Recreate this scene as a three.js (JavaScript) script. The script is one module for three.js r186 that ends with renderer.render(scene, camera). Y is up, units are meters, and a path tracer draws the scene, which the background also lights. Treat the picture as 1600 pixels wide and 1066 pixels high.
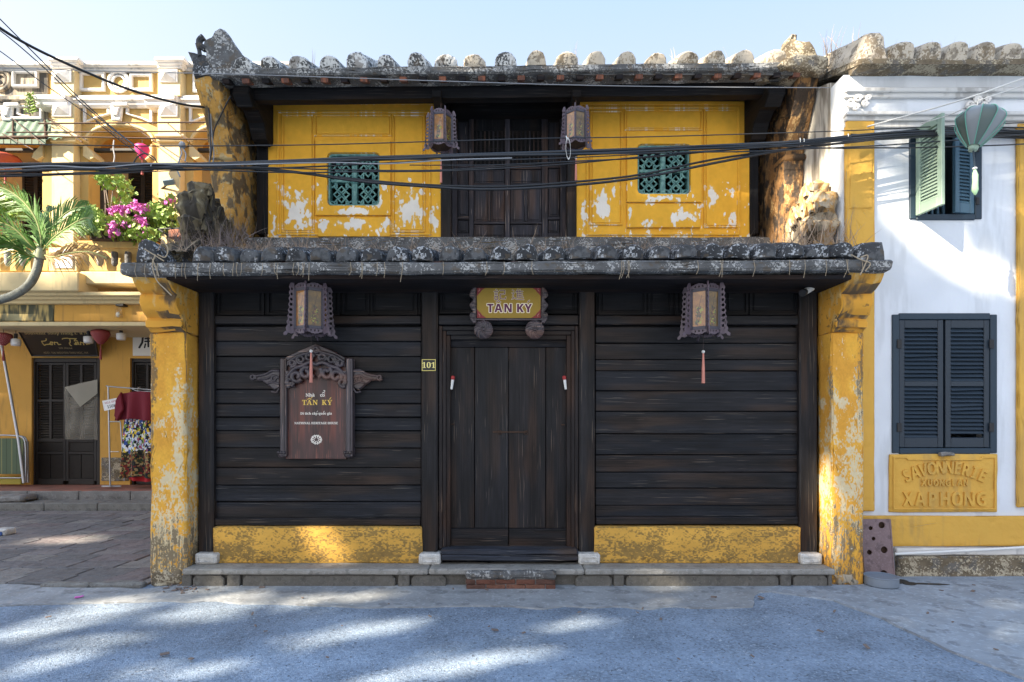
import * as THREE from 'three';
import { mergeGeometries, toCreasedNormals } from 'three/addons/utils/BufferGeometryUtils.js';
import { TessellateModifier } from 'three/addons/modifiers/TessellateModifier.js';
import { FontLoader } from 'three/addons/loaders/FontLoader.js';
import { TextGeometry } from 'three/addons/geometries/TextGeometry.js';

// ---------------------------------------------------------------- camera, sky, sun, exposure
const F = 900, CX = 795, CY = 660, CZ = 6, EYE = 1.7;            // focal length and principal point in pixels of the 1600 x 1066 picture
const scene = new THREE.Scene();
const camera = new THREE.PerspectiveCamera(2 * Math.atan(533 / F) * 180 / Math.PI, 1600 / 1066, 0.05, 500);
camera.position.set(0, EYE, CZ);
camera.setViewOffset(1600, 1066, 800 - CX, 533 - CY, 1600, 1066);  // a shift lens: verticals stay upright
camera.updateProjectionMatrix();
const SUN = new THREE.Vector3(-0.78, 0.64, 0.58);                  // towards the sun
const sun = new THREE.DirectionalLight(new THREE.Color(1.0, 0.87, 0.68), 4.2);
sun.position.copy(SUN).multiplyScalar(40); sun.target.position.set(0, 0, 0);
sun.castShadow = true; sun.shadow.mapSize.set(4096, 4096); sun.shadow.radius = 1;
Object.assign(sun.shadow.camera, { left: -22, right: 22, top: 22, bottom: -22, near: 1, far: 90 });
scene.add(sun, sun.target);
const renderer = new THREE.WebGLRenderer({ antialias: true });
renderer.toneMapping = THREE.LinearToneMapping;
renderer.toneMappingExposure = 5.3;
renderer.shadowMap.enabled = true;
{
  const w = 256, h = 128, d = new Float32Array(w * h * 4), s = SUN.clone().normalize();
  for (let j = 0; j < h; j++) for (let i = 0; i < w; i++) {
    const el = ((j + 0.5) / h - 0.5) * Math.PI, az = ((i + 0.5) / w - 0.5) * 2 * Math.PI;
    const v = new THREE.Vector3(Math.cos(el) * Math.cos(az), Math.sin(el), Math.cos(el) * Math.sin(az));
    const up = Math.max(0, v.y), g = Math.pow(Math.max(0, v.dot(s) * 0.5 + 0.5), 6);
    const west = 0.5 - 0.5 * v.x, k = (j * w + i) * 4;              // paler towards the sun's side
    let c = [0.245 - 0.222 * up, 0.224 - 0.118 * up, 0.198 + 0.040 * up];
    c = c.map((x, n) => x + [0.34, 0.33, 0.34][n] * g + [0.022, 0.012, 0.004][n] * (west - 0.4));
    if (v.y < 0) { const f = Math.min(1, -v.y * 6); c = c.map((x, n) => x * (1 - f) + [0.09, 0.085, 0.08][n] * f); }
    d[k] = c[0]; d[k + 1] = c[1]; d[k + 2] = c[2]; d[k + 3] = 1;
  }
  const sky = new THREE.DataTexture(d, w, h, THREE.RGBAFormat, THREE.FloatType);
  sky.mapping = THREE.EquirectangularReflectionMapping; sky.magFilter = THREE.LinearFilter; sky.needsUpdate = true;
  scene.background = sky; scene.environment = sky;
}

// ---------------------------------------------------------------- helpers
const X = (px, z) => (px - CX) * (CZ - z) / F, Y = (py, z) => EYE + (CY - py) * (CZ - z) / F;
const V = (px, py, z) => new THREE.Vector3(X(px, z), Y(py, z), z);
const rng = (s) => () => { s = (s + 0x6d2b79f5) | 0; let t = Math.imul(s ^ (s >>> 15), 1 | s); t = (t + Math.imul(t ^ (t >>> 7), 61 | t)) ^ t; return ((t ^ (t >>> 14)) >>> 0) / 4294967296; };
const R = rng(7), rr = (a, b) => a + (b - a) * R();
const clamp = (x, a = 0, b = 1) => Math.min(b, Math.max(a, x)), mixn = (a, b, t) => a + (b - a) * t;
const ss = (a, b, x) => { const t = clamp((x - a) / (b - a)); return t * t * (3 - 2 * t); };
const hash = (x, y, z) => { let h = Math.imul(x, 374761393) ^ Math.imul(y, 668265263) ^ Math.imul(z, 1274126177); h = Math.imul(h ^ (h >>> 13), 1274126177); return ((h ^ (h >>> 16)) >>> 0) / 4294967296; };
function vn(x, y, px, py, s) {                                      // value noise with periods px, py
  const xi = Math.floor(x), yi = Math.floor(y), fx = x - xi, fy = y - yi, u = fx * fx * (3 - 2 * fx), v = fy * fy * (3 - 2 * fy);
  const a = ((xi % px) + px) % px, b = (a + 1) % px, c = ((yi % py) + py) % py, d = (c + 1) % py;
  return mixn(mixn(hash(a, c, s), hash(b, c, s), u), mixn(hash(a, d, s), hash(b, d, s), u), v);
}
function fb(u, v, px, py, oct, s = 0) {                             // tileable fBm of u, v in 0..1
  let t = 0, a = 0.5, n = 0;
  for (let o = 0; o < oct; o++) { t += a * vn(u * px, v * py, px, py, s + o * 17); n += a; a *= 0.5; px *= 2; py *= 2; }
  return t / n;
}
function n3(x, y, z, s = 0) {
  const xi = Math.floor(x), yi = Math.floor(y), zi = Math.floor(z), f = (t) => t * t * (3 - 2 * t), u = f(x - xi), v = f(y - yi), w = f(z - zi);
  const h = (i, j, k) => hash(xi + i + 1000, yi + j + 1000 + s * 131, zi + k + 1000);
  return mixn(mixn(mixn(h(0, 0, 0), h(1, 0, 0), u), mixn(h(0, 1, 0), h(1, 1, 0), u), v), mixn(mixn(h(0, 0, 1), h(1, 0, 1), u), mixn(h(0, 1, 1), h(1, 1, 1), u), v), w) * 2 - 1;
}
const toS = (c) => Math.round(255 * clamp(c <= 0.0031308 ? 12.92 * c : 1.055 * Math.pow(c, 1 / 2.4) - 0.055));
function tex(w, h, fn, { srgb = true, clampEdge = false } = {}) {   // fn(u, v) with v upwards gives linear colour, or a grey value
  const d = new Uint8Array(w * h * 4);
  for (let j = 0; j < h; j++) for (let i = 0; i < w; i++) {
    const c = fn((i + 0.5) / w, (j + 0.5) / h), k = (j * w + i) * 4;
    if (srgb) { d[k] = toS(c[0]); d[k + 1] = toS(c[1]); d[k + 2] = toS(c[2]); } else d[k] = d[k + 1] = d[k + 2] = Math.round(255 * clamp(c));
    d[k + 3] = 255;
  }
  const t = new THREE.DataTexture(d, w, h); t.magFilter = THREE.LinearFilter; t.minFilter = THREE.LinearMipmapLinearFilter; t.generateMipmaps = true;
  t.wrapS = t.wrapT = clampEdge ? THREE.ClampToEdgeWrapping : THREE.RepeatWrapping; if (srgb) t.colorSpace = THREE.SRGBColorSpace; t.needsUpdate = true; return t;
}
const scaled = (t, ru, rv, ou = 0, ov = 0) => { const c = t.clone(); c.repeat.set(ru, rv); c.offset.set(ou, ov); c.needsUpdate = true; return c; };
const lin = (r, g, b) => new THREE.Color().setRGB(r, g, b);
const std = (o) => new THREE.MeshStandardMaterial({ roughness: 0.85, ...o });
const mix3 = (a, b, t) => [mixn(a[0], b[0], t), mixn(a[1], b[1], t), mixn(a[2], b[2], t)], mul3 = (a, k) => [a[0] * k, a[1] * k, a[2] * k];

// geometry: every helper gives a non-indexed BufferGeometry with position and normal; uv in metres come from uvBox
function clean(g, crease) {
  let h = g.index ? g.toNonIndexed() : g;
  for (const k of Object.keys(h.attributes)) if (!['position', 'normal', 'uv', 'color'].includes(k)) h.deleteAttribute(k);
  if (!h.attributes.normal || crease !== undefined) { h.computeVertexNormals(); if (crease) h = toCreasedNormals(h, crease); }
  h.clearGroups(); return h;
}
function uvBox(g, rot = false, k = 1, ou = 0, ov = 0) {
  const p = g.attributes.position, n = g.attributes.normal, uv = new Float32Array(p.count * 2);
  for (let i = 0; i < p.count; i += 3) {
    let ax = 0, ay = 0, az = 0;
    for (let j = i; j < i + 3; j++) { ax += n.getX(j); ay += n.getY(j); az += n.getZ(j); }
    ax = Math.abs(ax); ay = Math.abs(ay); az = Math.abs(az);
    for (let j = i; j < i + 3; j++) {
      let u = p.getX(j), v = p.getY(j);
      if (ax > ay && ax > az) u = p.getZ(j); else if (ay > az) v = p.getZ(j);
      if (rot) [u, v] = [v, u];
      uv[j * 2] = u * k + ou; uv[j * 2 + 1] = v * k + ov;
    }
  }
  g.setAttribute('uv', new THREE.BufferAttribute(uv, 2)); return g;
}
function box(x0, x1, y0, y1, z0, z1, c = 0.004) {                   // a box with chamfered edges, 44 triangles
  c = Math.min(c, (x1 - x0) * 0.3, (y1 - y0) * 0.3, (z1 - z0) * 0.3);
  const lo = [x0, y0, z0], hi = [x1, y1, z1], P = [], at = (s, k) => [0, 1, 2].map((a) => (s[a] > 0 ? hi[a] : lo[a]) - (a === k ? 0 : s[a] * c));
  const tri = (a, b, d, out) => { const u = [0, 1, 2].map((i) => b[i] - a[i]), v = [0, 1, 2].map((i) => d[i] - a[i]); const n = [u[1] * v[2] - u[2] * v[1], u[2] * v[0] - u[0] * v[2], u[0] * v[1] - u[1] * v[0]]; if (n[0] * out[0] + n[1] * out[1] + n[2] * out[2] < 0) P.push(...a, ...d, ...b); else P.push(...a, ...b, ...d); };
  const quad = (a, b, d, e, out) => { tri(a, b, d, out); tri(a, d, e, out); };
  for (let k = 0; k < 3; k++) for (const s of [-1, 1]) { const a = (k + 1) % 3, b = (k + 2) % 3, mk = (p, q) => { const t = []; t[k] = s; t[a] = p; t[b] = q; return t; }; const out = [0, 0, 0]; out[k] = s; quad(at(mk(-1, -1), k), at(mk(1, -1), k), at(mk(1, 1), k), at(mk(-1, 1), k), out); }
  for (let k = 0; k < 3; k++) { const a = (k + 1) % 3, b = (k + 2) % 3; for (const s of [-1, 1]) for (const t of [-1, 1]) { const e = (q) => { const v = []; v[k] = q; v[a] = s; v[b] = t; return v; }; const out = [0, 0, 0]; out[a] = s; out[b] = t; quad(at(e(-1), a), at(e(1), a), at(e(1), b), at(e(-1), b), out); } }
  for (const i of [-1, 1]) for (const j of [-1, 1]) for (const k of [-1, 1]) tri(at([i, j, k], 0), at([i, j, k], 1), at([i, j, k], 2), [i, j, k]);
  const g = new THREE.BufferGeometry(); g.setAttribute('position', new THREE.Float32BufferAttribute(P, 3)); g.computeVertexNormals(); return g;
}
const pbox = (px0, px1, py0, py1, z0, z1, c) => box(X(px0, z1), X(px1, z1), Y(py1, z1), Y(py0, z1), z0, z1, c);   // front face given in pixels at depth z1
const shapeOf = (pts, holes = []) => { const s = new THREE.Shape(pts.map((p) => new THREE.Vector2(p[0], p[1]))); for (const h of holes) s.holes.push(new THREE.Path(h.map((p) => new THREE.Vector2(p[0], p[1])))); return s; };
function prismZ(pts, z0, z1, bevel = 0, holes = []) {
  const b = bevel, g = new THREE.ExtrudeGeometry(shapeOf(pts, holes), { depth: z1 - z0 - 2 * b, bevelEnabled: b > 0, bevelThickness: b, bevelSize: b, bevelOffset: -b, bevelSegments: 1, steps: 1, curveSegments: 8 });
  g.translate(0, 0, z0 + b); return clean(g);
}
function flip(g) { for (const k of Object.keys(g.attributes)) { const a = g.attributes[k], n = a.itemSize; for (let i = 0; i + 2 < a.count; i += 3) for (let c = 0; c < n; c++) { const t = a.array[(i + 1) * n + c]; a.array[(i + 1) * n + c] = a.array[(i + 2) * n + c]; a.array[(i + 2) * n + c] = t; } } return g; }
function prismX(pts, x0, x1, bevel = 0, holes = []) {               // pts are (z, y)
  const g = prismZ(pts, 0, x1 - x0, bevel, holes), p = g.attributes.position;
  for (let i = 0; i < p.count; i++) p.setXYZ(i, p.getZ(i) + x0, p.getY(i), p.getX(i));
  g.deleteAttribute('uv'); flip(g); g.computeVertexNormals(); return g;
}
function prismY(pts, y0, y1, bevel = 0) {                           // pts are (x, z)
  const g = prismZ(pts, 0, y1 - y0, bevel), p = g.attributes.position;
  for (let i = 0; i < p.count; i++) p.setXYZ(i, p.getX(i), p.getZ(i) + y0, p.getY(i));
  g.deleteAttribute('uv'); flip(g); g.computeVertexNormals(); return g;
}
function rough(g, edge, amp, freq, crease = 0.6, s = 0) {           // cut into small faces and make uneven
  g = clean(g); g.deleteAttribute('uv'); g.deleteAttribute('normal');
  g = clean(new TessellateModifier(edge, 7).modify(g));
  const p = g.attributes.position;
  for (let i = 0; i < p.count; i++) {
    const x = p.getX(i), y = p.getY(i), z = p.getZ(i), f = freq, e = (k) => amp * (n3(x * f, y * f, z * f, s + k) + 0.5 * n3(x * f * 2.3, y * f * 2.3, z * f * 2.3, s + k + 3));
    p.setXYZ(i, x + e(0), y + e(1), z + e(2));
  }
  return clean(g, crease);
}
const tube = (pts, r, seg = 12, rad = 6) => clean(new THREE.TubeGeometry(new THREE.CatmullRomCurve3(pts.map((p) => (p.isVector3 ? p : new THREE.Vector3(...p)))), seg, r, rad, false));
function rod(a, b, r, rad = 8, r2 = r) {
  a = a.isVector3 ? a : new THREE.Vector3(...a); b = b.isVector3 ? b : new THREE.Vector3(...b);
  const d = b.clone().sub(a), g = new THREE.CylinderGeometry(r2, r, d.length(), rad, 1);
  g.applyQuaternion(new THREE.Quaternion().setFromUnitVectors(new THREE.Vector3(0, 1, 0), d.clone().normalize())); g.translate(...a.clone().add(b).multiplyScalar(0.5).toArray()); return clean(g);
}
function bar(a, b, w, t = w) { const g = box(-w / 2, w / 2, 0, a.distanceTo(b), -t / 2, t / 2, 0.003); g.applyQuaternion(new THREE.Quaternion().setFromUnitVectors(new THREE.Vector3(0, 1, 0), b.clone().sub(a).normalize())); return g.translate(a.x, a.y, a.z); }
const moved = (g, x, y, z, rx = 0, ry = 0, rz = 0) => { const m = new THREE.Matrix4().makeRotationFromEuler(new THREE.Euler(rx, ry, rz)); m.setPosition(x, y, z); return g.applyMatrix4(m); };
const lathe = (pts, seg = 16) => clean(new THREE.LatheGeometry(pts.map((p) => new THREE.Vector2(p[0], p[1])), seg));
const ball = (r, x, y, z, w = 12, h = 8, sx = 1, sy = 1, sz = 1) => clean(new THREE.SphereGeometry(r, w, h)).scale(sx, sy, sz).translate(x, y, z);

// objects
const used = {}, numbered = (n) => { const k = used[n] ?? 0; used[n] = k + 1; return k ? n + '_' + String(k).padStart(3, '0') : n; };
const tag = (o, label, category, group, kind) => { if (label) o.userData.label = label; if (category) o.userData.category = category; if (group) o.userData.group = group; if (kind) o.userData.kind = kind; return o; };
function thing(name, label, category, [x, y, z] = [0, 0, 0], group) { const o = new THREE.Group(); o.name = numbered(name); o.position.set(x, y, z); scene.add(o); return tag(o, label, category, group); }
function merged(list) { list = [].concat(list).map((g) => { for (const k of Object.keys(g.attributes)) if (!['position', 'normal', 'uv'].includes(k)) g.deleteAttribute(k); return g; }); if (list.length > 1 && list.some((g) => !g.attributes.uv)) list.forEach((g) => g.deleteAttribute('uv')); return list.length === 1 ? list[0] : mergeGeometries(list); }
// part(): geometry given in world coordinates (or in the thing's own, with local) becomes one Mesh whose origin is its middle
function part(name, geos, m, parent = scene, { rot = false, k = 1, keep = false, local = false, ou = 0, ov = 0 } = {}) {
  const g = merged(geos); if (!keep || !g.attributes.uv) uvBox(g, rot, k, ou, ov);
  g.computeBoundingBox(); const c = g.boundingBox.getCenter(new THREE.Vector3()); g.translate(-c.x, -c.y, -c.z);
  const o = new THREE.Mesh(g, m); o.name = parent === scene ? numbered(name) : name; o.castShadow = o.receiveShadow = true;
  if (!local) for (let q = parent; q && q !== scene; q = q.parent) c.sub(q.position); else if (parent.isMesh) c.sub(parent.position);
  o.position.copy(c); parent.add(o); return o;
}
const setting = (o) => tag(o, null, null, null, 'structure');
// ---------------------------------------------------------------- procedural materials (albedo only: pigment, dirt, moss, grain)
const woodTex = (s, base, var1, w = 1024, h = 512) => tex(w, h, (u, v) => {     // 2 m along u, 0.5 m along v
  const bend = fb(u, v, 3, 4, 2, s) * 0.05, g = fb(u, v + bend, 3, 70, 3, s + 5), f = fb(u, v + bend, 8, 170, 2, s + 9), big = fb(u, v, 4, 5, 3, s + 12);
  let k = 0.40 + 0.80 * g + 0.5 * (f - 0.5) + 1.5 * (big - 0.45);
  const pale = ss(0.70, 0.80, fb(u, v + bend, 5, 60, 3, s + 20)) * ss(0.5, 0.7, fb(u, v, 5, 6, 2, s + 24)), pore = ss(0.70, 0.78, f);
  const c = mix3(base, var1, ss(0.35, 0.7, fb(u, v, 3, 4, 3, s + 30)));
  return mix3(mul3(c, Math.max(0.3, k) * (1 - 0.5 * pore)), [0.15, 0.135, 0.115], pale * 0.55);
});
const woodDark = woodTex(1, [0.0125, 0.0138, 0.0180], [0.028, 0.020, 0.0165]), woodBump = tex(512, 512, (u, v) => 0.6 * fb(u, v, 3, 90, 3, 41) + 0.4 * fb(u, v, 6, 10, 3, 44), { srgb: false });
const wood = (tint = [1, 1, 1], rough = 0.56) => new THREE.MeshPhysicalMaterial({ specularIntensity: 0.5, map: scaled(woodDark, 0.5, 2), bumpMap: scaled(woodBump, 0.5, 2), bumpScale: 0.004, color: lin(...tint), roughness: rough });
const M = {};
M.planks = [[1, 1, 1.02], [0.82, 0.86, 0.92], [1.2, 1.12, 1.05], [0.95, 1.0, 1.08], [1.3, 1.12, 0.98]].map((t) => wood(t));
M.post = wood([1.35, 1.15, 0.98], 0.58); M.doorWood = wood([1.15, 0.95, 0.84], 0.55); M.transom = wood([0.5, 0.5, 0.52], 0.7); M.frame = wood([1.6, 1.15, 0.9], 0.58); M.beam = wood([0.6, 0.57, 0.57], 0.75);
M.upperDoor = wood([3.4, 2.9, 2.8], 0.62); M.upperPanel = wood([2.7, 2.4, 2.4], 0.62); M.greyWood = wood([2.6, 2.7, 2.8], 0.75);
M.carved = std({ map: scaled(woodDark, 0.5, 2), color: lin(4.6, 3.4, 3.1), roughness: 0.38 });

// yellow limewash: clean, with flakes, with mould
const YEL = [0.62, 0.315, 0.035], plasterBump = tex(512, 512, (u, v) => fb(u, v, 6, 6, 6, 61), { srgb: false });
const limewash = (s, o) => tex(1024, 1024, (u, v) => {              // 2 m x 2 m
  let c = mul3(o.base, 0.74 + 0.52 * fb(u, v, 3, 3, 6, s));
  c = mix3(c, o.pale, ss(o.paleAt, o.paleAt + 0.09, 0.5 * fb(u, v, 7, 5, 6, s + 3) + 0.5 * fb(u, v, 44, 26, 4, s + 4)) * 0.85);
  const sk = o.streak ?? 0.4, run = (1 - sk) * fb(u, v, 7, 6, 7, s + 7) + sk * fb(u, v, 34, 5, 4, s + 9);
  c = mix3(c, o.dirt, ss(o.dirtAt, o.dirtAt + 0.14, run) * o.dirtMax);
  const sp = ss(0.66, 0.74, 0.5 * fb(u, v, 90, 70, 3, s + 11) + 0.5 * fb(u, v, 6, 6, 3, s + 13)); return mix3(c, mul3(o.dirt, 0.8), sp * o.speck);
});
M.pillarTex = limewash(101, { base: [0.72, 0.40, 0.052], pale: [0.74, 0.62, 0.38], paleAt: 0.55, dirt: [0.17, 0.12, 0.06], dirtAt: 0.555, dirtMax: 0.7, speck: 0.3 });
const plaster = (t, o = {}) => std({ map: scaled(t, 0.5, 0.5, o.ou ?? 0, o.ov ?? 0), bumpMap: scaled(plasterBump, 0.8, 0.8), bumpScale: o.bump ?? 0.012, roughness: 0.92, color: o.color ?? lin(1, 1, 1) });
M.corbel = plaster(limewash(131, { base: [0.66, 0.325, 0.04], pale: [0.64, 0.42, 0.15], paleAt: 0.56, dirt: [0.055, 0.05, 0.042], dirtAt: 0.495, dirtMax: 0.9, streak: 0.2, speck: 0.6 }));
M.oldWall = plaster(limewash(151, { base: [0.50, 0.27, 0.06], pale: [0.46, 0.37, 0.2], paleAt: 0.525, dirt: [0.10, 0.075, 0.045], dirtAt: 0.445, dirtMax: 0.92, streak: 0.12, speck: 0.7 }), { bump: 0.03 });
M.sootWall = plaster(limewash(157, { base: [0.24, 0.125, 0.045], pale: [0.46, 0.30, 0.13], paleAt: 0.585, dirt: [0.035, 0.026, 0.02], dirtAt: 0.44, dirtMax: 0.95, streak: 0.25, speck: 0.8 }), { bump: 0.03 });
M.carving = plaster(limewash(163, { base: [0.36, 0.215, 0.08], pale: [0.34, 0.30, 0.23], paleAt: 0.50, dirt: [0.05, 0.042, 0.032], dirtAt: 0.50, dirtMax: 0.9, speck: 0.7 }), { bump: 0.03 });
M.mouldy = plaster(limewash(171, { base: [0.15, 0.12, 0.07], pale: [0.3, 0.25, 0.15], paleAt: 0.58, dirt: [0.035, 0.03, 0.024], dirtAt: 0.42, dirtMax: 0.95, speck: 0.8 }), { bump: 0.03 });
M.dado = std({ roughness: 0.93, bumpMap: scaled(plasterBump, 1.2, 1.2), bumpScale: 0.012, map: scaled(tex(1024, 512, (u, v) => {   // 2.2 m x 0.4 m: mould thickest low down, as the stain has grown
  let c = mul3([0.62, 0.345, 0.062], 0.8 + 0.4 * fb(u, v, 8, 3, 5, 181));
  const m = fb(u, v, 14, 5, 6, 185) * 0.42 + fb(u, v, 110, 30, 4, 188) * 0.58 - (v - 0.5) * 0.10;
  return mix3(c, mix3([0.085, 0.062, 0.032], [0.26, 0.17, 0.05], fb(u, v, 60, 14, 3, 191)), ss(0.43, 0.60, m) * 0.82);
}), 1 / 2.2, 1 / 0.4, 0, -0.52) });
M.upperPaint = std({ roughness: 0.9, bumpMap: scaled(plasterBump, 0.7, 0.7), bumpScale: 0.006, color: lin(0.64, 0.335, 0.034) });
// flaking paint of the upper walls, laid out over the whole wall (418..1172 x 157..378 in the picture): flakes where the photograph shows them
const FLAKES = [[468, 330, 26, 36], [440, 300, 7, 12], [452, 292, 5, 8], [642, 328, 26, 38], [602, 352, 20, 16], [548, 352, 34, 13], [508, 356, 12, 12], [678, 346, 8, 26], [592, 318, 9, 26], [499, 318, 6, 20], [560, 331, 44, 7], [430, 345, 5, 22], [942, 324, 17, 34], [944, 292, 5, 9], [911, 334, 7, 26], [1113, 312, 8, 30], [1032, 314, 42, 5], [1062, 340, 30, 9], [1010, 349, 26, 8], [960, 300, 4, 20], [926, 352, 12, 14], [1146, 338, 4, 12], [985, 335, 4, 12], [660, 300, 7, 8], [640, 280, 4, 5]];
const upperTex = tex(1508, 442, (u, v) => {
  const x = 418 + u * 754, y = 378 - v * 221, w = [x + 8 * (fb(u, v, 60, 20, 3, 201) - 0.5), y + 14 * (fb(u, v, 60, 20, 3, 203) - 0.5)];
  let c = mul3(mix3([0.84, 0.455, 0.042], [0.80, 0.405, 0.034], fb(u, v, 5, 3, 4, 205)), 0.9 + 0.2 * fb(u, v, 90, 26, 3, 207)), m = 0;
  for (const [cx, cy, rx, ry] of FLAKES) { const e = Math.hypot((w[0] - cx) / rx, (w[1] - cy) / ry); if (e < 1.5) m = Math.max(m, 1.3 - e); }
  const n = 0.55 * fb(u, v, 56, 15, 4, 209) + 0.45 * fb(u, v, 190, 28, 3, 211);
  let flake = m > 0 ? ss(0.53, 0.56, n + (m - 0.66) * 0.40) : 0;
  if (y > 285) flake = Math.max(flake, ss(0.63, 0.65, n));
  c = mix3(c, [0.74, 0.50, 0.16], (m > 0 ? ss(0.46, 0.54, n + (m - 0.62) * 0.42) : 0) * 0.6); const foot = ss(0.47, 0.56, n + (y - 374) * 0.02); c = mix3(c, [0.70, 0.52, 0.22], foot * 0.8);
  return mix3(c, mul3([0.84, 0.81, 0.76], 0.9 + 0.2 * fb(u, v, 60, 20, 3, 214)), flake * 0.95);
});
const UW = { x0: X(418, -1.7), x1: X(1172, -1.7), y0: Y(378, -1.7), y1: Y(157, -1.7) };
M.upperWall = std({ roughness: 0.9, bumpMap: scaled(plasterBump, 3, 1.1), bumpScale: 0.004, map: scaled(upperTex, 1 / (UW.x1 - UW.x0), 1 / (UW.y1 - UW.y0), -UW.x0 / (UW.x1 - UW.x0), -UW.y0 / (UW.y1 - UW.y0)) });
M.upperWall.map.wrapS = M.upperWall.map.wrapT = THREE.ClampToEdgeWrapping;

// the two street piers: limewash worn pale in patches along the arrises and grimy at the foot, laid out as in the photograph
const pierTex = (s, xa, xb, wear, soot) => tex(256, 1536, (u, v) => {
  const px = xa + u * (xb - xa), py = 915 - v * 396, k = [px + 10 * (fb(u, v, 4, 24, 4, s) - 0.5), py + 26 * (fb(u, v, 4, 24, 4, s + 2) - 0.5)];
  let c = mul3(mix3([0.74, 0.39, 0.048], [0.64, 0.31, 0.038], ss(0.3, 0.7, fb(u, v, 3, 14, 5, s + 4))), 0.88 + 0.24 * fb(u, v, 24, 140, 3, s + 6));
  const n = 0.5 * fb(u, v, 6, 34, 5, s + 8) + 0.5 * fb(u, v, 30, 120, 3, s + 10), amt = (L) => { let m = 0; for (const [cx, cy, rx, ry, g = 1] of L) { const e = Math.hypot((k[0] - cx) / rx, (k[1] - cy) / ry); if (e < 1.6) m = Math.max(m, g * (1.6 - e) / 1.6); } return m; };
  const w = amt(wear), d = amt(soot);
  c = mix3(c, mix3([0.70, 0.60, 0.38], [0.56, 0.48, 0.32], fb(u, v, 10, 60, 3, s + 12)), w > 0 ? ss(0.60, 0.72, n + w * 0.34) * 0.9 : 0);
  c = mix3(c, [0.13, 0.095, 0.055], d > 0 ? ss(0.58, 0.74, 0.7 * n + 0.3 * fb(u, v, 26, 12, 3, s + 14) + d * 0.30) * 0.85 : 0);
  return mix3(c, [0.70, 0.60, 0.40], ss(0.70, 0.73, n) * 0.8);
});
const pier = (t, x0, x1) => { const m = std({ roughness: 0.92, bumpMap: scaled(plasterBump, 0.8, 0.8), bumpScale: 0.012, map: scaled(t, 1 / (x1 - x0), 1 / 2.64, -x0 / (x1 - x0), 0) }); return m; };
M.pierLeft = pier(pierTex(701, 234, 290, [[279, 645, 12, 42, 0.9], [252, 664, 20, 10, 0.75], [278, 720, 8, 36, 0.85], [266, 750, 20, 18, 0.95], [262, 850, 60, 74, 0.92]], [[236, 540, 7, 110, 1], [238, 700, 4, 60, 0.7], [262, 862, 44, 44, 0.95], [240, 890, 14, 40, 0.8], [262, 905, 40, 14, 1]]), -3.74, -3.367);
M.pierRight = pier(pierTex(731, 1300, 1350, [[1318, 745, 20, 50, 0.75], [1336, 735, 18, 62, 0.85], [1304, 660, 6, 60, 0.7], [1342, 650, 8, 60, 0.9], [1318, 632, 8, 8, 0.9], [1325, 800, 30, 40, 0.7], [1308, 860, 20, 40, 0.8]], [[1346, 570, 6, 80, 0.9], [1330, 860, 34, 50, 0.75], [1322, 900, 34, 22, 1], [1304, 850, 8, 60, 0.8]]), 3.367, 3.70);

// white limewash, cream shophouse paint, old stucco
const paint = (s, base, dirt, at, mx, s2 = [0.5, 0.5]) => std({ roughness: 0.9, bumpMap: scaled(plasterBump, 0.7, 0.7), bumpScale: 0.01, map: scaled(tex(512, 512, (u, v) => {
  const c = mul3(base, 0.92 + 0.16 * fb(u, v, 4, 4, 5, s)); return mix3(c, dirt, ss(at, at + 0.2, 0.6 * fb(u, v, 6, 3, 6, s + 3) + 0.4 * fb(u, v, 40, 6, 3, s + 5)) * mx);
}), ...s2) });
M.white = paint(301, [0.66, 0.69, 0.73], [0.48, 0.50, 0.52], 0.52, 0.45); M.whiteTrim = paint(311, [0.56, 0.56, 0.55], [0.22, 0.21, 0.2], 0.52, 0.6); M.whiteOld = paint(317, [0.66, 0.62, 0.54], [0.13, 0.1, 0.07], 0.47, 0.8);
M.cream = paint(321, [0.52, 0.34, 0.115], [0.36, 0.25, 0.10], 0.5, 0.6); M.creamPale = paint(331, [0.58, 0.46, 0.25], [0.38, 0.31, 0.19], 0.52, 0.6); M.stuccoWhite = paint(341, [0.68, 0.66, 0.63], [0.26, 0.25, 0.24], 0.53, 0.6);
M.blackened = paint(351, [0.40, 0.33, 0.24], [0.055, 0.055, 0.055], 0.40, 0.95); M.shopYellow = paint(361, [0.60, 0.33, 0.07], [0.33, 0.19, 0.06], 0.5, 0.6); M.yellowBand = paint(371, [0.66, 0.375, 0.066], [0.40, 0.25, 0.08], 0.53, 0.5); M.yellowBand.bumpScale = 0.03;
M.darkCream = paint(376, [0.50, 0.38, 0.15], [0.05, 0.06, 0.045], 0.40, 0.95);

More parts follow.
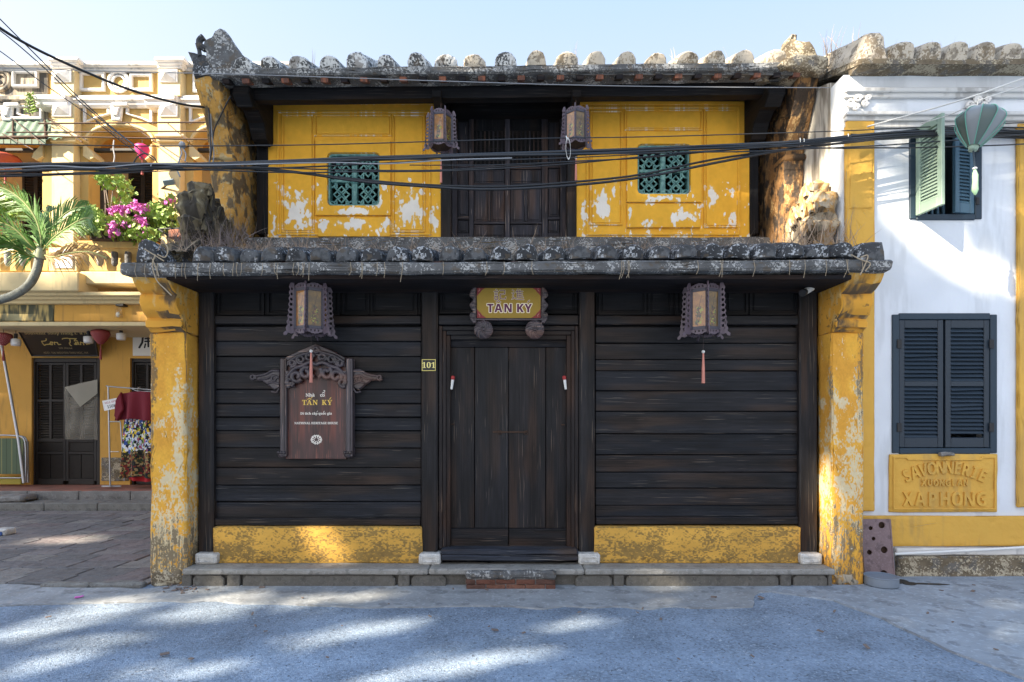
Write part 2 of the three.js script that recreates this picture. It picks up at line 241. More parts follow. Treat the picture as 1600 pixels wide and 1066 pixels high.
// weathered lime and cement of roofs: black crust, white lichen
const crust = (s, lime, amount, o = {}) => std({ roughness: 0.95, bumpMap: scaled(plasterBump, 3, 3), bumpScale: 0.012, map: scaled(tex(768, 768, (u, v) => {
  let c = mul3(o.base ?? [0.042, 0.044, 0.048], 0.6 + 0.8 * fb(u, v, 10, 10, 5, s));
  c = mix3(c, [0.14, 0.145, 0.15], ss(0.54, 0.68, fb(u, v, 9, 9, 5, s + 2)) * 0.55);
  c = mix3(c, lime, ss(1 - amount, 1.06 - amount, 0.5 * fb(u, v, 7, 7, 5, s + 4) + 0.5 * fb(u, v, 70, 70, 3, s + 6)));
  return mix3(c, [0.10, 0.075, 0.05], ss(0.6, 0.7, fb(u, v, 14, 14, 4, s + 8)) * 0.6);
}), 1.0, 1.0) });
M.darkCrust = crust(401, [0.40, 0.42, 0.44], 0.42); M.edgeCrust = crust(411, [0.36, 0.36, 0.35], 0.45, { base: [0.10, 0.10, 0.10] }); M.limeNose = crust(421, [0.62, 0.62, 0.6], 0.57, { base: [0.08, 0.08, 0.08] }); M.tanNose = crust(431, [0.50, 0.44, 0.35], 0.60, { base: [0.24, 0.19, 0.13] }); M.tanCrust = crust(441, [0.42, 0.36, 0.26], 0.50, { base: [0.16, 0.125, 0.08] });
M.tileGrey = crust(447, [0.3, 0.3, 0.3], 0.38, { base: [0.085, 0.08, 0.075] }); M.terracotta = paint(451, [0.25, 0.095, 0.055], [0.10, 0.05, 0.04], 0.42, 0.9, [2, 2]); M.rafter = wood([1.2, 0.95, 0.9], 0.8);

// street
M.asphalt = std({ roughness: 0.95, vertexColors: true, bumpMap: scaled(tex(1024, 1024, (u, v) => 0.55 * fb(u, v, 260, 260, 2, 501) + 0.45 * fb(u, v, 120, 120, 3, 503), { srgb: false }), 0.62, 0.62), bumpScale: 0.009, map: scaled(tex(1024, 1024, (u, v) => {
  const p = fb(u, v, 100, 100, 3, 505), q = vn(u * 130, v * 130, 130, 130, 507), d = vn(u * 110, v * 110, 110, 110, 509), a = 0.95 + 0.7 * (fb(u, v, 6, 6, 6, 511) - 0.5) + 0.75 * (p - 0.5);
  let c = mul3([0.215, 0.275, 0.355], a); c = mix3(c, [0.50, 0.54, 0.60], ss(0.83, 0.96, q) * 0.75); return mix3(c, [0.045, 0.045, 0.047], ss(0.80, 0.96, d) * 0.7);
}), 0.62, 0.62) });
const slabTex = tex(1024, 1024, (u, v) => {
  const a = 0.75 + 0.5 * fb(u, v, 7, 7, 6, 521), c = mul3([0.30, 0.285, 0.26], a), k = ss(0.60, 0.68, fb(u, v, 14, 14, 5, 523));
  return mix3(mix3(c, [0.16, 0.15, 0.14], k * 0.6), [0.45, 0.44, 0.42], ss(0.62, 0.68, fb(u, v, 60, 60, 3, 527)) * 0.4);
});
M.pavement = std({ roughness: 0.93, map: scaled(slabTex, 0.55, 0.55, 0.2, 0.4), color: lin(0.88, 1.04, 1.28), bumpMap: scaled(plasterBump, 1.4, 1.4), bumpScale: 0.02 });
M.cement = std({ roughness: 0.93, map: scaled(slabTex, 0.55, 0.55), color: lin(0.86, 0.95, 1.08), bumpMap: scaled(plasterBump, 1.4, 1.4), bumpScale: 0.02 });
M.cementDark = std({ roughness: 0.93, map: scaled(slabTex, 0.7, 0.7), color: lin(0.62, 0.62, 0.64), bumpMap: scaled(plasterBump, 2, 2), bumpScale: 0.015 });
M.slabs = [[0.44, 0.44, 0.49], [0.54, 0.52, 0.56], [0.38, 0.39, 0.43], [0.48, 0.43, 0.47], [0.60, 0.60, 0.62]].map((t, i) => std({ roughness: 0.85, map: scaled(slabTex, 0.9, 0.9, i * 0.23, i * 0.4), color: lin(...t), bumpMap: scaled(plasterBump, 2.2, 2.2, i * 0.3), bumpScale: 0.016 }));
M.stone = std({ roughness: 0.85, map: scaled(slabTex, 1.1, 1.1, 0.3, 0.1), color: lin(0.55, 0.56, 0.56), bumpMap: scaled(plasterBump, 2.4, 2.4), bumpScale: 0.012 });
M.stoneTop = std({ roughness: 0.8, map: scaled(slabTex, 1.1, 1.1, 0.6, 0.2), color: lin(0.85, 0.86, 0.86), bumpMap: scaled(plasterBump, 2.4, 2.4), bumpScale: 0.01 });
M.plinthStone = std({ roughness: 0.88, map: scaled(slabTex, 1.4, 1.4, 0.1, 0.6), color: lin(0.40, 0.39, 0.37), bumpMap: scaled(plasterBump, 3, 3), bumpScale: 0.014 });
M.whiteStone = std({ roughness: 0.8, map: scaled(slabTex, 2, 2, 0.2, 0.7), color: lin(1.7, 1.75, 1.8), bumpMap: scaled(plasterBump, 4, 4), bumpScale: 0.008 });
M.bricks = [[0.24, 0.10, 0.07], [0.30, 0.14, 0.10], [0.18, 0.09, 0.07]].map((c, i) => std({ roughness: 0.92, color: lin(...c.map((x) => x * 1.7)), map: scaled(slabTex, 2.2, 2.2, i * 0.3, 0), bumpMap: scaled(plasterBump, 5, 5), bumpScale: 0.01 }));
M.terrace = paint(461, [0.27, 0.11, 0.075], [0.16, 0.08, 0.06], 0.48, 0.8, [1, 1]);

// other
M.cable = std({ color: lin(0.014, 0.016, 0.02), roughness: 0.42 }); M.cableGrey = std({ color: lin(0.26, 0.27, 0.29), roughness: 0.5 }); M.cableWhite = std({ color: lin(0.62, 0.62, 0.6), roughness: 0.5 });
M.steel = std({ color: lin(0.42, 0.43, 0.45), roughness: 0.4, metalness: 0.7 }); M.rust = std({ color: lin(0.16, 0.085, 0.05), roughness: 0.85, map: scaled(slabTex, 2, 2) }); M.black = std({ color: lin(0.012, 0.012, 0.014), roughness: 0.6 }); M.void = std({ color: lin(0.008, 0.008, 0.01), roughness: 1 });
M.plasticWhite = std({ color: lin(0.7, 0.7, 0.68), roughness: 0.4 }); M.lanternWood = std({ color: lin(0.055, 0.050, 0.068), roughness: 0.45 }); M.lanternFin = std({ color: lin(0.105, 0.078, 0.098), roughness: 0.45 }); M.lanternDark = std({ color: lin(0.03, 0.018, 0.02), roughness: 0.6 });
M.tasselPink = std({ color: lin(0.55, 0.22, 0.17), roughness: 0.9 }); M.gold = std({ color: lin(0.62, 0.42, 0.10), roughness: 0.45 }); M.red = std({ color: lin(0.36, 0.03, 0.03), roughness: 0.6 });
M.shutterBlue = std({ color: lin(0.013, 0.024, 0.038), roughness: 0.5, bumpMap: scaled(woodBump, 1, 2), bumpScale: 0.002 }); M.shutterFrame = std({ color: lin(0.012, 0.030, 0.050), roughness: 0.55 }); M.shutterGreen = std({ color: lin(0.25, 0.34, 0.27), roughness: 0.6, bumpMap: scaled(woodBump, 1, 2), bumpScale: 0.002 }); M.shutterTeal = std({ color: lin(0.05, 0.11, 0.16), roughness: 0.55 });
M.ceramic = std({ roughness: 0.45, map: scaled(tex(256, 256, (u, v) => mix3([0.075, 0.20, 0.20], [0.16, 0.34, 0.31], ss(0.35, 0.7, fb(u, v, 8, 8, 4, 601))), {}), 4, 4) });
M.louvre = std({ color: lin(0.055, 0.042, 0.033), roughness: 0.7, map: scaled(slabTex, 2, 2) }); M.louvreDark = std({ color: lin(0.03, 0.025, 0.022), roughness: 0.7 });
const leafMat = (a, b, s) => new THREE.MeshPhysicalMaterial({ color: lin(...a), roughness: 0.6, transmission: 0.3, thickness: 0, side: THREE.DoubleSide });
M.leaf = leafMat([0.07, 0.13, 0.025]); M.palm = std({ color: lin(0.075, 0.175, 0.026), roughness: 0.45, side: THREE.DoubleSide }); M.palmDry = std({ color: lin(0.24, 0.15, 0.06), roughness: 0.8, side: THREE.DoubleSide }); M.leafBright = std({ color: lin(0.20, 0.30, 0.06), roughness: 0.6, side: THREE.DoubleSide });
M.petal = std({ color: lin(0.56, 0.13, 0.44), roughness: 0.7, side: THREE.DoubleSide }); M.straw = std({ color: lin(0.36, 0.29, 0.20), roughness: 0.95 }); M.twig = std({ color: lin(0.17, 0.13, 0.11), roughness: 0.95 });
M.bark = std({ roughness: 0.95, map: scaled(slabTex, 2, 2), color: lin(0.8, 0.75, 0.66), bumpMap: scaled(plasterBump, 3, 3), bumpScale: 0.02 });
function canvasTex(w, h, draw) { const c = document.createElement('canvas'); c.width = w; c.height = h; draw(c.getContext('2d'), w, h); const t = new THREE.CanvasTexture(c); t.colorSpace = THREE.SRGBColorSpace; return t; }
function face(x0, x1, y0, y1, z) { const g = new THREE.PlaneGeometry(x1 - x0, y1 - y0); g.translate((x0 + x1) / 2, (y0 + y1) / 2, z); return clean(g); }
// ---------------------------------------------------------------- the heritage house
const house = thing('heritage_house', 'old two-storey house with black timber front and mossy tiled eaves', 'house', [0, 0, -2]);
{
  // masonry piers with scroll brackets under the lower eave
  const prof = [[0, 2.64], [0.03, 2.67], [0.075, 2.68], [0.08, 2.74], [0.055, 2.77], [0.10, 2.80], [0.155, 2.85], [0.18, 2.91], [0.165, 2.98], [0.15, 3.0], [0.21, 3.03], [0.275, 3.09], [0.315, 3.16], [0.335, 3.24], [-0.28, 3.30], [-0.28, 2.64]];
  for (const [a, b, s] of [[-3.74, -3.367, 3], [3.367, 3.70, 9]]) {
    const shaft = rough(box(a, b, -0.02, 2.638, -0.28, 0, 0.018), 0.13, 0.010, 5, 0.9, s);
    const p = part('pillar', shaft, s === 3 ? M.pierLeft : M.pierRight, house);
    part('scroll_bracket', rough(prismX(prof, a, b, 0.012), 0.12, 0.009, 6, 0.7, s + 1), M.corbel, p);
    const q = rng(s * 77), g = [];
    for (let i = 0; i < 9; i++) { const x = mixn(a, b, 0.15 + 0.75 * q()), y = 0.02 + 0.2 * q(), r = 0.03 + 0.05 * q(); if (i < 0) g.push(rough(ball(r, x, y, -0.004, 7, 5, 1.2, 0.9, 0.35), 0.05, 0.012, 16, 0.5, i + s)); }
    g.push(rough(box(a + 0.03, b - 0.05, 0.0, 0.16, -0.06, 0.012, 0.01), 0.05, 0.03, 14, 0.7, s + 2)); part('crumbling_foot', g, s === 3 ? M.tanCrust : M.carving, p);
  }
  // masonry side walls running back behind the piers
  for (const [a, b] of [[-3.738, -3.50], [3.50, 3.698]]) part('side_wall', box(a, b, 0, 3.60, -8, -0.285, 0.01), M.oldWall, house);
  part('back_wall', box(-3.70, 3.70, 0, 6.4, -8.2, -8.0, 0.01), M.oldWall, house);

  // stone plinth with coping stones and sunk panels
  const pl = part('stone_plinth', box(-3.365, 3.365, -0.05, 0.125, -0.28, 0.004, 0.008), M.plinthStone, house);
  for (const [a, b] of [[-3.365, -0.83], [-0.824, 0.775], [0.781, 3.362]]) part('coping_stone', rough(box(a, b, 0.127, 0.188, -0.25, 0.078, 0.014), 0.2, 0.005, 4, 0.6, 11), M.stoneTop, pl);
  for (const [p0, p1] of [[302, 351], [380, 618], [643, 697], [718, 730], [899, 956], [978, 1216], [1239, 1292]]) {
    const a = X(p0, 0.04), b = X(p1, 0.04), y0 = 0.0, y1 = 0.118, oct = (i, k) => [[a + i + k, y0], [b - i - k, y0], [b - i, y0 + 0.0], [b - i, y1 - k - i * 0.6], [b - i - k, y1 - i * 0.6], [a + i + k, y1 - i * 0.6], [a + i, y1 - k - i * 0.6], [a + i, y0]];
    if (b - a < 0.15) continue;
    part('sunk_panel', [prismZ(oct(0, 0.035), 0.005, 0.058, 0.010, [oct(0.024, 0.03).reverse()]), prismZ(oct(0.050, 0.024), 0.005, 0.050, 0.010)], M.plinthStone, pl);
  }
  for (const [p0, p1] of [[355, 375], [622, 640], [959, 975], [1219, 1236], [284, 299], [1294, 1300]]) part('plinth_pilaster', box(X(p0, 0.05), X(p1, 0.05), 0, 0.124, 0.005, 0.060, 0.008), M.plinthStone, pl);

  // four timber posts on white stone blocks
  for (const [p0, p1, s0, s1] of [[309, 333, 303, 338], [658, 684, 654, 688], [905, 930, 904, 938], [1250, 1278, 1252, 1286]]) {
    const z = -0.2, x0 = X(p0, z), x1 = X(p1, z), t = part('timber_post', [box(x0, x1, 0.30, 3.36, -0.42, z, 0.014)], M.post, house, { rot: true });
    const a = X(s0, -0.1), b = X(s1, -0.1), st = rough(box(a, b, 0.189, 0.305, -0.36, -0.10, 0.016), 0.12, 0.004, 9, 0.7, p0);
    const blk = part('base_block', st, M.whiteStone, t);
    part('base_moulding', prismZ([[a + 0.03, 0.215], [b - 0.03, 0.215], [b - 0.03, 0.268], [b - 0.05, 0.28], [a + 0.05, 0.28], [a + 0.03, 0.268]], -0.10, -0.092, 0.004, [[[a + 0.045, 0.23], [a + 0.045, 0.262], [b - 0.045, 0.262], [b - 0.045, 0.23]]]), M.whiteStone, t);
  }
  // plank bays
  const q = rng(31), zp = -0.265;
  const bay = (L, Rt, seams, rails, transoms, dado) => {
    const w = part('timber_wall', [pbox(L, Rt, 425, 822, -0.40, -0.335)], M.beam, house);
    seams.slice(0, -1).forEach((y0, i) => {
      const y1 = seams[i + 1], gap = 0.9 + 0.5 * q(), warp = (q() - 0.5) * 0.008, z = zp + (q() - 0.5) * 0.014, g = pbox(L - 0.5, Rt + 0.5, y0 + gap * 0.5, y1 - gap * 0.35, -0.333, z, 0.006), p = g.attributes.position;
      for (let k = 0; k < p.count; k++) { const x = p.getX(k); p.setY(k, p.getY(k) + warp * Math.sin(x * 2 + i)); p.setZ(k, p.getZ(k) + (p.getZ(k) > -0.3 ? 0.004 * Math.sin(x * 1.7 + i * 2) : 0)); }
      part('plank', g, M.planks[Math.floor(q() * 5)], w, { ou: q() * 3, ov: q() * 3 });
    });
    for (const [y0, y1, z] of rails) part('rail', pbox(L, Rt, y0, y1, -0.333, z, 0.01), M.planks[4], w, { ou: q() * 3, ov: q() * 3 });
    part('transom_board', pbox(L, Rt, 441, 492, -0.333, -0.29), M.transom, w);
    for (const [a, b] of transoms) {
      const x0 = X(a, -0.26), x1 = X(b, -0.26), y0 = Y(488, -0.26), y1 = Y(450, -0.26), fr = (i) => [[x0 + i, y0 + i], [x1 - i, y0 + i], [x1 - i, y1 - i], [x0 + i, y1 - i]];
      part('transom_panel', [prismZ(fr(-0.028), -0.288, -0.268, 0.004, [fr(0).reverse()]), prismZ(fr(0.02), -0.289, -0.276, 0.006)], M.transom, w);
    }
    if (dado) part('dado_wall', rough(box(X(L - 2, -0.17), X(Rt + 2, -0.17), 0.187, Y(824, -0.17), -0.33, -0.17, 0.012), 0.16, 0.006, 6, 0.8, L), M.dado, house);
    return w;
  };
  bay(334, 657.5, [510, 533.5, 557, 581, 608.5, 631, 652, 673, 700, 731, 758.5, 784, 810], [[810, 822, -0.235], [493, 506.5, -0.235]], [[342, 408], [420, 456], [468, 526], [538, 573], [582, 648]], true);
  bay(931, 1249.5, [511, 536.6, 562, 579.5, 611, 643, 678, 711, 738, 763, 790, 808], [[808, 820, -0.235], [493, 507, -0.235]], [[939, 1007], [1017, 1048], [1060, 1124], [1136, 1166], [1176, 1244]], true);
  const mid = part('timber_wall', [pbox(684, 905, 425, 510, -0.40, -0.335)], M.beam, house);
  part('rail', pbox(684.5, 904.5, 492, 508, -0.333, -0.235, 0.01), M.planks[2], mid); part('transom_board', pbox(684.5, 904.5, 441, 491, -0.333, -0.29), M.transom, mid);
  for (const [a, b] of [[691, 738], [748, 842], [852, 898]]) { const x0 = X(a, -0.26), x1 = X(b, -0.26), y0 = Y(486, -0.26), y1 = Y(450, -0.26), fr = (i) => [[x0 + i, y0 + i], [x1 - i, y0 + i], [x1 - i, y1 - i], [x0 + i, y1 - i]]; part('transom_panel', [prismZ(fr(-0.028), -0.288, -0.268, 0.004, [fr(0).reverse()]), prismZ(fr(0.02), -0.289, -0.276, 0.006)], M.transom, mid); }
  part('lintel_beam', pbox(308, 1279, 425, 441, -0.44, -0.19, 0.012), M.beam, house);

  // the street door
  const df = part('door_frame', [pbox(691.3, 898.3, 509.5, 516.4, -0.42, -0.226, 0.006), pbox(697.3, 892.3, 516.6, 523.4, -0.42, -0.246, 0.006), pbox(704, 885, 523.6, 531, -0.42, -0.271, 0.006)], M.post, house);
  for (const j of [[[685.5, 691, -0.225], [691, 697, -0.245], [697, 703.8, -0.27]], [[898.5, 904, -0.225], [892.5, 898.5, -0.245], [885.3, 892.5, -0.27]]]) part('door_jamb', j.map(([a, b, z], i) => pbox(a, b, 509.5 + i * 7, 858, -0.42, z, 0.006)), M.frame, df, { rot: true });
  const door = part('door', [pbox(702, 887, 528, 859, -0.46, -0.42)], M.beam, house);
  const seams = [703.6, 741.6, 794.6, 852.8, 885.5];
  for (let i = 0; i < 4; i++) part('door_plank', pbox(seams[i] + 0.3, seams[i + 1] - 0.4, 543, i === 3 ? 826 : 825.5, -0.418, -0.335 + [0, 0.006, 0.006, 0][i], 0.005), [M.doorWood, wood([1.0, 0.9, 0.85], 0.5), wood([1.25, 1.0, 0.85], 0.55), M.doorWood][i], door, { rot: true, ou: i * 0.7, ov: i * 0.31 });
  part('door_board', pbox(703.6, 885.5, 530.5, 542.6, -0.418, -0.325, 0.006), wood([1.3, 1.2, 1.2], 0.7), door);
  for (const [a, b] of [[703.8, 794.2], [795, 885.3]]) part('door_board', pbox(a, b, 826.2, 856.5, -0.418, -0.318, 0.006), M.doorWood, door, { ou: a });
  part('door_bar', pbox(836, 886, 827, 830, -0.317, -0.30, 0.004), M.post, door);
  for (const [x, y] of [[707, 663], [880, 664]]) part('hinge', pbox(x - 3, x + 3, y - 1, y + 1, -0.335, -0.315, 0.002), M.rust, door);
  for (const x of [781, 822]) part('door_ring', moved(clean(new THREE.TorusGeometry(0.022, 0.004, 6, 14)), X(x, -0.32), Y(676, -0.32), -0.318), M.rust, door);
  part('latch', pbox(770, 823, 674, 676.5, -0.328, -0.316, 0.002), M.rust, door);
  const th = part('door_threshold', rough(pbox(688, 903.5, 859, 868, -0.42, -0.13, 0.012), 0.18, 0.006, 8, 0.6, 2), M.greyWood, house);
  part('door_sill', rough(pbox(689, 903, 868.6, 877.5, -0.42, -0.10, 0.012), 0.18, 0.006, 8, 0.6, 5), M.greyWood, th);

  // ------------------------------------------------ lower roof
  const ez = 0.45, eaveY = (x) => 3.155 + 0.006 * x;                // the eave hangs a little lower on the left
  const slope = Math.atan(0.56 / 2.1);
  const lr = part('lower_roof', [prismX([[0.38, 3.17], [-1.69, 3.72], [-1.69, 3.81], [0.42, 3.25]], -3.70, 3.66)], M.darkCrust, house);
  const plate = rough(box(-3.76, 3.72, 3.15, 3.255, 0.20, ez, 0.02), 0.12, 0.012, 7, 0.6, 21); { const p = plate.attributes.position; for (let i = 0; i < p.count; i++) p.setY(i, p.getY(i) + 0.006 * p.getX(i)); }
  part('eave_plate', plate, M.edgeCrust, lr); part('soffit_board', box(-3.36, 3.36, 3.10, 3.146, -0.25, 0.36, 0.006), M.rafter, lr);
  const roll = (r, len, h, s, rise) => {                              // a tile roll: half round, closed by a mortar nose; lies along -z, nose at the origin
    const pts = []; for (let i = 0; i <= 8; i++) { const a = Math.PI * i / 8; pts.push([Math.cos(a) * r, Math.pow(Math.sin(a), 0.65) * h]); }
    const g = rough(prismZ(pts, -len, 0, 0.014), 0.14, 0.012, 9, 0.8, s); return g.rotateX(rise);
  };
  const noses = [318, 352, 388, 425, 462, 500, 540, 580, 620, 660, 701, 742, 783, 824, 866, 907, 948, 990, 1031, 1072, 1114, 1156, 1197, 1239, 1279, 1317];
  const low = noses.map((_, i) => i < 3 ? roll(0.10, 2.05, 0.105, 40 + i, slope) : null), lowShapes = [0, 1, 2, 3].map((k) => roll(0.104, 2.0, 0.132, 40 + k, slope));
  noses.forEach((px, i) => { const m = M.darkCrust, x = X(px, 0.42), y = Y(404 - (px - 790) * 0.008, 0.42) - 0.015, o = part('tile_roll', [lowShapes[i % 4].clone().scale(1 + 0.1 * (q() - 0.5), 0.90 + 0.2 * q(), 1).translate(x, y, 0.42)], m, lr, { ou: q() * 3 }); o.position.z += (q() - 0.5) * 0.03; });
  for (let i = 0; i < noses.length - 1; i++) { const x = X((noses[i] + noses[i + 1]) / 2, 0.4), g = []; for (let k = 0; k < 9; k++) g.push(moved(box(-0.055, 0.055, -0.008, 0.012, -0.13, 0.13, 0.004), x, 3.285 + k * 0.057, 0.27 - k * 0.215, slope + 0.06)); tag(part('pan_tiles', g, i % 3 ? M.tileGrey : M.terracotta, lr), null, null, null, 'stuff'); }
  for (const [a, b, py, s] of [[208, 246, 376, 71], [1338, 1384, 377, 72]]) { const z = 0.36; part('verge_roll', rough(prismZ([[X(a, z), Y(409, z)], [X(b, z), Y(409, z)], [X(b - 3, z), Y(392, z)], [X(b - 9, z), Y(py + 2, z)], [X((a + b) / 2, z), Y(py - 2, z)], [X(a + 7, z), Y(py + 1, z)], [X(a + 1, z), Y(392, z)]], -1.2, z, 0.02), 0.10, 0.02, 6, 0.8, s).translate(0, 0, 0), M.darkCrust, lr); }
  part('wall_flashing', rough(prismX([[-1.69, 3.70], [-1.69, 4.15], [-1.61, 4.145], [-1.53, 4.02], [-1.50, 3.70]], -3.45, 3.45, 0.01), 0.14, 0.014, 6, 0.7, 33), M.edgeCrust, lr);

  // ------------------------------------------------ upper wall
  const zu = -1.7, uy0 = 4.05, uy1 = Y(150, zu);
  for (const [a, b, w0, w1, wt, wb, panels, raised] of [
    [418, 690, 513, 593, 241, 322, [[443, 489, 182, 362], [494, 610, 182, 211], [616, 662, 182, 361]], [[494, 611, 221, 338], [498, 610, 341, 371]]],
    [901, 1172, 996, 1077, 227.5, 304, [[924, 970, 176, 350], [978, 1095, 174, 202], [1102, 1153, 174, 354]], [[978.5, 1095, 208, 317.5], [979, 1093, 320, 357]]]]) {
    const x0 = X(a, zu), x1 = X(b, zu), r = 0.05, wx0 = X(w0, zu), wx1 = X(w1, zu), wy0 = Y(wb, zu), wy1 = Y(wt, zu);
    const rr4 = (i) => [[wx0 + i + r, wy0 + i], [wx1 - i - r, wy0 + i], [wx1 - i - r * 0.3, wy0 + i + r * 0.3], [wx1 - i, wy0 + i + r], [wx1 - i, wy1 - i - r], [wx1 - i - r * 0.3, wy1 - i - r * 0.3], [wx1 - i - r, wy1 - i], [wx0 + i + r, wy1 - i], [wx0 + i + r * 0.3, wy1 - i - r * 0.3], [wx0 + i, wy1 - i - r], [wx0 + i, wy0 + i + r], [wx0 + i + r * 0.3, wy0 + i + r * 0.3]];
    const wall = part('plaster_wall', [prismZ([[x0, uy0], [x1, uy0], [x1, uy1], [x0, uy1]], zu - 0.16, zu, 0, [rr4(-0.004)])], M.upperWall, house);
    const rect = (p, i = 0) => { const l = X(p[0], zu), rt = X(p[1], zu), bt = Y(p[3], zu), t = Y(p[2], zu); return [[l + i, bt + i], [rt - i, bt + i], [rt - i, t - i], [l + i, t - i]]; };
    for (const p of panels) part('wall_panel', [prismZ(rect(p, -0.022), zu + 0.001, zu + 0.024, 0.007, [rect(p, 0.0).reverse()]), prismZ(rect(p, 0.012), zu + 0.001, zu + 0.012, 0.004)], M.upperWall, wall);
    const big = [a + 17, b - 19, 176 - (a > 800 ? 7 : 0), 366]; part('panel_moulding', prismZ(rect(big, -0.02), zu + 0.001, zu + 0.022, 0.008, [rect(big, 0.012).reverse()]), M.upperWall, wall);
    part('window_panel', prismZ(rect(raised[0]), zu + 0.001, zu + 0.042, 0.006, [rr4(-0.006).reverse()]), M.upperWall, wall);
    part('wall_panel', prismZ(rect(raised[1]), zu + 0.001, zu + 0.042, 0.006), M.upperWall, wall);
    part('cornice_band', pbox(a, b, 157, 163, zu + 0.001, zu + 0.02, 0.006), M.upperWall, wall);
    // window of four glazed openwork tiles
    const win = part('vent_window', [prismZ(rr4(0.0), zu - 0.13, zu + 0.006, 0.004, [rr4(0.022).reverse()])], M.ceramic, house);
    const cx = (wx0 + wx1) / 2, cy = (wy0 + wy1) / 2;
    part('mullion', [box(cx - 0.035, cx + 0.035, wy0 + 0.02, wy1 - 0.02, zu - 0.12, zu - 0.01, 0.012), box(cx - 0.05, cx + 0.05, cy - 0.05, cy + 0.05, zu - 0.1, zu + 0.004, 0.02)], M.ceramic, win);
    part('transom', [box(wx0 + 0.02, cx - 0.052, cy - 0.02, cy + 0.02, zu - 0.12, zu - 0.02, 0.008), box(cx + 0.052, wx1 - 0.02, cy - 0.02, cy + 0.02, zu - 0.12, zu - 0.02, 0.008)], M.ceramic, win);
    for (const sx of [-1, 1]) for (const sy of [-1, 1]) {
      const hw = (wx1 - wx0) / 4 - 0.03, hh = (wy1 - wy0) / 4 - 0.02, tx = cx + sx * ((wx1 - wx0) / 4 + 0.008), ty = cy + sy * ((wy1 - wy0) / 4 + 0.002), g = [], zz = zu - 0.05;
      for (const [dx, dy] of [[0, 0.5], [0, -0.5], [0.5, 0], [-0.5, 0]]) { const t = clean(new THREE.TorusGeometry(0.31 * hw, 0.017, 5, 4)); g.push(moved(t, tx + dx * hw * 0.86, ty + dy * hh * 0.86, zz)); }
      for (const [dx, dy] of [[1, 1], [1, -1], [-1, 1], [-1, -1]]) { g.push(moved(clean(new THREE.TorusGeometry(0.42 * hw, 0.015, 5, 8, Math.PI / 2)), tx + dx * hw, ty + dy * hh, zz, 0, 0, dx > 0 ? (dy > 0 ? Math.PI : Math.PI / 2) : (dy > 0 ? -Math.PI / 2 : 0))); g.push(rod([tx + dx * hw * 0.28, ty + dy * hh * 0.28, zz], [tx + dx * hw * 0.74, ty + dy * hh * 0.74, zz], 0.014, 5)); }
      for (const k of [-0.5, 0.5]) { g.push(rod([tx + k * hw * 0.9, ty + hh * 0.55, zz], [tx + k * hw * 0.9, ty + hh, zz], 0.013, 5), rod([tx + k * hw * 0.9, ty - hh * 0.55, zz], [tx + k * hw * 0.9, ty - hh, zz], 0.013, 5)); }
      part('openwork_tile', g, M.ceramic, win);
    }
  }
  // upper door bay
  const ud = part('upper_door', [pbox(704, 887, 150, 378, zu - 0.30, zu - 0.20)], M.beam, house);
  const zd = zu - 0.16, wx = wood([1.5, 1.3, 1.25], 0.65);
  const stile = (a, b, y0, y1, z = zd) => part('door_stile', pbox(a, b, y0, y1, zu - 0.199, z, 0.006), M.upperDoor, ud, { rot: b - a < y1 - y0, ou: a * 0.37, ov: a * 0.11 });
  const pan = (a, b, y0, y1, m = M.upperPanel) => { const x0 = X(a, zd), x1 = X(b, zd), b0 = Y(y1, zd), t0 = Y(y0, zd); part('door_panel', [prismZ([[x0, b0], [x1, b0], [x1, t0], [x0, t0]], zu - 0.199, zd - 0.02, 0.004), prismZ([[x0 + 0.02, b0 + 0.02], [x1 - 0.02, b0 + 0.02], [x1 - 0.02, t0 - 0.02], [x0 + 0.02, t0 - 0.02]], zd - 0.019, zd - 0.008, 0.005)], m, ud, { rot: true, ou: a * 0.3, ov: a * 0.2 }); };
  for (const [a, b] of [[705, 714.5], [732.5, 740], [789, 797], [846.5, 856], [875, 886]]) stile(a, b, 170, 376);
  for (const [a, b] of [[714.7, 732.3], [856.2, 874.8]]) { for (const [y0, y1] of [[255, 262], [338, 343], [364, 371]]) stile(a, b, y0, y1, zd - 0.003); pan(a + 1, b - 1, 263, 337); pan(a + 1, b - 1, 344, 363); pan(a + 1, b - 1, 190, 254); }
  for (const [a, b] of [[740.2, 788.8], [797.2, 846.3]]) {
    for (const [y0, y1] of [[258, 264], [286, 291], [346, 350], [370, 376]]) stile(a, b, y0, y1, zd - 0.003);
    const m = (a + b) / 2; stile(m - 2.2, m + 2.2, 291.5, 345.5, zd - 0.004);
    pan(a + 0.5, b - 0.5, 264.5, 285.5); pan(a + 0.5, b - 0.5, 350.5, 369.5); pan(a + 0.5, m - 2.5, 291.5, 345.5, M.upperPanel); pan(m + 2.5, b - 0.5, 291.5, 345.5, a < 760 ? wood([3.0, 2.5, 2.4], 0.7) : M.upperPanel);
    pan(a + 0.5, b - 0.5, 176, 202, M.transom);
    for (let x = a + 3; x < b - 1; x += 6.6) part('lattice_bar', pbox(x, x + 2.6, 205, 257, zu - 0.199, zd - 0.006, 0.003), wx, ud, { rot: true, ou: x });
  }
  for (const [a, b] of [[688.5, 705], [886, 901]]) part('timber_post', pbox(a, b, 150, 377, zu - 0.12, zu + 0.03, 0.012), M.post, house, { rot: true, ou: a });
  for (const [a, b] of [[400, 417.5], [1172.5, 1186]]) part('timber_post', pbox(a, b, 150, 366, zu - 0.12, zu + 0.03, 0.012), M.beam, house, { rot: true, ou: a });
  part('sill_strip', rough(pbox(402, 1184, 373, 380, zu - 0.1, zu + 0.035, 0.01), 0.15, 0.008, 6, 0.8, 8), M.yellowBand, house);

  // ------------------------------------------------ upper roof
  const ze = -0.8, s2 = 0.40, eY = 5.80, drop = 0.011;
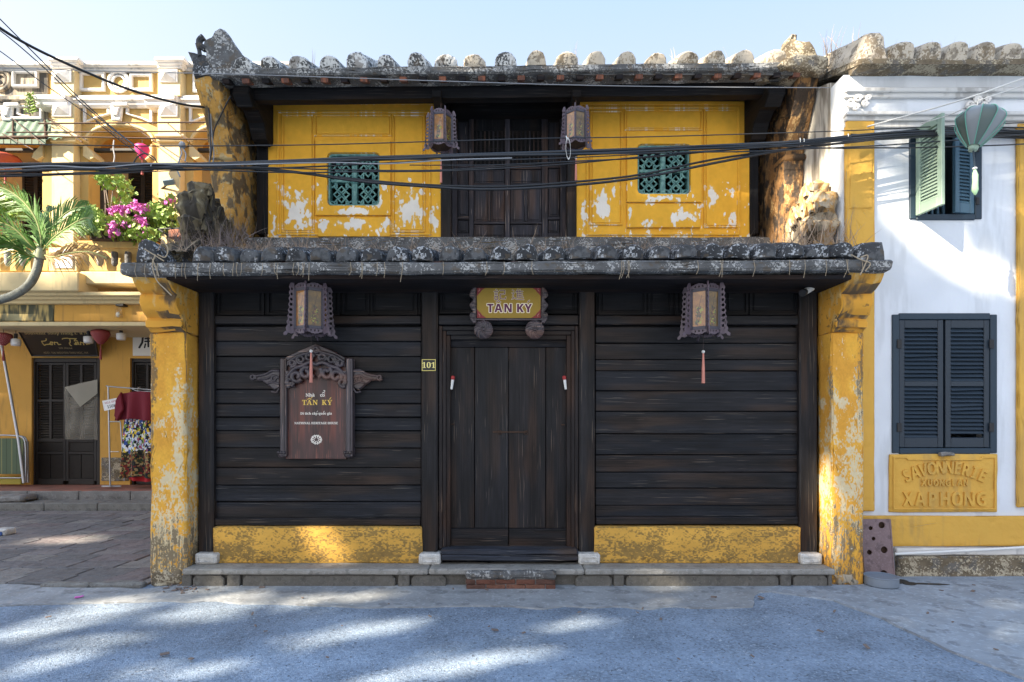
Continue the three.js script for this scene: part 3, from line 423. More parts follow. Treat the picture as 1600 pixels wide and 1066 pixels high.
  const ur = part('upper_roof', [prismX([[ze, eY + 0.04], [-5, eY + 0.04 + 4.2 * Math.tan(s2)], [-8.2, eY - 0.2], [-8.2, eY - 0.3], [-5, eY - 0.06 + 4.2 * Math.tan(s2)], [ze, eY + 0.0]], -3.46, 3.46)], M.tileGrey, house);
  const sag = (g) => { const p = g.attributes.position; for (let i = 0; i < p.count; i++) p.setY(i, p.getY(i) + drop * p.getX(i)); return g; };
  part('eave_plate', sag(rough(box(-3.52, 3.62, eY, eY + 0.085, ze - 0.22, ze + 0.06, 0.016), 0.12, 0.010, 7, 0.6, 22)), M.edgeCrust, ur);
  const uRolls = [0, 1, 2, 3].map((k) => roll(0.118, 1.2, 0.15, 60 + k, s2));
  const upN = [384, 424, 468, 516, 560, 605, 651, 697, 742, 791, 838, 885, 932, 979, 1025, 1072, 1118, 1162, 1210];
  upN.forEach((px, i) => { const x = X(px, ze), o = part('tile_roll', [uRolls[i % 4].clone().scale(0.9 + 0.25 * q(), 0.85 + 0.35 * q(), 1).translate(x, eY + 0.075 + drop * x, ze + 0.03)], px < 700 ? M.limeNose : px < 860 ? (i % 2 ? M.limeNose : M.tanNose) : M.tanNose, ur, { ou: q() * 4, ov: q() * 3 }); });  // warmer tan on the right-hand rolls paints the sunlight into their colour
  for (let i = 0; i < 30; i++) { const x = mixn(-3.34, 3.4, i / 29), y = eY - 0.035 + drop * x; part('rafter', moved(box(-0.042, 0.042, -0.026, 0.026, -1.0, 0.01, 0.006), x, y, ze, s2), i % 2 === 1 ? M.terracotta : M.rafter, ur, { ou: i }); }
  part('eave_beam', [sag(box(-3.43, 3.43, 5.70, 5.86, -1.22, -1.08, 0.012))], M.beam, ur); part('wall_beam', box(-3.40, 3.40, 5.98, 6.20, zu - 0.1, zu + 0.10, 0.012), M.beam, ur); part('door_beam', box(X(704, zu), X(887, zu), 5.84, 5.975, zu - 0.18, zu + 0.06, 0.01), M.beam, ur);
  for (const [px, w] of [[691, 13], [893, 13]]) part('bracket', [prismX([[-1.66, 5.55], [-1.66, 5.97], [-1.0, 5.74], [-1.0, 5.66], [-1.25, 5.62], [-1.45, 5.50], [-1.55, 5.42]], X(px - w / 2, -1.6), X(px + w / 2, -1.6), 0.006)], M.beam, ur);
  for (const s of [-1, 1]) part('bracket', [prismX([[-1.66, 5.40], [-1.66, 5.97], [-0.95, 5.76], [-0.93, 5.66], [-1.05, 5.56], [-1.2, 5.60], [-1.35, 5.52], [-1.45, 5.36], [-1.58, 5.32]], s > 0 ? 3.13 : -3.33, s > 0 ? 3.33 : -3.13, 0.01)], M.beam, ur);

  // ------------------------------------------------ gable walls with scrolls and ridge ends
  const gable = [[-8.1, 3.62], [-1.22, 3.62], [-1.22, 5.05], [-1.19, 5.12], [-1.13, 5.20], [-1.12, 5.30], [-1.05, 5.42], [-0.95, 5.58], [-0.86, 5.74], [-0.82, 5.90], [-5, 7.6], [-8.1, 6.3]];
  const rake = [[-1.215, 3.60], [0.22, 3.28], [0.20, 3.42], [-0.14, 3.50], [-0.22, 3.62], [-0.45, 3.66], [-0.52, 3.75], [-0.46, 3.86], [-0.42, 3.97], [-0.50, 4.02], [-0.44, 4.10], [-0.45, 4.27], [-0.53, 4.33], [-0.60, 4.29], [-0.63, 4.38], [-0.62, 4.46], [-0.70, 4.50], [-0.77, 4.43], [-0.80, 4.33], [-0.92, 4.38], [-1.0, 4.31], [-1.09, 4.20], [-1.215, 4.22]];
  for (const s of [-1, 1]) {
    const a = s < 0 ? -3.742 : 3.455, b = s < 0 ? -3.455 : 3.702;
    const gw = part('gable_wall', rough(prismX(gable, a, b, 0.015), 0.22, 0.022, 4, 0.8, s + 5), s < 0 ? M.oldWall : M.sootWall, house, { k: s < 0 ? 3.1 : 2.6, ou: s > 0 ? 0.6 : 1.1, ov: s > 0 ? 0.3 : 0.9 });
    part('carved_scroll', rough(prismX(rake, s < 0 ? a + 0.02 : 3.44, s < 0 ? b - 0.02 : b - 0.012, 0.02), 0.05, 0.042, 10, 0.45, s + 15), s < 0 ? M.mouldy : M.carving, gw);
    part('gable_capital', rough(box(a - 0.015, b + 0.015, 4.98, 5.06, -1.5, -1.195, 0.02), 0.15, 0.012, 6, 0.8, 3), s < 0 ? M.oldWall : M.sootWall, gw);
    // openwork meander carved on the inner face of the scroll
    const fx = s < 0 ? b - 0.02 : 3.44, g = [], st = [[[-0.52, 3.86], [-0.60, 4.02], [-0.66, 3.84], [-0.76, 4.05], [-0.80, 3.88]], [[-0.52, 4.06], [-0.60, 4.22], [-0.68, 4.06], [-0.60, 4.0]], [[-0.70, 4.16], [-0.74, 4.34], [-0.68, 4.42], [-0.65, 4.30]], [[-0.80, 4.10], [-0.94, 4.28], [-1.0, 4.12], [-0.9, 4.04]], [[-0.55, 3.76], [-0.8, 3.74], [-1.1, 3.86], [-1.0, 4.0]], [[-0.45, 3.72], [-0.15, 3.53], [0.05, 3.46]]];
    for (const l of st) g.push(rough(tube(l.map(([z, y]) => [fx - s * 0.01, y, z]), 0.03, 18, 6), 0.1, 0.008, 12, 0.8, 9));
    part('meander_relief', g, s < 0 ? M.mouldy : M.carving, gw);
  }
  // ridge ends
  const at = (pts, z) => pts.map(([x, y]) => [X(x, z), Y(y, z)]);
  const L = part('ridge_end', [rough(prismZ(at([[333, 112], [424, 112], [412, 106], [398, 98], [384, 88], [370, 74], [358, 58], [350, 46], [342, 44], [334, 48], [330, 56], [320, 62], [318, 72], [322, 80], [320, 92], [328, 102]], -0.78), -0.98, -0.78, 0.02), 0.08, 0.014, 7, 0.6, 81)], M.edgeCrust, house);
  part('ridge_scroll', [rough(prismZ(at([[304, 118], [338, 116], [336, 100], [330, 92], [318, 86], [304, 81], [294, 80], [300, 90], [303, 100], [300, 108]], -0.80), -1.25, -0.80, 0.015), 0.09, 0.02, 7, 0.8, 83), rough(tube([V(322, 78, -0.8), V(312, 70, -0.8), V(313, 62, -0.8), V(319, 58, -0.8)], 0.035, 10, 6), 0.08, 0.01, 9, 0.8, 84), rough(tube([V(312, 88, -0.8), V(310, 76, -0.82), V(308, 68, -0.82)], 0.025, 8, 6), 0.08, 0.01, 9, 0.8, 84)], M.darkCrust, L);
  const Rr = part('ridge_end', [rough(prismZ(at([[1196, 112], [1290, 110], [1292, 88], [1276, 84], [1272, 66], [1262, 64], [1248, 60], [1246, 50], [1238, 50], [1234, 60], [1226, 70], [1214, 82], [1204, 94]], -0.80), -1.1, -0.80, 0.02), 0.08, 0.035, 8, 0.8, 91)], M.tanCrust, house);
  part('ridge_cap', rough(prismZ(at([[1214, 102], [1292, 112], [1296, 92], [1284, 86], [1250, 84], [1226, 90]], -0.70), -1.2, -0.70, 0.02), 0.08, 0.03, 8, 0.8, 93), M.tanCrust, Rr);
}
// brick doorstep
{
  const x0 = X(728, 0.16), x1 = X(868, 0.16), st = thing('doorstep', 'low brick doorstep with a worn cement cap in front of the black street door', 'step', [(x0 + x1) / 2, 0, 0.11]);
  const q = rng(5); part('core', box(x0 + 0.02, x1 - 0.02, -0.03, 0.109, 0.081, 0.145, 0.004), M.cementDark, st);
  for (let r = 0; r < 2; r++) for (let i = 0; i < 5; i++) { const w = (x1 - x0) / 4.5, a = Math.max(x0, x0 + (i - (r % 2) * 0.5) * w + 0.004), b = Math.min(x1, x0 + (i + 1 - (r % 2) * 0.5) * w - 0.004); if (b - a > 0.03) part('brick', rough(box(a, b, 0.004 + r * 0.052, 0.051 + r * 0.052, 0.066, 0.155 + q() * 0.01, 0.007), 0.2, 0.004, 14, 0.6, i), M.bricks[Math.floor(q() * 3)], st); }
  part('cement_cap', rough(box(x0 - 0.004, x1 + 0.006, 0.110, 0.182, 0.080, 0.168, 0.02), 0.05, 0.014, 11, 0.7, 4), M.edgeCrust, st);
}
// ---------------------------------------------------------------- the white house on the right
const font = await new FontLoader().loadAsync('fonts/droid/droid_sans_bold.typeface.json');
{
  const z = -0.4, wh = thing('white_house', 'white house with dark blue louvred shutters and yellow borders at the right edge', 'house', [5, 0, -2]);
  const u0 = X(1423, z), u1 = X(1530, z), v0 = Y(343, z), v1 = Y(206, z), l0 = X(1396, z), l1 = X(1553.6, z), m0 = Y(708, z), m1 = Y(492, z), sh = (a, b, c, d, i = 0) => [[a + i, c + i], [b - i, c + i], [b - i, d - i], [a + i, d - i]];
  part('wall', prismZ([[3.72, 0], [9.2, 0], [9.2, 5.56], [3.72, 5.56]], z - 0.25, z, 0, [sh(u0, u1, v0, v1).reverse(), sh(l0, l1, m0, m1).reverse()]), M.white, wh);
  part('side_wall', rough(prismX([[-0.652, 0.1], [-9, 0.1], [-9, 7.6], [-4.6, 7.1], [-0.652, 5.62]], 3.72, 3.96), 0.3, 0.012, 4, 0.8, 4), M.whiteOld, wh);
  part('inner_wall', [box(3.97, 9.2, 0.1, 6.0, -4.2, -4.05), box(9.05, 9.2, 0.1, 6.6, -4.0, -0.66)], M.white, wh); part('room_ceiling', box(3.97, 9.04, 5.2, 5.3, -4.0, -0.66), M.white, wh);
  // yellow borders and base
  part('yellow_border', rough(box(3.723, 4.04, 0.72, Y(189, z), z + 0.001, z + 0.05, 0.012), 0.07, 0.005, 16, 0.6, 7), M.yellowBand, wh);
  part('yellow_border', rough(box(X(1586, z), X(1640, z), 0.76, Y(196, z), z + 0.001, z + 0.05, 0.012), 0.07, 0.005, 16, 0.6, 8), M.yellowBand, wh, { ou: 1 });
  part('border_rustication', [rough(box(3.75, 4.01, 4.05, 4.95, z + 0.02, z + 0.062, 0.012), 0.03, 0.006, 30, 0.5, 30)], M.yellowBand, wh);
  part('base_band', rough(box(3.73, 9.2, Y(853, z), Y(806, z), z + 0.001, z + 0.035, 0.008), 0.25, 0.006, 4, 0.8, 9), M.yellowBand, wh, { ou: 0.5 });
  part('base_ledge', rough(box(X(1396, z), 9.2, Y(866, z), Y(855, z), z + 0.001, z + 0.06, 0.008), 0.25, 0.006, 4, 0.8, 10), M.stuccoWhite, wh);
  part('footing', rough(box(X(1396, z), 9.2, -0.05, Y(867, z), z + 0.001, z + 0.09, 0.02), 0.12, 0.018, 7, 0.8, 12), M.tanCrust, wh);
  // cornice
  const cor = (p0, p1, out, m, b = 0.008) => part('cornice', box(3.725 - out * 0.2, 9.2, Y(p1, z + out), Y(p0, z + out), z + 0.001, z + out, b), m, wh);
  cor(136, 143, 0.075, M.whiteTrim); cor(144, 152, 0.045, M.whiteTrim); cor(173, 179, 0.10, M.whiteTrim); cor(180, 188, 0.065, M.whiteTrim); cor(189.5, 199, 0.03, M.whiteTrim);
  // scrolled leaf at the corner of the frieze
  const sc = [];
  for (const [cx, cy, r, t] of [[1330, 161, 7, 1], [1341, 154, 6, -1], [1352, 161, 5, 1], [1338, 168, 5, -1], [1357, 153, 4, -1]]) { const pts = []; for (let i = 0; i <= 14; i++) { const a = i / 14 * Math.PI * 3 * t, q = r * (1 - i / 18); pts.push(V(cx + Math.cos(a) * q, cy + Math.sin(a) * q, z + 0.04)); } sc.push(tube(pts, 0.017, 24, 6)); }
  part('leaf_scroll', sc, M.stuccoWhite, wh);
  part('leaf_scroll', sc.map((g) => g.clone().translate(1.32, -0.02, 0)), M.stuccoWhite, wh);
  // roof
  const rf = part('roof', [prismX([[-0.22, 5.57], [-4.6, 7.16], [-9, 5.6], [-9, 5.66], [-4.6, 7.26], [-0.22, 5.63]], 3.82, 9.2)], M.tileGrey, wh), sl = Math.atan(0.36);
  part('eave_plate', rough(prismX([[-0.42, 5.546], [-0.18, 5.546], [-0.18, 5.605], [-0.42, 5.66]], 3.79, 9.2), 0.15, 0.008, 7, 0.7, 13), M.tanCrust, rf);
  part('verge_plate', rough(prismX([[-0.185, 5.550], [-4.6, 7.15], [-4.6, 7.22], [-0.185, 5.61]], 3.775, 3.93), 0.15, 0.010, 7, 0.7, 14), M.tanCrust, rf);
  part('verge_roll', rough(prismZ([[3.81, 5.59], [4.09, 5.58], [4.08, 5.66], [4.04, 5.86], [4.0, 5.905], [3.90, 5.905], [3.86, 5.88], [3.83, 5.70]], -3.2, 0, 0.02), 0.16, 0.014, 7, 0.8, 15).rotateX(0).applyMatrix4(new THREE.Matrix4().set(1, 0, 0, 0, 0, 1, -sl, 0.0, 0, 0, 1, -0.20, 0, 0, 0, 1)), M.tanNose, rf);
  for (let i = 0; i < 13; i++) { const pts = [[1, 0], [0.97, 0.35], [0.9, 0.66], [0.74, 0.88], [0.45, 0.98], [0, 1.02], [-0.45, 0.98], [-0.74, 0.88], [-0.9, 0.66], [-0.97, 0.35], [-1, 0]].map(([a, b]) => [a * 0.118, b * 0.185]); part('tile_roll', rough(prismZ(pts, -1.6, 0, 0.014), 0.12, 0.006, 6, 0.8, 16 + i % 4).rotateX(sl).translate(X(1411 + i * 42, -0.19), 5.585 - 0.004 * i, -0.19), M.tanNose, rf, { ou: i * 0.37, ov: i * 0.21 }); }
  // lower shutters
  const rs = rng(17);
  const leaf = (win, a, b, y0, y1, zf, m, slatM, nUp, nLow, odd) => {    // a louvred leaf in its closed position, hinge anywhere
    const s = part('shutter', [box(a, a + 0.06, y0, y1, zf - 0.04, zf, 0.005), box(b - 0.06, b, y0, y1, zf - 0.04, zf, 0.005), box(a + 0.061, b - 0.061, y1 - 0.09, y1, zf - 0.038, zf - 0.002, 0.005), box(a + 0.061, b - 0.061, y0, y0 + 0.11, zf - 0.038, zf - 0.002, 0.005), ...(nLow ? [box(a + 0.061, b - 0.061, (y0 + y1) / 2 - 0.03, (y0 + y1) / 2 + 0.03, zf - 0.038, zf - 0.002, 0.005)] : [])], m, win, { rot: true });
    const rows = nLow ? [[(y0 + y1) / 2 + 0.03, y1 - 0.09, nUp], [y0 + 0.11, (y0 + y1) / 2 - 0.03, nLow]] : [[y0 + 0.11, y1 - 0.09, nUp]];
    rows.forEach(([q0, q1, n], r) => { const h = (q1 - q0) / n; for (let i = 0; i < n; i++) { if (odd && odd.includes('gone' + r + i)) continue; const tilt = odd && odd.includes('skew' + r + i) ? 0.045 : (rs() - 0.5) * 0.012; part('slat', moved(box(a + 0.062 - (a + b) / 2, b - 0.062 - (a + b) / 2, -h * 0.62, h * 0.62, -0.005, 0.005, 0.002), (a + b) / 2, q0 + h * (i + 0.5), zf - 0.02, -0.62 + (rs() - 0.5) * 0.15, 0, tilt), slatM, win === wh ? s : s); } });
    return s;
  };
  const fw = 0.055, frame = (a, b, c, d) => [box(a - 0.02, a + fw, c, d, z - 0.08, z + 0.02, 0.006), box(b - fw, b + 0.02, c, d, z - 0.08, z + 0.02, 0.006), box(a + fw + 0.001, b - fw - 0.001, d - fw, d + 0.015, z - 0.08, z + 0.019, 0.006), box(a + fw + 0.001, b - fw - 0.001, c - 0.01, c + fw, z - 0.08, z + 0.021, 0.006)];
  part('window_frame', frame(l0, l1, m0, m1), M.shutterFrame, wh); const lm = (l0 + l1) / 2;
  leaf(wh, l0 + fw + 0.004, lm - 0.012, m0 + fw + 0.006, m1 - fw - 0.004, z + 0.012, M.shutterBlue, M.shutterBlue, 13, 13, ['skew06']);
  leaf(wh, lm + 0.014, l1 - fw - 0.004, m0 + fw + 0.006, m1 - fw - 0.004, z + 0.010, M.shutterBlue, M.shutterBlue, 13, 13, ['skew17', 'skew18', 'gone10', 'skew112']);
  for (const [x, y] of [[l0 + 0.05, Y(538, z)], [l0 + 0.05, Y(668, z)], [l1 - 0.05, Y(538, z)], [l1 - 0.05, Y(668, z)]]) part('hinge', box(x - 0.025, x + 0.025, y - 0.05, y + 0.05, z + 0.021, z + 0.032, 0.003), M.black, wh);
  part('sill_bracket', rough(box(X(1462, z), X(1484, z), Y(712, z), Y(706, z), z + 0.022, z + 0.09, 0.01), 0.05, 0.01, 16, 0.7, 4), M.cementDark, wh);
  // upper window: one green leaf swung out, one nearly closed
  part('window_frame', frame(u0, u1, v0, v1), M.shutterFrame, wh);
  for (let i = 0; i < 4; i++) part('window_bar', box(X(1446 + i * 9, z - 0.1), X(1446 + i * 9, z - 0.1) + 0.022, v0 + fw, v1 - fw, z - 0.12, z - 0.09, 0.004), M.shutterTeal, wh);
  const open = (s, hx, hz, ang) => { s.position.sub(new THREE.Vector3(hx, 0, hz).sub(wh.position).setY(0)); s.position.applyAxisAngle(new THREE.Vector3(0, 1, 0), ang); s.rotation.y = ang; s.position.add(new THREE.Vector3(hx, 0, hz).sub(wh.position).setY(0)); };
  const um = (u0 + u1) / 2, gl = leaf(wh, u0 + 0.04, um + 0.0, v0 + 0.03, v1 + 0.02, z + 0.03, M.shutterGreen, M.shutterGreen, 21, 0);
  open(gl, u0 + 0.04, z + 0.025, -1.46);
  const bl = leaf(wh, um + 0.06, u1 - fw - 0.004, v0 + fw + 0.005, v1 - fw - 0.004, z + 0.012, M.shutterTeal, M.shutterTeal, 17, 0);
  open(bl, u1 - fw - 0.004, z + 0.012, 0.22);
  for (const y of [0.2, 0.8]) part('hinge', box(u1 - 0.055, u1 - 0.02, mixn(v0, v1, y) - 0.04, mixn(v0, v1, y) + 0.04, z + 0.021, z + 0.034, 0.003), M.black, wh);
  // yellow relief panel
  const a = X(1388, z), b = X(1556, z), c = Y(800, z), d = Y(709.5, z), rp = part('relief_panel', [rough(box(a, b, c, d, z + 0.001, z + 0.03, 0.008), 0.2, 0.004, 5, 0.8, 5)], M.yellowBand, wh);
  part('relief_border', prismZ([[a + 0.03, c + 0.03], [b - 0.03, c + 0.03], [b - 0.03, d - 0.03], [b - 0.18, d - 0.03], [b - 0.2, d - 0.055], [a + 0.2, d - 0.055], [a + 0.18, d - 0.03], [a + 0.03, d - 0.03]], z + 0.030, z + 0.044, 0.004, [[[a + 0.045, c + 0.045], [a + 0.045, d - 0.045], [a + 0.17, d - 0.045], [a + 0.19, d - 0.07], [b - 0.19, d - 0.07], [b - 0.17, d - 0.045], [b - 0.045, d - 0.045], [b - 0.045, c + 0.045]]]), M.yellowBand, rp);
  const letter = (ch, x, y, size, ang, w = 1) => { const g = new TextGeometry(ch, { font, size, depth: 0.014, curveSegments: 4, bevelEnabled: true, bevelThickness: 0.005, bevelSize: 0.002, bevelSegments: 1 }); g.computeBoundingBox(); const e = g.boundingBox; g.translate(-(e.min.x + e.max.x) / 2, -size / 2, 0); g.scale(w, 1, 1); part('letter', moved(clean(g), x, y, z + 0.031, 0, 0, ang), M.yellowBand, rp); };
  const mx = (a + b) / 2, arcR = 1.0, arcC = Y(742, z) - arcR + 0.085;
  [...'SAVONNERIE'].forEach((ch, i) => { const t = (4.5 - i) * 0.096; letter(ch, mx - Math.sin(t) * arcR, arcC + Math.cos(t) * arcR, 0.135, t, 0.84); });
  [...'XUONGLAN'].forEach((ch, i) => letter(ch, mx + (i - 3.5) * 0.066 - 0.0, Y(754, z), 0.068, 0, 0.9));
  [...'XAPHONG'].forEach((ch, i) => letter(ch, mx + (i - 3) * 0.135, Y(779, z), 0.15, 0, 0.88));
}

// ---------------------------------------------------------------- the yellow shophouse at the left
const ZL = -6.4;
{
  const sp = thing('yellow_shophouse', 'sunlit cream yellow shophouse with white stucco mouldings and a flowered balcony at the left', 'house', [-9, 0, -8]);
  const x = (p) => X(p, ZL), y = (p) => Y(p, ZL), zg = -6.6, B = (p0, p1, q0, q1, z0, z1, c = 0.012) => pbox(p0, p1, q0, q1, z0, z1, c);
  const arch = (p0, p1, spring, top, foot) => { const o = [[x(p0), y(foot)], [x(p1), y(foot)], [x(p1), y(spring)]]; for (let i = 1; i < 10; i++) { const t = Math.PI * i / 10; o.push([x((p0 + p1) / 2 + (p1 - p0) / 2 * Math.cos(t)), y(spring - (spring - top) * Math.sin(t))]); } o.push([x(p0), y(spring)]); return o; };
  // upper storey with arched loggia openings
  part('upper_wall', prismZ([[x(-200), y(455)], [x(470), y(455)], [x(470), y(98)], [x(-200), y(98)]], ZL - 0.35, ZL, 0, [arch(-36, 66, 222, 198, 378).reverse(), arch(138, 238, 221, 199, 378).reverse(), arch(302, 402, 221, 199, 378).reverse()]), M.cream, sp);
  part('blackened_wall', rough(B(-190, 74.5, 112, 193, ZL + 0.001, ZL + 0.035), 0.5, 0.004, 3, 0.8, 2), M.blackened, sp);
  part('loggia_wall', B(-200, 470, 190, 400, -8.0, -7.8), M.creamPale, sp);
  part('loggia_ceiling', box(x(-200), x(470), y(185), y(180), -7.8, ZL - 0.36), M.shopYellow, sp);
  part('upper_roof', box(x(-200), x(470), y(101), y(98.5), -13, ZL - 0.36), M.tileGrey, sp);
  part('lower_floor', box(x(-200), x(470), 3.62, 3.84, -13, -5.45), M.shopYellow, sp);
  // pilasters
  for (const [p0, p1] of [[76, 119], [243, 285], [-95, -50]]) {
    const pm = p0 === -95 ? M.blackened : M.creamPale, zf = ZL + 0.22;
    const pi = part('pilaster', [B(p0 + 3, p1 - 3, 108, 150, ZL + 0.001, zf), B(p0 + 3, p1 - 3, 160, 213, ZL + 0.001, zf), B(p0 + 4, p1 - 4, 222, 386, ZL + 0.001, zf - 0.02)], pm, sp);
    for (const [q0, q1] of [[111, 128], [162, 182]]) { const bx0 = X(p0 + 8, zf), bx1 = X(p1 - 8, zf), by0 = Y(q1, zf), by1 = Y(q0, zf), cxx = (bx0 + bx1) / 2, cyy = (by0 + by1) / 2, P = []; const c4 = [[bx0, by0], [bx1, by0], [bx1, by1], [bx0, by1]]; for (let i = 0; i < 4; i++) { const a = c4[i], b = c4[(i + 1) % 4]; P.push(a[0], a[1], zf + 0.035, b[0], b[1], zf + 0.035, cxx, cyy, zf + 0.15); } const g = new THREE.BufferGeometry(); g.setAttribute('position', new THREE.Float32BufferAttribute(P, 3)); g.computeVertexNormals(); part('pyramid_boss', [g, box(bx0 - 0.02, bx1 + 0.02, by0 - 0.02, by1 + 0.02, zf + 0.001, zf + 0.034, 0.01)], M.stuccoWhite, pi); }
    part('cornice_break', [B(p0 - 3, p1 + 3, 88, 94, ZL + 0.10, ZL + 0.36, 0.02), B(p0, p1, 94.3, 100, ZL + 0.10, ZL + 0.30, 0.02), B(p0 + 2, p1 - 2, 100.3, 106, ZL + 0.10, ZL + 0.25, 0.02)], p0 < 0 ? M.whiteTrim : M.stuccoWhite, pi);
    const cb = Y(148, ZL + 0.34);
    part('cornice_break', [prismX([[ZL + 0.001, cb + 0.10], [ZL + 0.34, cb], [ZL + 0.34, cb - 0.08], [ZL + 0.30, cb - 0.10], [ZL + 0.28, cb - 0.17], [ZL + 0.225, cb - 0.20], [ZL + 0.001, cb - 0.20]], x(p0 - 4), x(p1 + 2), 0.01)], M.stuccoWhite, pi);
    part('capital', [B(p0 + 1, p1 - 1, 214, 221, ZL + 0.001, zf + 0.06), B(p0 - 2, p1 + 2, 209, 213.6, ZL + 0.001, zf + 0.12)], M.creamPale, pi);
    part('pedestal', [B(p0 - 1, p1 + 1, 386.5, 424, -5.6, -5.12), ], M.creamPale, pi);
    part('pedestal_panel', B(p0 + 8, p1 - 6, 390, 419, -5.119, -5.09, 0.008), M.white, pi);
  }
  // parapet coping, cornice, frieze ornaments
  part('parapet_coping', [B(-200, 470, 95, 102, ZL - 0.4, ZL + 0.20, 0.02), B(-200, 470, 102.4, 110, ZL + 0.001, ZL + 0.12, 0.02)], M.whiteTrim, sp);
  const cd = Y(150, ZL + 0.18);
  const cz = (m, p0, p1) => part('cornice', prismX([[ZL + 0.036, cd + 0.10], [ZL + 0.18, cd], [ZL + 0.18, cd - 0.07], [ZL + 0.14, cd - 0.09], [ZL + 0.12, cd - 0.15], [ZL + 0.08, cd - 0.19], [ZL + 0.036, cd - 0.19]], x(p0), x(p1), 0.01), m, sp);
  cz(M.blackened, -190, 74); cz(M.stuccoWhite, 119.5, 242.5); cz(M.stuccoWhite, 285.5, 470);
  const ring = (cx, cy, r, m, zz = ZL + 0.03) => part('roundel', [moved(clean(new THREE.TorusGeometry(r / 72.6, 0.045, 6, 22)), x(cx), y(cy), zz), moved(clean(new THREE.TorusGeometry(r * 0.62 / 72.6, 0.025, 6, 20)), x(cx), y(cy), zz)], m, sp);
  const frameR = (p0, p1, q0, q1, conc, m, zz = ZL) => { const i = 4, pts = [], hol = [], mk = (k, out) => { const L = p0 + k, Rr2 = p1 - k, T = q0 + k, Bt = q1 - k; if (conc > 0) { out.push([x(L), y(Bt)], [x(Rr2 + 3), y(Bt)]); for (let j = 0; j <= 6; j++) { const t = (j / 6 - 0.5) * 1.6; out.push([x(Rr2 - 5 * Math.cos(t) + 2), y((T + Bt) / 2 - (T - Bt) / 2 * Math.sin(t) / Math.sin(0.8) * -1)]); } out.push([x(Rr2 + 3), y(T)], [x(L), y(T)]); } else { out.push([x(L), y(Bt)], [x(Rr2), y(Bt)], [x(Rr2), y(T)], [x(L), y(T)]); } }; mk(0, pts); mk(i, hol); part('frieze_frame', prismZ(pts, zz + 0.001, zz + 0.075, 0.012, [hol.reverse()]), m, sp); };
  ring(187, 129, 15, M.stuccoWhite); ring(351, 129, 15, M.stuccoWhite); ring(4, 128, 15, M.blackened, ZL + 0.06);
  frameR(127, 166, 115, 144, 0, M.stuccoWhite); frameR(205, 240, 117, 144, 0, M.stuccoWhite); frameR(303, 334, 116, 146, 0, M.stuccoWhite); frameR(24, 64, 114, 140, 0, M.whiteTrim, ZL + 0.035); frameR(14, 71, 167, 190, 0, M.whiteTrim, ZL + 0.035);
  // keystones, arch mouldings, spandrel frames
  for (const c of [186, 351, 16]) {
    part('keystone', [prismZ([[x(c - 7), y(192)], [x(c + 7), y(192)], [x(c + 11), y(161)], [x(c - 11), y(161)]], ZL + 0.036, ZL + 0.11, 0.02), prismZ([[x(c - 4), y(186)], [x(c + 4), y(186)], [x(c + 7), y(173)], [x(c - 7), y(173)]], ZL + 0.111, ZL + 0.15, 0.02), B(c - 12, c + 12, 160, 165, ZL + 0.036, ZL + 0.16)], M.stuccoWhite, sp);
    for (const s of [-1, 1]) { const e = [[c + s * 54, 166], [c + s * 13, 166], [c + s * 12, 180], [c + s * 36, 187], [c + s * 54, 195]], mdx = c + s * 34, mdy = 177, w = (k) => e.map(([a, b]) => [x(mixn(a, mdx, k)), y(mixn(b, mdy, k * 1.25))]); const o = w(0), h = w(0.2); if (s > 0) o.reverse(); else h.reverse(); part('spandrel_frame', prismZ(s > 0 ? o : o, ZL + 0.001, ZL + 0.06, 0.008, [h]), M.stuccoWhite, sp); }
    const am = []; for (let i = 0; i <= 16; i++) { const t = Math.PI * i / 16; am.push(new THREE.Vector3(x(c + 1 + 53 * Math.cos(t)), y(221 - 26 * Math.sin(t)), ZL + 0.01)); } part('arch_moulding', [tube(am, 0.035, 30, 6)], M.creamPale, sp);
    for (const s of [-1, 1]) part('impost_scroll', prismZ([[x(c + s * 54), y(226)], [x(c + s * 54), y(246)], [x(c + s * 44), y(252)], [x(c + s * 36), y(248)], [x(c + s * 39), y(240)], [x(c + s * 49), y(230)]].sort(() => 0), ZL - 0.3, ZL + 0.06, 0.01), M.creamPale, sp);
    part('loggia_rail', B(c - 48, c + 50, 231, 236, ZL - 0.26, ZL - 0.16), M.louvreDark, sp);
  }
  // louvred doors of the loggia
  const louvres = (px0, px1, q0, q1, zz, par, name = 'louvred_door') => {
    const a = X(px0, zz), b = X(px1, zz), c = Y(q1, zz), d = Y(q0, zz), m = (a + b) / 2, n = part(name, [box(a, a + 0.06, c, d, zz - 0.05, zz), box(m - 0.05, m + 0.05, c, d, zz - 0.05, zz + 0.004), box(b - 0.06, b, c, d, zz - 0.05, zz), box(a + 0.061, b - 0.061, d - 0.08, d, zz - 0.05, zz - 0.002), box(a + 0.061, b - 0.061, c, c + 0.1, zz - 0.05, zz - 0.002)], M.louvre, par, { rot: true }), g = [];
    for (const [s, e] of [[a + 0.065, m - 0.055], [m + 0.055, b - 0.065]]) for (let yy = c + 0.13; yy < d - 0.1; yy += 0.062) g.push(moved(box(s - (s + e) / 2, e - (s + e) / 2, -0.03, 0.03, -0.006, 0.006, 0.002), (s + e) / 2, yy, zz - 0.025, -0.6));
    tag(part('slats', g, M.louvre, n), null, null, null, 'stuff'); part('backing', box(a, b, c, d, zz - 0.09, zz - 0.06), M.louvreDark, n); return n;
  };
  louvres(200, 246, 262, 380, -7.7, sp); louvres(34, 77, 255, 380, -7.7, sp); part('door_post', B(148, 162, 262, 372, -6.9, -6.75), M.louvreDark, sp);
  // balcony
  part('balcony_floor', B(-200, 470, 425, 440, ZL - 0.2, -5.3), M.creamPale, sp);
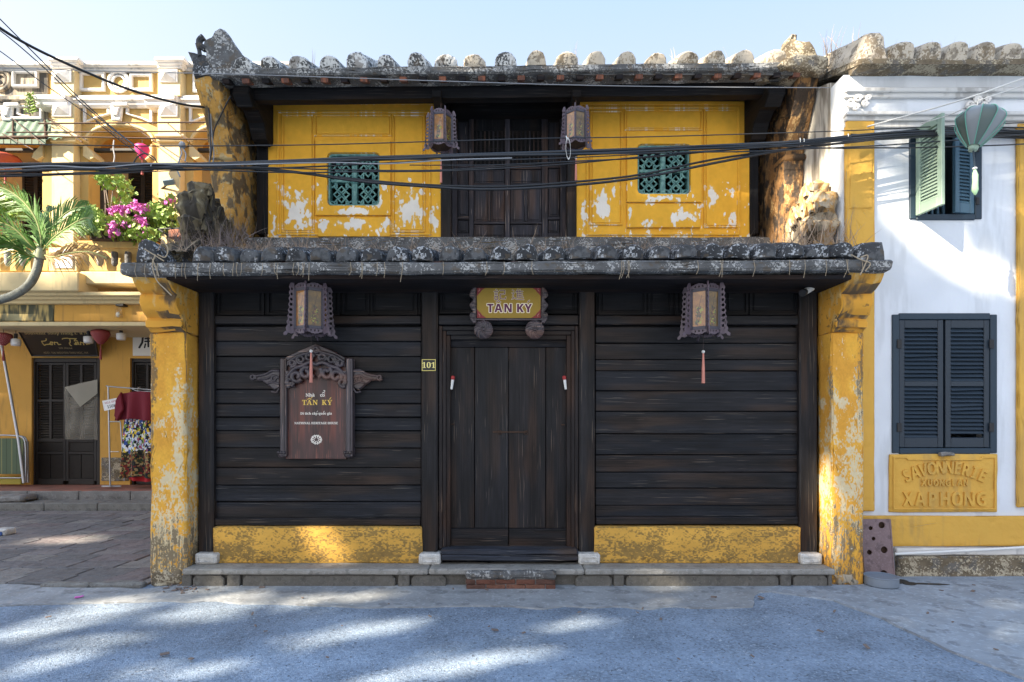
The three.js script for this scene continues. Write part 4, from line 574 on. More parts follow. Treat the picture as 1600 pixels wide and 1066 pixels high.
  part('balcony_parapet', [B(-200, 75, 376, 388, -5.55, -5.2), B(120, 242, 376, 388, -5.55, -5.2), B(286, 470, 376, 388, -5.55, -5.2)], M.cream, sp); part('balcony_back', [B(-200, 75, 388.3, 424, -5.60, -5.24), B(120, 242, 388.3, 424, -5.60, -5.24), B(286, 470, 388.3, 424, -5.6, -5.24)], M.cream, sp);
  for (const px of [-36, -12, 12, 36, 156, 179, 200, 300]) part('drip_spout', lathe([[0.001, -0.13], [0.035, -0.12], [0.058, -0.07], [0.06, 0.12], [0.05, 0.15], [0.001, 0.15]], 10).translate(X(px, -5.13), Y(406, -5.13), -5.13), px > 170 ? M.tileGrey : M.stoneTop, sp);
  part('lower_cornice', [B(-200, 122, 425, 455, -5.5, -4.95, 0.02), B(122.5, 470, 424, 444, -5.5, -5.15, 0.02)], M.creamPale, sp); part('lower_moulding', [B(-200, 470, 456, 462, -5.6, -5.05), B(-200, 470, 462.4, 468, -5.6, -5.12), B(-200, 470, 468.4, 474.5, -5.6, -5.18)], M.creamPale, sp);
  part('fascia', [rough(B(84, 470, 475, 502.4, -5.6, -5.3), 0.5, 0.004, 3)], M.shopYellow, sp); part('fascia_dark', rough(B(-200, 83.5, 475, 502.4, -5.6, -5.3), 0.4, 0.008, 3), M.darkCream, sp);  // far-left stretch of the fascia in a darker, mottled cream
  part('canopy_edge', B(-200, 470, 503, 509.5, -6.55, -5.05, 0.01), M.creamPale, sp);
  // shop front
  const gx = (p) => X(p, zg), gy = (p) => Y(p, zg);
  part('shop_wall', prismZ([[gx(-240), 0.1], [gx(470), 0.1], [gx(470), 3.7], [gx(-240), 3.7]], zg - 0.25, zg, 0, [[[gx(49), 0.30], [gx(49), gy(559)], [gx(156), gy(559)], [gx(156), 0.30]], [[gx(203), 0.30], [gx(203), gy(560)], [gx(300), gy(560)], [gx(300), 0.30]]]), M.shopYellow, sp);
  part('wall_stain_patch', rough(pbox(158, 200, 715, 752, zg + 0.001, zg + 0.02), 0.1, 0.01, 6, 0.8, 3), M.tanCrust, sp);
  const shopDoor = (p0, p1) => {
    const zz = zg - 0.1, pm = (p0 + p1) / 2, d = part('shop_door', [pbox(p0, p0 + 5, 560, 758, zz - 0.08, zz + 0.05), pbox(p1 - 5, p1, 560, 758, zz - 0.08, zz + 0.05), pbox(p0 + 5.2, p1 - 5.2, 560, 566, zz - 0.08, zz + 0.05), pbox(p0 - 3, p1 + 3, 552, 762, zz - 0.2, zz - 0.15)], M.louvreDark, sp, { rot: true }), g = [];
    for (const [a, b] of [[p0 + 5.5, pm - 0.3], [pm + 0.3, p1 - 5.5]]) {
      const m = (a + b) / 2;
      part('door_leaf', [pbox(a, a + 4, 567, 752, zz - 0.05, zz), pbox(b - 4, b, 567, 752, zz - 0.05, zz), pbox(m - 2, m + 2, 570, 686, zz - 0.05, zz - 0.001), ...[[567, 570.5], [624, 628], [686, 691], [706, 710], [748, 757]].map(([t, u]) => pbox(a + 4.1, b - 4.1, t, u, zz - 0.05, zz - 0.003))], M.louvreDark, d, { rot: true });
      part('door_panel', [pbox(a + 4.2, b - 4.2, 691.4, 705.6, zz - 0.05, zz - 0.02), pbox(a + 4.2, m - 0.5, 710.4, 747.6, zz - 0.05, zz - 0.02), pbox(m + 0.5, b - 4.2, 710.4, 747.6, zz - 0.05, zz - 0.02)], M.louvre, d, { rot: true });
      for (const [t, u] of [[571, 623.5], [628.5, 685.5]]) for (let q = t + 2; q < u; q += 3.9) for (const [s, e] of [[a + 4.2, m - 2.2], [m + 2.2, b - 4.2]]) { const xx0 = X(s, zz), xx1 = X(e, zz); g.push(moved(box(-(xx1 - xx0) / 2, (xx1 - xx0) / 2, -0.022, 0.022, -0.005, 0.005, 0.002), (xx0 + xx1) / 2, Y(q, zz), zz - 0.025, -0.6)); }
    }
    tag(part('slats', g, M.louvre, d), null, null, null, 'stuff');
  };
  shopDoor(49, 156); shopDoor(203, 300);
  // terrace and steps
  part('terrace', [box(gx(-240), gx(470), 0.05, 0.335, zg, -5.52, 0.012)], M.terrace, sp);
  const q = rng(9); for (let i = 0; i < 9; i++) { const a = -12.6 + i * 1.02; part('step_stone', rough(box(a + 0.006, a + 1.014, 0.08, 0.33, -5.51, -5.40, 0.012), 0.3, 0.006, 4, 0.7, i), M.cementDark, sp, { ou: q() * 3 }); part('step_stone', rough(box(a - 0.3, a + 0.712, -0.06, 0.165, -5.39, -4.92, 0.014), 0.3, 0.008, 4, 0.7, i + 3), M.stone, sp, { ou: q() * 3 }); }
  part('buttress', rough(box(X(-60, -5), X(34, -5), 0.166, 0.30, -5.385, -4.97, 0.05), 0.15, 0.02, 5, 0.8, 2), M.cementDark, sp);
}
// ---------------------------------------------------------------- street
{
  // one sheet to the horizon, finest in front of the house, with patches of older and newer surface
  const xs = [-220, -90, -40, -20, -12], zs = [-180, -60, -20, -12, -8.5]; for (let v = -9; v <= 9; v += 0.3) xs.push(v); xs.push(12, 20, 40, 90, 220); for (let v = -6; v <= 7; v += 0.3) zs.push(v); zs.push(9, 14, 24, 60, 180);
  const P = [], C = [], I = []; zs.forEach((z) => xs.forEach((x) => { const k = 0.95 + 0.2 * n3(x * 0.8, 0, z * 0.8) + 0.10 * n3(x * 2.7, 3, z * 2.7), far = Math.hypot(x, z) > 11; P.push(x, far ? 0 : 0.005 * n3(x * 1.3, 9, z * 1.3) - 0.004, z); C.push(k, k * 0.995, k * 0.99); }));
  for (let j = 0; j < zs.length - 1; j++) for (let i = 0; i < xs.length - 1; i++) { const a = j * xs.length + i, b = a + xs.length; I.push(a, b, a + 1, a + 1, b, b + 1); }
  const g = new THREE.BufferGeometry(); g.setAttribute('position', new THREE.Float32BufferAttribute(P, 3)); g.setAttribute('color', new THREE.Float32BufferAttribute(C, 3)); g.setIndex(I); g.computeVertexNormals();
  const h = clean(g); uvBox(h); const road = new THREE.Mesh(h, M.asphalt); road.name = 'road'; road.receiveShadow = true; scene.add(setting(road));
  // cement apron along the house front, ragged where the asphalt was laid against it
  const gp = (px, py) => { const d = EYE * F / (py - CY); return [(px - CX) * d / F, CZ - d]; };
  const sheet = (name, pts, y, m, edge = 0.35) => { const out = []; pts.forEach((p, i) => { const n = pts[(i + 1) % pts.length], L = Math.hypot(n[0] - p[0], n[1] - p[1]), k = Math.max(1, Math.round(L / 0.12)); for (let j = 0; j < k; j++) { const t = j / k, x = mixn(p[0], n[0], t), z = mixn(p[1], n[1], t), w = edge * 0.14; out.push([x + w * n3(x * 4, 1, z * 4), z + w * n3(x * 4, 5, z * 4)]); } }); return setting(part(name, prismY(out, y - 0.02, y), m)); };
  sheet('apron', [gp(-260, 900), gp(60, 918), gp(235, 921), [-3.3, -0.02], [3.8, -0.02], gp(1180, 926), gp(1170, 948), gp(1000, 951), gp(700, 950), gp(560, 952), gp(470, 947), gp(380, 943), gp(250, 940), gp(100, 944), gp(-200, 950)], 0.010, M.cement);
  sheet('side_pavement', [gp(1182, 922), [3.75, -0.38], [9, -0.38], [9, 4.5], [3.95, 3.8], gp(1600, 1062), gp(1480, 1015), gp(1380, 966), gp(1300, 938)], 0.012, M.pavement, 0.2);
  // paved forecourt of the shophouse, stone by stone
  const court = setting(part('pavement', box(-13, -3.76, -0.08, -0.012, -5.0, -0.02, 0.004), M.cementDark)), q = rng(23);
  let n = 0; const x0 = -11.6;
  for (let r = 0; r < 15; r++) { const za = -4.88 + r * 0.325, zb = za + 0.318; let x = x0 + (r % 2) * 0.27 + q() * 0.1; while (x < -3.80) { const w = 0.40 + 0.22 * q(), e = Math.min(x + w - 0.010, -3.775); const vis = 795 + e * 900 / (6 - zb) > -30; if (vis && e - x > 0.05) { const t = box(x, e, -0.010, 0.018 + 0.010 * q(), za, zb, 0.010), p = t.attributes.position, tx = (q() - 0.5) * 0.012, tz = (q() - 0.5) * 0.014; for (let k = 0; k < p.count; k++) if (p.getY(k) > 0) p.setY(k, p.getY(k) + tx * (p.getX(k) - x) + tz * (p.getZ(k) - za)); part('paving_stone', t, M.slabs[Math.floor(q() * 5)], court, { ou: q() * 4, ov: q() * 4 }); n++; } x += w; } }
  for (const [a, b] of [[76, 150], [151, 236]]) part('kerb_stone', rough(box(gp(a, 914)[0], Math.min(gp(b, 914)[0], -3.76), -0.03, 0.045, -0.015, 0.10, 0.02), 0.12, 0.012, 7, 0.8, a), M.stone, court);
  // fallen leaves and crumbs of plaster
  const lit = rng(77), bits = []; for (let i = 0; i < 70; i++) { const near = i < 26, [x, z] = near ? gp(255 + lit() * 60, 916 + lit() * 14) : gp(lit() * 1600, 915 + Math.pow(lit(), 2) * 120), s = 0.008 + 0.022 * lit(); bits.push(moved(box(-s, s, 0, 0.006, -s * 0.5, s * 0.5, 0.001), x, 0.014, z, 0.3 * lit(), lit() * 6, 0.3 * lit())); }
  tag(part('leaf_litter', bits, M.twig), 'small dead leaves and crumbs scattered on the street before the house', 'litter', null, 'stuff');
  const pe = gp(124, 936); tag(part('fallen_petal', [moved(rough(box(-0.035, 0.035, 0, 0.01, -0.02, 0.02, 0.004), 0.02, 0.006, 40, 0.8, 2), pe[0], 0.016, pe[1], 0, 0.5)], M.petal), 'small magenta petal lying on the grey street near the left pillar', 'petal');
}
// ---------------------------------------------------------------- signs on the house
{
  // board over the door
  const z = -0.02, pb = V(795, 473, z), sg = thing('sign_board', 'yellow shop sign with purple white-edged lettering in a carved frame above the door', 'sign', [pb.x, pb.y, z]);
  const t = canvasTex(1024, 512, (g, w, h) => {
    g.fillStyle = '#92761a'; g.fillRect(0, 0, w, h);
    const q = rng(3); for (let i = 0; i < 1600; i++) { g.fillStyle = q() > 0.5 ? 'rgba(120,88,10,0.10)' : 'rgba(180,146,48,0.10)'; g.fillRect(q() * w, q() * h, 4 + q() * 30, 2 + q() * 5); }
    g.fillStyle = '#7c2322'; for (const [cx, cy, sx, sy] of [[0, 0, 1, 1], [w, 0, -1, 1], [0, h, 1, -1], [w, h, -1, -1]]) { g.beginPath(); g.moveTo(cx, cy); g.lineTo(cx + sx * 150, cy); g.quadraticCurveTo(cx + sx * 110, cy + sy * 30, cx + sx * 80, cy + sy * 50); g.quadraticCurveTo(cx + sx * 60, cy + sy * 90, cx + sx * 30, cy + sy * 110); g.lineTo(cx, cy + sy * 150); g.fill(); g.strokeStyle = '#c8a08c'; g.lineWidth = 5; g.beginPath(); g.moveTo(cx + sx * 40, cy + sy * 20); g.quadraticCurveTo(cx + sx * 60, cy + sy * 50, cx + sx * 20, cy + sy * 70); g.stroke(); }
    const put = (s, x, y, size, sw) => { g.font = '900 ' + size + 'px sans-serif'; g.textAlign = 'center'; g.lineJoin = 'round'; g.lineWidth = sw; g.strokeStyle = '#e8dcc0'; g.strokeText(s, x, y); g.fillStyle = '#571a42'; g.fillText(s, x, y); };
    [['T', 215], ['A', 345], ['N', 500], ['K', 690], ['Y', 825]].forEach(([c, x]) => put(c, x, 415, 190, 22));
    const st = (pts, lw = 15) => { for (const [c, k] of [['#e8dcc0', lw + 9], ['#571a42', lw]]) { g.strokeStyle = c; g.lineWidth = k; g.lineCap = 'round'; for (const l of pts) { g.beginPath(); l.forEach(([x, y], i) => (i ? g.lineTo(x, y) : g.moveTo(x, y))); g.stroke(); } } };
    st([[[312, 248], [345, 222], [378, 248]]], 13); st([[[818, 248], [842, 222]]], 13);       // circumflex and acute
    const ji = (x, y, k) => st([[[0, 8], [12, 16]], [[-22, 34], [26, 34]], [[-14, 56], [18, 56]], [[-14, 74], [18, 74]], [[-14, 96], [-14, 136], [20, 136], [20, 96], [-14, 96]], [[52, 20], [110, 20], [110, 66], [56, 66]], [[54, 66], [54, 126], [118, 130], [122, 104]]].map((l) => l.map(([a, b]) => [x + a * k, y + b * k])), 13);
    const jin = (x, y, k) => st([[[-20, 14], [-4, 26]], [[-24, 52], [-2, 52], [-18, 96], [-2, 112]], [[-26, 134], [0, 116], [40, 134], [120, 136]], [[48, 4], [26, 44]], [[42, 30], [42, 112]], [[76, 8], [70, 28]], [[42, 32], [110, 32]], [[46, 58], [106, 58]], [[46, 82], [106, 82]], [[44, 108], [116, 108]], [[74, 32], [74, 108]]].map((l) => l.map(([a, b]) => [x + a * k, y + b * k])), 11);
    ji(306, 30, 1.28); jin(596, 30, 1.28);
  });
  const bw = (846 - 745) / 2 * 0.00667, bh = 24.5 * 0.00667;
  const lean = 0.07;
  const add = (n, g, m, par = sg, o = {}) => part(n, [].concat(g).map((x) => x.rotateX(lean)), m, par, { local: true, ...o });
  const board = add('board', box(-bw, bw, -bh, bh, -0.03, 0.0, 0.004), M.carved);
  add('lettering', face(-bw + 0.004, bw - 0.004, -bh + 0.004, bh - 0.004, 0.004), std({ map: t, roughness: 0.6 }), board, { keep: true });
  const wave = (n, len, amp, base) => { const o = []; for (let i = 0; i <= n * 6; i++) { const u = i / (n * 6); o.push([u * len, base + amp * Math.abs(Math.sin(u * n * Math.PI))]); } return o; };
  for (const s of [-1, 1]) { const w = wave(4, 2 * bh + 0.16, 0.035, 0.035), pts = [[s * (bw + 0.002), -bh - 0.05], ...w.map(([u, v]) => [s * (bw + v), -bh - 0.05 + u]), [s * (bw + 0.002), bh + 0.11]]; if (s < 0) pts.reverse(); add('carved_side', [prismZ(pts, -0.03, 0.02, 0.008), ...[0, 1, 2, 3].map((i) => moved(clean(new THREE.TorusGeometry(0.024, 0.009, 5, 12)), s * (bw + 0.04), -bh + 0.03 + i * 0.105, 0.022))], M.carved); }
  { const w = wave(7, 2 * bw - 0.12, 0.02, 0.045); add('carved_top', [prismZ([[-bw, bh + 0.002], [bw, bh + 0.002], [bw - 0.02, bh + 0.05], ...w.map(([u, v]) => [bw - 0.06 - u, bh + v * 1.25]), [-bw + 0.02, bh + 0.05]], -0.03, 0.018, 0.006), ...[-3, -2, -1, 0, 1, 2, 3].map((i) => moved(clean(new THREE.TorusGeometry(0.022, 0.009, 5, 12)), i * 0.082, bh + 0.036, 0.02))], M.carved); }
  add('lower_rail', box(-bw - 0.04, bw + 0.04, -bh - 0.022, -bh - 0.002, -0.03, 0.03, 0.006), M.carved);
  for (const x of [755.4, 835.7]) { const lx = X(x, z) - pb.x, ly = Y(515, z) - pb.y, g = [lathe([[0.001, 0.035], [0.03, 0.03], [0.05, 0.036], [0.095, 0.02], [0.10, 0], [0.095, -0.05], [0.001, -0.05]], 24).rotateX(Math.PI / 2).translate(lx, ly, 0.0)]; for (let i = 0; i < 9; i++) { const a = i / 9 * Math.PI * 2, p = []; for (let k = 0; k <= 5; k++) { const r = 0.025 + k * 0.014, b = a + k * 0.16; p.push([lx + Math.cos(b) * r, ly + Math.sin(b) * r, 0.036 - k * 0.002]); } g.push(tube(p, 0.009, 8, 5)); } g.push(ball(0.02, lx, ly, 0.034, 10, 6)); add('rosette', g, M.carved); }
}
{
  const z = -0.194, x0 = X(658.5, z), x1 = X(681.5, z), y0 = Y(580.5, z), y1 = Y(561, z), n = thing('house_number', 'small black plate with gold number 101 on the post left of the door', 'number plate', [(x0 + x1) / 2, (y0 + y1) / 2, z]);
  part('plate', box(x0, x1, y0, y1, z - 0.004, z + 0.004, 0.002), M.black, n);
  part('numerals', face(x0 + 0.003, x1 - 0.003, y0 + 0.003, y1 - 0.003, z + 0.0065), std({ roughness: 0.5, map: canvasTex(256, 224, (g, w, h) => { g.fillStyle = '#0f1110'; g.fillRect(0, 0, w, h); g.strokeStyle = '#d9c76a'; g.lineWidth = 12; g.strokeRect(9, 9, w - 18, h - 18); g.fillStyle = '#efe08a'; g.font = 'bold 150px serif'; g.textAlign = 'center'; g.fillText('101', w / 2, 164); }) }), n, { keep: true });
}
{
  // carved heritage plaque
  const z = -0.18, wd = thing('heritage_plaque', 'red-brown wooden plaque with carved cloud crown and wings on the left plank wall', 'plaque', [X(494, z), Y(640, z), z]);
  const P = (l, zz = z) => l.map(([a, b]) => [X(a, zz), Y(b, zz)]);
  const panel = part('panel', prismZ(P([[446, 717.5], [541, 717.5], [541, 560], [520, 548], [494, 538], [468, 548], [446, 560]]), z - 0.07, z, 0.004), std({ map: scaled(woodDark, 0.6, 3), color: lin(4.6, 1.45, 1.0), roughness: 0.4 }), wd, { rot: true });
  const tx = canvasTex(1024, 1536, (g, w, h) => {   // covers 448..540 x 579..717 of the picture
    g.clearRect(0, 0, w, h); const k = w / 92, yy = (p) => (p - 579) * k, c = w / 2; g.textAlign = 'center';
    g.fillStyle = '#efe9dd'; g.font = 'bold 78px serif'; g.fillText('Nhà', c - 105, yy(620)); g.fillText('c', c + 88, yy(620)); g.fillText('o', c + 128, yy(620)); g.lineWidth = 9; g.strokeStyle = '#efe9dd'; g.lineCap = 'round';
    g.beginPath(); g.moveTo(c + 108, yy(614.6)); g.lineTo(c + 128, yy(613.2)); g.lineTo(c + 148, yy(614.6)); g.stroke(); g.beginPath(); g.arc(c + 140, yy(611.2), 12, -2.6, 1.4); g.stroke();
    g.fillStyle = '#e4bf52'; g.strokeStyle = '#e4bf52'; g.font = 'bold 122px serif'; g.fillText('T', c - 205, yy(633)); g.fillText('A', c - 118, yy(633)); g.fillText('N', c - 18, yy(633)); g.fillText('K', c + 140, yy(633)); g.fillText('Y', c + 236, yy(633));
    g.lineWidth = 11; g.beginPath(); g.moveTo(c - 148, yy(624.3)); g.lineTo(c - 118, yy(622.4)); g.lineTo(c - 88, yy(624.3)); g.stroke(); g.beginPath(); g.moveTo(c - 84, yy(622.2)); g.lineTo(c - 66, yy(620.4)); g.stroke(); g.beginPath(); g.moveTo(c + 234, yy(624)); g.lineTo(c + 258, yy(621.4)); g.stroke();
    g.fillStyle = '#efe9dd'; g.strokeStyle = '#efe9dd'; g.font = 'bold 56px serif'; g.fillText('Di tích c\u00e2p qu\u00f4c gia', c, yy(648)); g.lineWidth = 6; g.beginPath(); g.moveTo(c + 14, yy(643.6)); g.lineTo(c + 26, yy(642.4)); g.stroke(); g.beginPath(); g.moveTo(c + 132, yy(643.6)); g.lineTo(c + 144, yy(642.4)); g.stroke();
    g.font = 'bold 52px serif'; g.fillText('NATIONAL HERITAGE HOUSE', c, yy(663), w * 0.74);
    // flower-like emblem of curled strokes
    const ex = c + 4, ey = yy(687); g.lineWidth = 10; for (let i = 0; i < 5; i++) { const a = -Math.PI / 2 + i * Math.PI * 2 / 5; for (const s of [-1, 1]) { g.beginPath(); for (let j = 0; j <= 8; j++) { const r = 92 - j * 7, b = a + s * (0.06 + 0.045 * j); const px = ex + Math.cos(b) * r, py = ey + Math.sin(b) * r * 0.82; j ? g.lineTo(px, py) : g.moveTo(px, py); } g.stroke(); g.beginPath(); g.arc(ex + Math.cos(a + s * 0.40) * 84, ey + Math.sin(a + s * 0.40) * 70, 11, 0, 7); g.stroke(); } }
  });
  part('lettering', face(X(448, z), X(540, z), Y(717, z), Y(579, z), z + 0.003), std({ map: tx, transparent: true, alphaTest: 0.4, roughness: 0.5 }), panel, { keep: true });
  for (const [a, b] of [[437, 447.3], [540, 550.5]]) { const fr = part('side_post', [pbox(a, b, 560, 714, z - 0.07, z + 0.045, 0.008), pbox(a + 3.6, b - 3.6, 562, 706, z + 0.0455, z + 0.056, 0.004)], M.carved, wd, { rot: true }); part('foot', [ball(0.052, X((a + b) / 2, z), Y(710, z), z + 0.01, 12, 8, 1, 0.85, 0.9), ...[-1, 0, 1].map((i) => ball(0.02, X((a + b) / 2, z) + i * 0.03, Y(707, z), z + 0.045, 8, 6))], M.carved, fr); }
  // crown: board and rolling clouds
  part('crown_board', prismZ(P([[447.5, 559], [470, 548], [494, 538], [518, 548], [540, 559], [540, 574], [520, 562], [494, 556], [468, 562], [447.5, 574]]), z + 0.001, z + 0.03, 0.006), M.carved, wd);
  const coil = (cx, cy, r, t, a0 = 0, n = 1.4, zz = z + 0.035, th = 0.02) => { const p = []; for (let i = 0; i <= 14; i++) { const a = a0 + t * i / 14 * Math.PI * 2 * n, q = r * (1 - 0.62 * i / 14); p.push(V(cx + Math.cos(a) * q, cy + Math.sin(a) * q, zz)); } return tube(p, th, 28, 6); };
  const wisp = (pts, th = 0.018, zz = z + 0.04) => tube(pts.map(([a, b]) => V(a, b, zz)), th, 20, 6);
  const cl = []; for (const s of [-1, 1]) { const m = (x) => 494 + s * x; cl.push(coil(m(10), 558, 7, s, 0), coil(m(24), 562, 7, -s, 1), coil(m(37), 568, 6, s, 2), coil(m(16), 583, 9, s, -1, 1.1, z + 0.05, 0.026), coil(m(31), 588, 9, -s, 0.5, 1.1, z + 0.05, 0.026), coil(m(42), 598, 7, s, 1, 1.2, z + 0.045, 0.022)); cl.push(wisp([[m(0), 570], [m(10), 566], [m(22), 572], [m(34), 576], [m(45), 588]], 0.024, z + 0.05), wisp([[m(44), 580], [m(45), 592], [m(43), 606]], 0.026), wisp([[m(2), 548], [m(14), 552], [m(28), 556], [m(44), 566]], 0.02), wisp([[m(4), 590], [m(9), 584], [m(7), 576]], 0.024, z + 0.055)); }
  cl.push(coil(494, 546, 5, 1, 0)); part('cloud_carving', cl, M.carved, wd);
  for (const s of [-1, 1]) { const m = (x) => 494 + s * x, pts = P([[m(57), 577], [m(66), 576], [m(76), 581], [m(88), 585], [m(97), 587], [m(103), 590], [m(98), 594], [m(86), 595], [m(76), 602], [m(66), 610], [m(57), 606]]); if (s < 0) pts.reverse(); const g = [prismZ(pts, z - 0.05, z - 0.005, 0.012)]; g.push(coil(m(99), 590, 4.5, s, 0.5, 1.2, z - 0.0, 0.014), wisp([[m(58), 580], [m(68), 579], [m(80), 585], [m(96), 588]], 0.014, z), wisp([[m(58), 590], [m(68), 587], [m(78), 592], [m(88), 592]], 0.013, z), wisp([[m(58), 600], [m(68), 597], [m(76), 599]], 0.013, z), wisp([[m(58), 607], [m(62), 613], [m(70), 612]], 0.013, z), coil(m(66), 592, 5, s, 0, 1.3, z, 0.012)); part('wing', g, M.carved, wd); }
}
// ---------------------------------------------------------------- lanterns
function paintingTex(s, light) { return canvasTex(128, 320, (g, w, h) => { const q = rng(s), gr = [['#8a5a2c', '#a8722e', '#6e4a22'], ['#59431c', '#8c661f', '#4e3c18']][light]; g.fillStyle = gr[0]; g.fillRect(0, 0, w, h); for (let i = 0; i < 90; i++) { g.fillStyle = gr[Math.floor(q() * 3)]; g.globalAlpha = 0.4; g.beginPath(); g.ellipse(q() * w, q() * h, 8 + q() * 30, 6 + q() * 16, q() * 3, 0, 7); g.fill(); } g.globalAlpha = 1; for (let i = 0; i < 46; i++) { const y = h * (0.45 + 0.5 * q()); g.fillStyle = ['#2c2412', '#3c4a1c', '#8a8a2a', '#4a2412'][Math.floor(q() * 4)]; g.beginPath(); g.ellipse(w * (0.25 + 0.5 * q()), y, 4 + q() * 12, 3 + q() * 7, q() * 3, 0, 7); g.fill(); } g.strokeStyle = '#2a1d10'; g.lineWidth = 4; g.beginPath(); g.moveTo(w * 0.3, h * 0.8); g.quadraticCurveTo(w * 0.5, h * 0.4, w * 0.7, h * 0.12); g.stroke(); }); }
const paintings = [0, 1].map((k) => new THREE.MeshPhysicalMaterial({ map: paintingTex(11 + k * 7, k), roughness: 0.5, clearcoat: 1, clearcoatRoughness: 0.03 }));
function makeLantern() {
  const t = new THREE.Group(), r = 0.165, h = 0.205, put = (n, g, m, par = t, o = {}) => part(n, g, m, par, { local: true, ...o });
  const corner = (i, q) => { const a = Math.PI / 2 + i * Math.PI / 3; return [Math.cos(a) * q, Math.sin(a) * q, a]; };
  const hex = (q) => [0, 1, 2, 3, 4, 5].map((i) => corner(i, q).slice(0, 2));
  put('top_plate', prismY(hex(r - 0.004), h, h + 0.018, 0.003), M.lanternDark); put('bottom_plate', prismY(hex(r - 0.004), -h - 0.018, -h, 0.003), M.lanternDark);
  for (let i = 0; i < 6; i++) {
    const [x, z, a] = corner(i, r), fin = [[0, h + 0.05], [0.012, h + 0.075], [0.03, h + 0.065]]; for (let k = 0; k <= 16; k++) { const u = k / 16; fin.push([0.040 + 0.012 * Math.abs(Math.sin(u * 8 * Math.PI)) + 0.035 * Math.pow(u, 2.2), h + 0.04 - u * (2 * h + 0.06)]); } fin.push([0.105, -h - 0.045], [0.10, -h - 0.07], [0.075, -h - 0.065], [0.06, -h - 0.04], [0.03, -h - 0.05], [0, -h - 0.04]);
    fin.reverse(); const holes = []; for (let k = 0; k < 8; k++) { const y = h - 0.01 - k * 0.052, w = 0.010 + 0.002 * k, c = 0.024 + 0.0025 * k, o = []; for (let j = 0; j < 6; j++) { const b = -j / 6 * Math.PI * 2; o.push([c + Math.cos(b) * w, y + Math.sin(b) * 0.016]); } holes.push(o); }
    const g = prismZ(fin, -0.006, 0.006, 0.0015, holes); g.applyMatrix4(new THREE.Matrix4().makeRotationY(-a)).translate(x, 0, z); put('fretwork_fin', g, M.lanternFin);
    put('corner_post', [box(-0.012, 0.012, -h, h, -0.012, 0.012, 0.003).applyMatrix4(new THREE.Matrix4().makeRotationY(-a)).translate(x * 0.97, 0, z * 0.97)], M.lanternWood);
    const am = a + Math.PI / 6, q = r * Math.cos(Math.PI / 6), w = r * 0.5, ry = Math.PI / 2 - am, place = (gg) => gg.applyMatrix4(new THREE.Matrix4().makeRotationY(ry)).translate(Math.cos(am) * q, 0, Math.sin(am) * q);
    const fr = put('pane_frame', [box(-w, -w + 0.018, -h, h, -0.016, -0.001, 0.003), box(w - 0.018, w, -h, h, -0.016, -0.001, 0.003), box(-w + 0.019, w - 0.019, h - 0.03, h, -0.016, -0.002, 0.003), box(-w + 0.019, w - 0.019, -h, -h + 0.03, -0.016, -0.002, 0.003)].map(place), M.lanternWood);
    put('painted_glass', [place(face(-w + 0.017, w - 0.017, -h + 0.028, h - 0.028, -0.010))], paintings[i % 2], fr, { keep: true });
    const sc = (y0, s) => { const o = [[-w, y0]]; for (let k = 0; k <= 10; k++) { const u = k / 10; o.push([-w + 2 * w * u, y0 + s * (0.02 + 0.028 * Math.sin(u * Math.PI) + 0.006 * Math.abs(Math.sin(u * 5 * Math.PI)))]); } o.push([w, y0]); if (s > 0) o.reverse(); const hl = [-0.45, 0, 0.45].map((c) => [[c * w - 0.012, y0 + s * 0.008], [c * w, y0 + s * 0.032], [c * w + 0.012, y0 + s * 0.008]]).map((l) => (s > 0 ? l : l.reverse())); return place(prismZ(o, -0.012, -0.003, 0.001, hl)); };
    put('fringe_board', [sc(h, 1), sc(-h, -1)], M.lanternFin, fr);
  }
  put('hanger', [rod([0, h + 0.018, 0], [0, h + 0.20, 0], 0.005, 6), rod([-0.12, h + 0.02, 0], [0, h + 0.13, 0], 0.003, 5), rod([0.12, h + 0.02, 0], [0, h + 0.13, 0], 0.003, 5)], M.rust);
  const cd = put('tassel_cord', [rod([0, -h - 0.018, 0], [0, -h - 0.20, 0], 0.003, 5)], M.lanternDark); put('bead', ball(0.017, 0, -h - 0.212, 0, 10, 8), M.plasticWhite, cd); put('tassel', [lathe([[0.001, -0.305], [0.017, -0.305], [0.015, -0.15], [0.009, -0.03], [0.008, 0], [0.001, 0]], 10).translate(0, -h - 0.228, 0)], M.tasselPink, cd);
  return t;
}
{
  const proto = makeLantern(), z = 0.12, zu = -0.9;
  const spots = [[V(486, 485, z), 0.06, 1, 'hexagonal fretwork lantern with pink tassel hanging over the heritage plaque'], [V(1099, 486, z), -0.10, 1, 'hexagonal fretwork lantern with pink tassel hanging right of the door over plain planks'], [V(689, 205, zu), 0.42, 0.84, 'hexagonal fretwork lantern under the upper eave left of the upper door'], [V(900, 201, zu), -0.18, 0.84, 'hexagonal fretwork lantern under the upper eave right of the upper door']];
  spots.forEach(([p, ry, s, label], i) => { const o = i ? proto.clone() : proto; o.name = numbered('hanging_lantern'); o.position.copy(p); o.rotation.y = ry; o.scale.setScalar(s); scene.add(o); tag(o, label, 'lantern', 'hexagonal lanterns under the eaves'); });
}
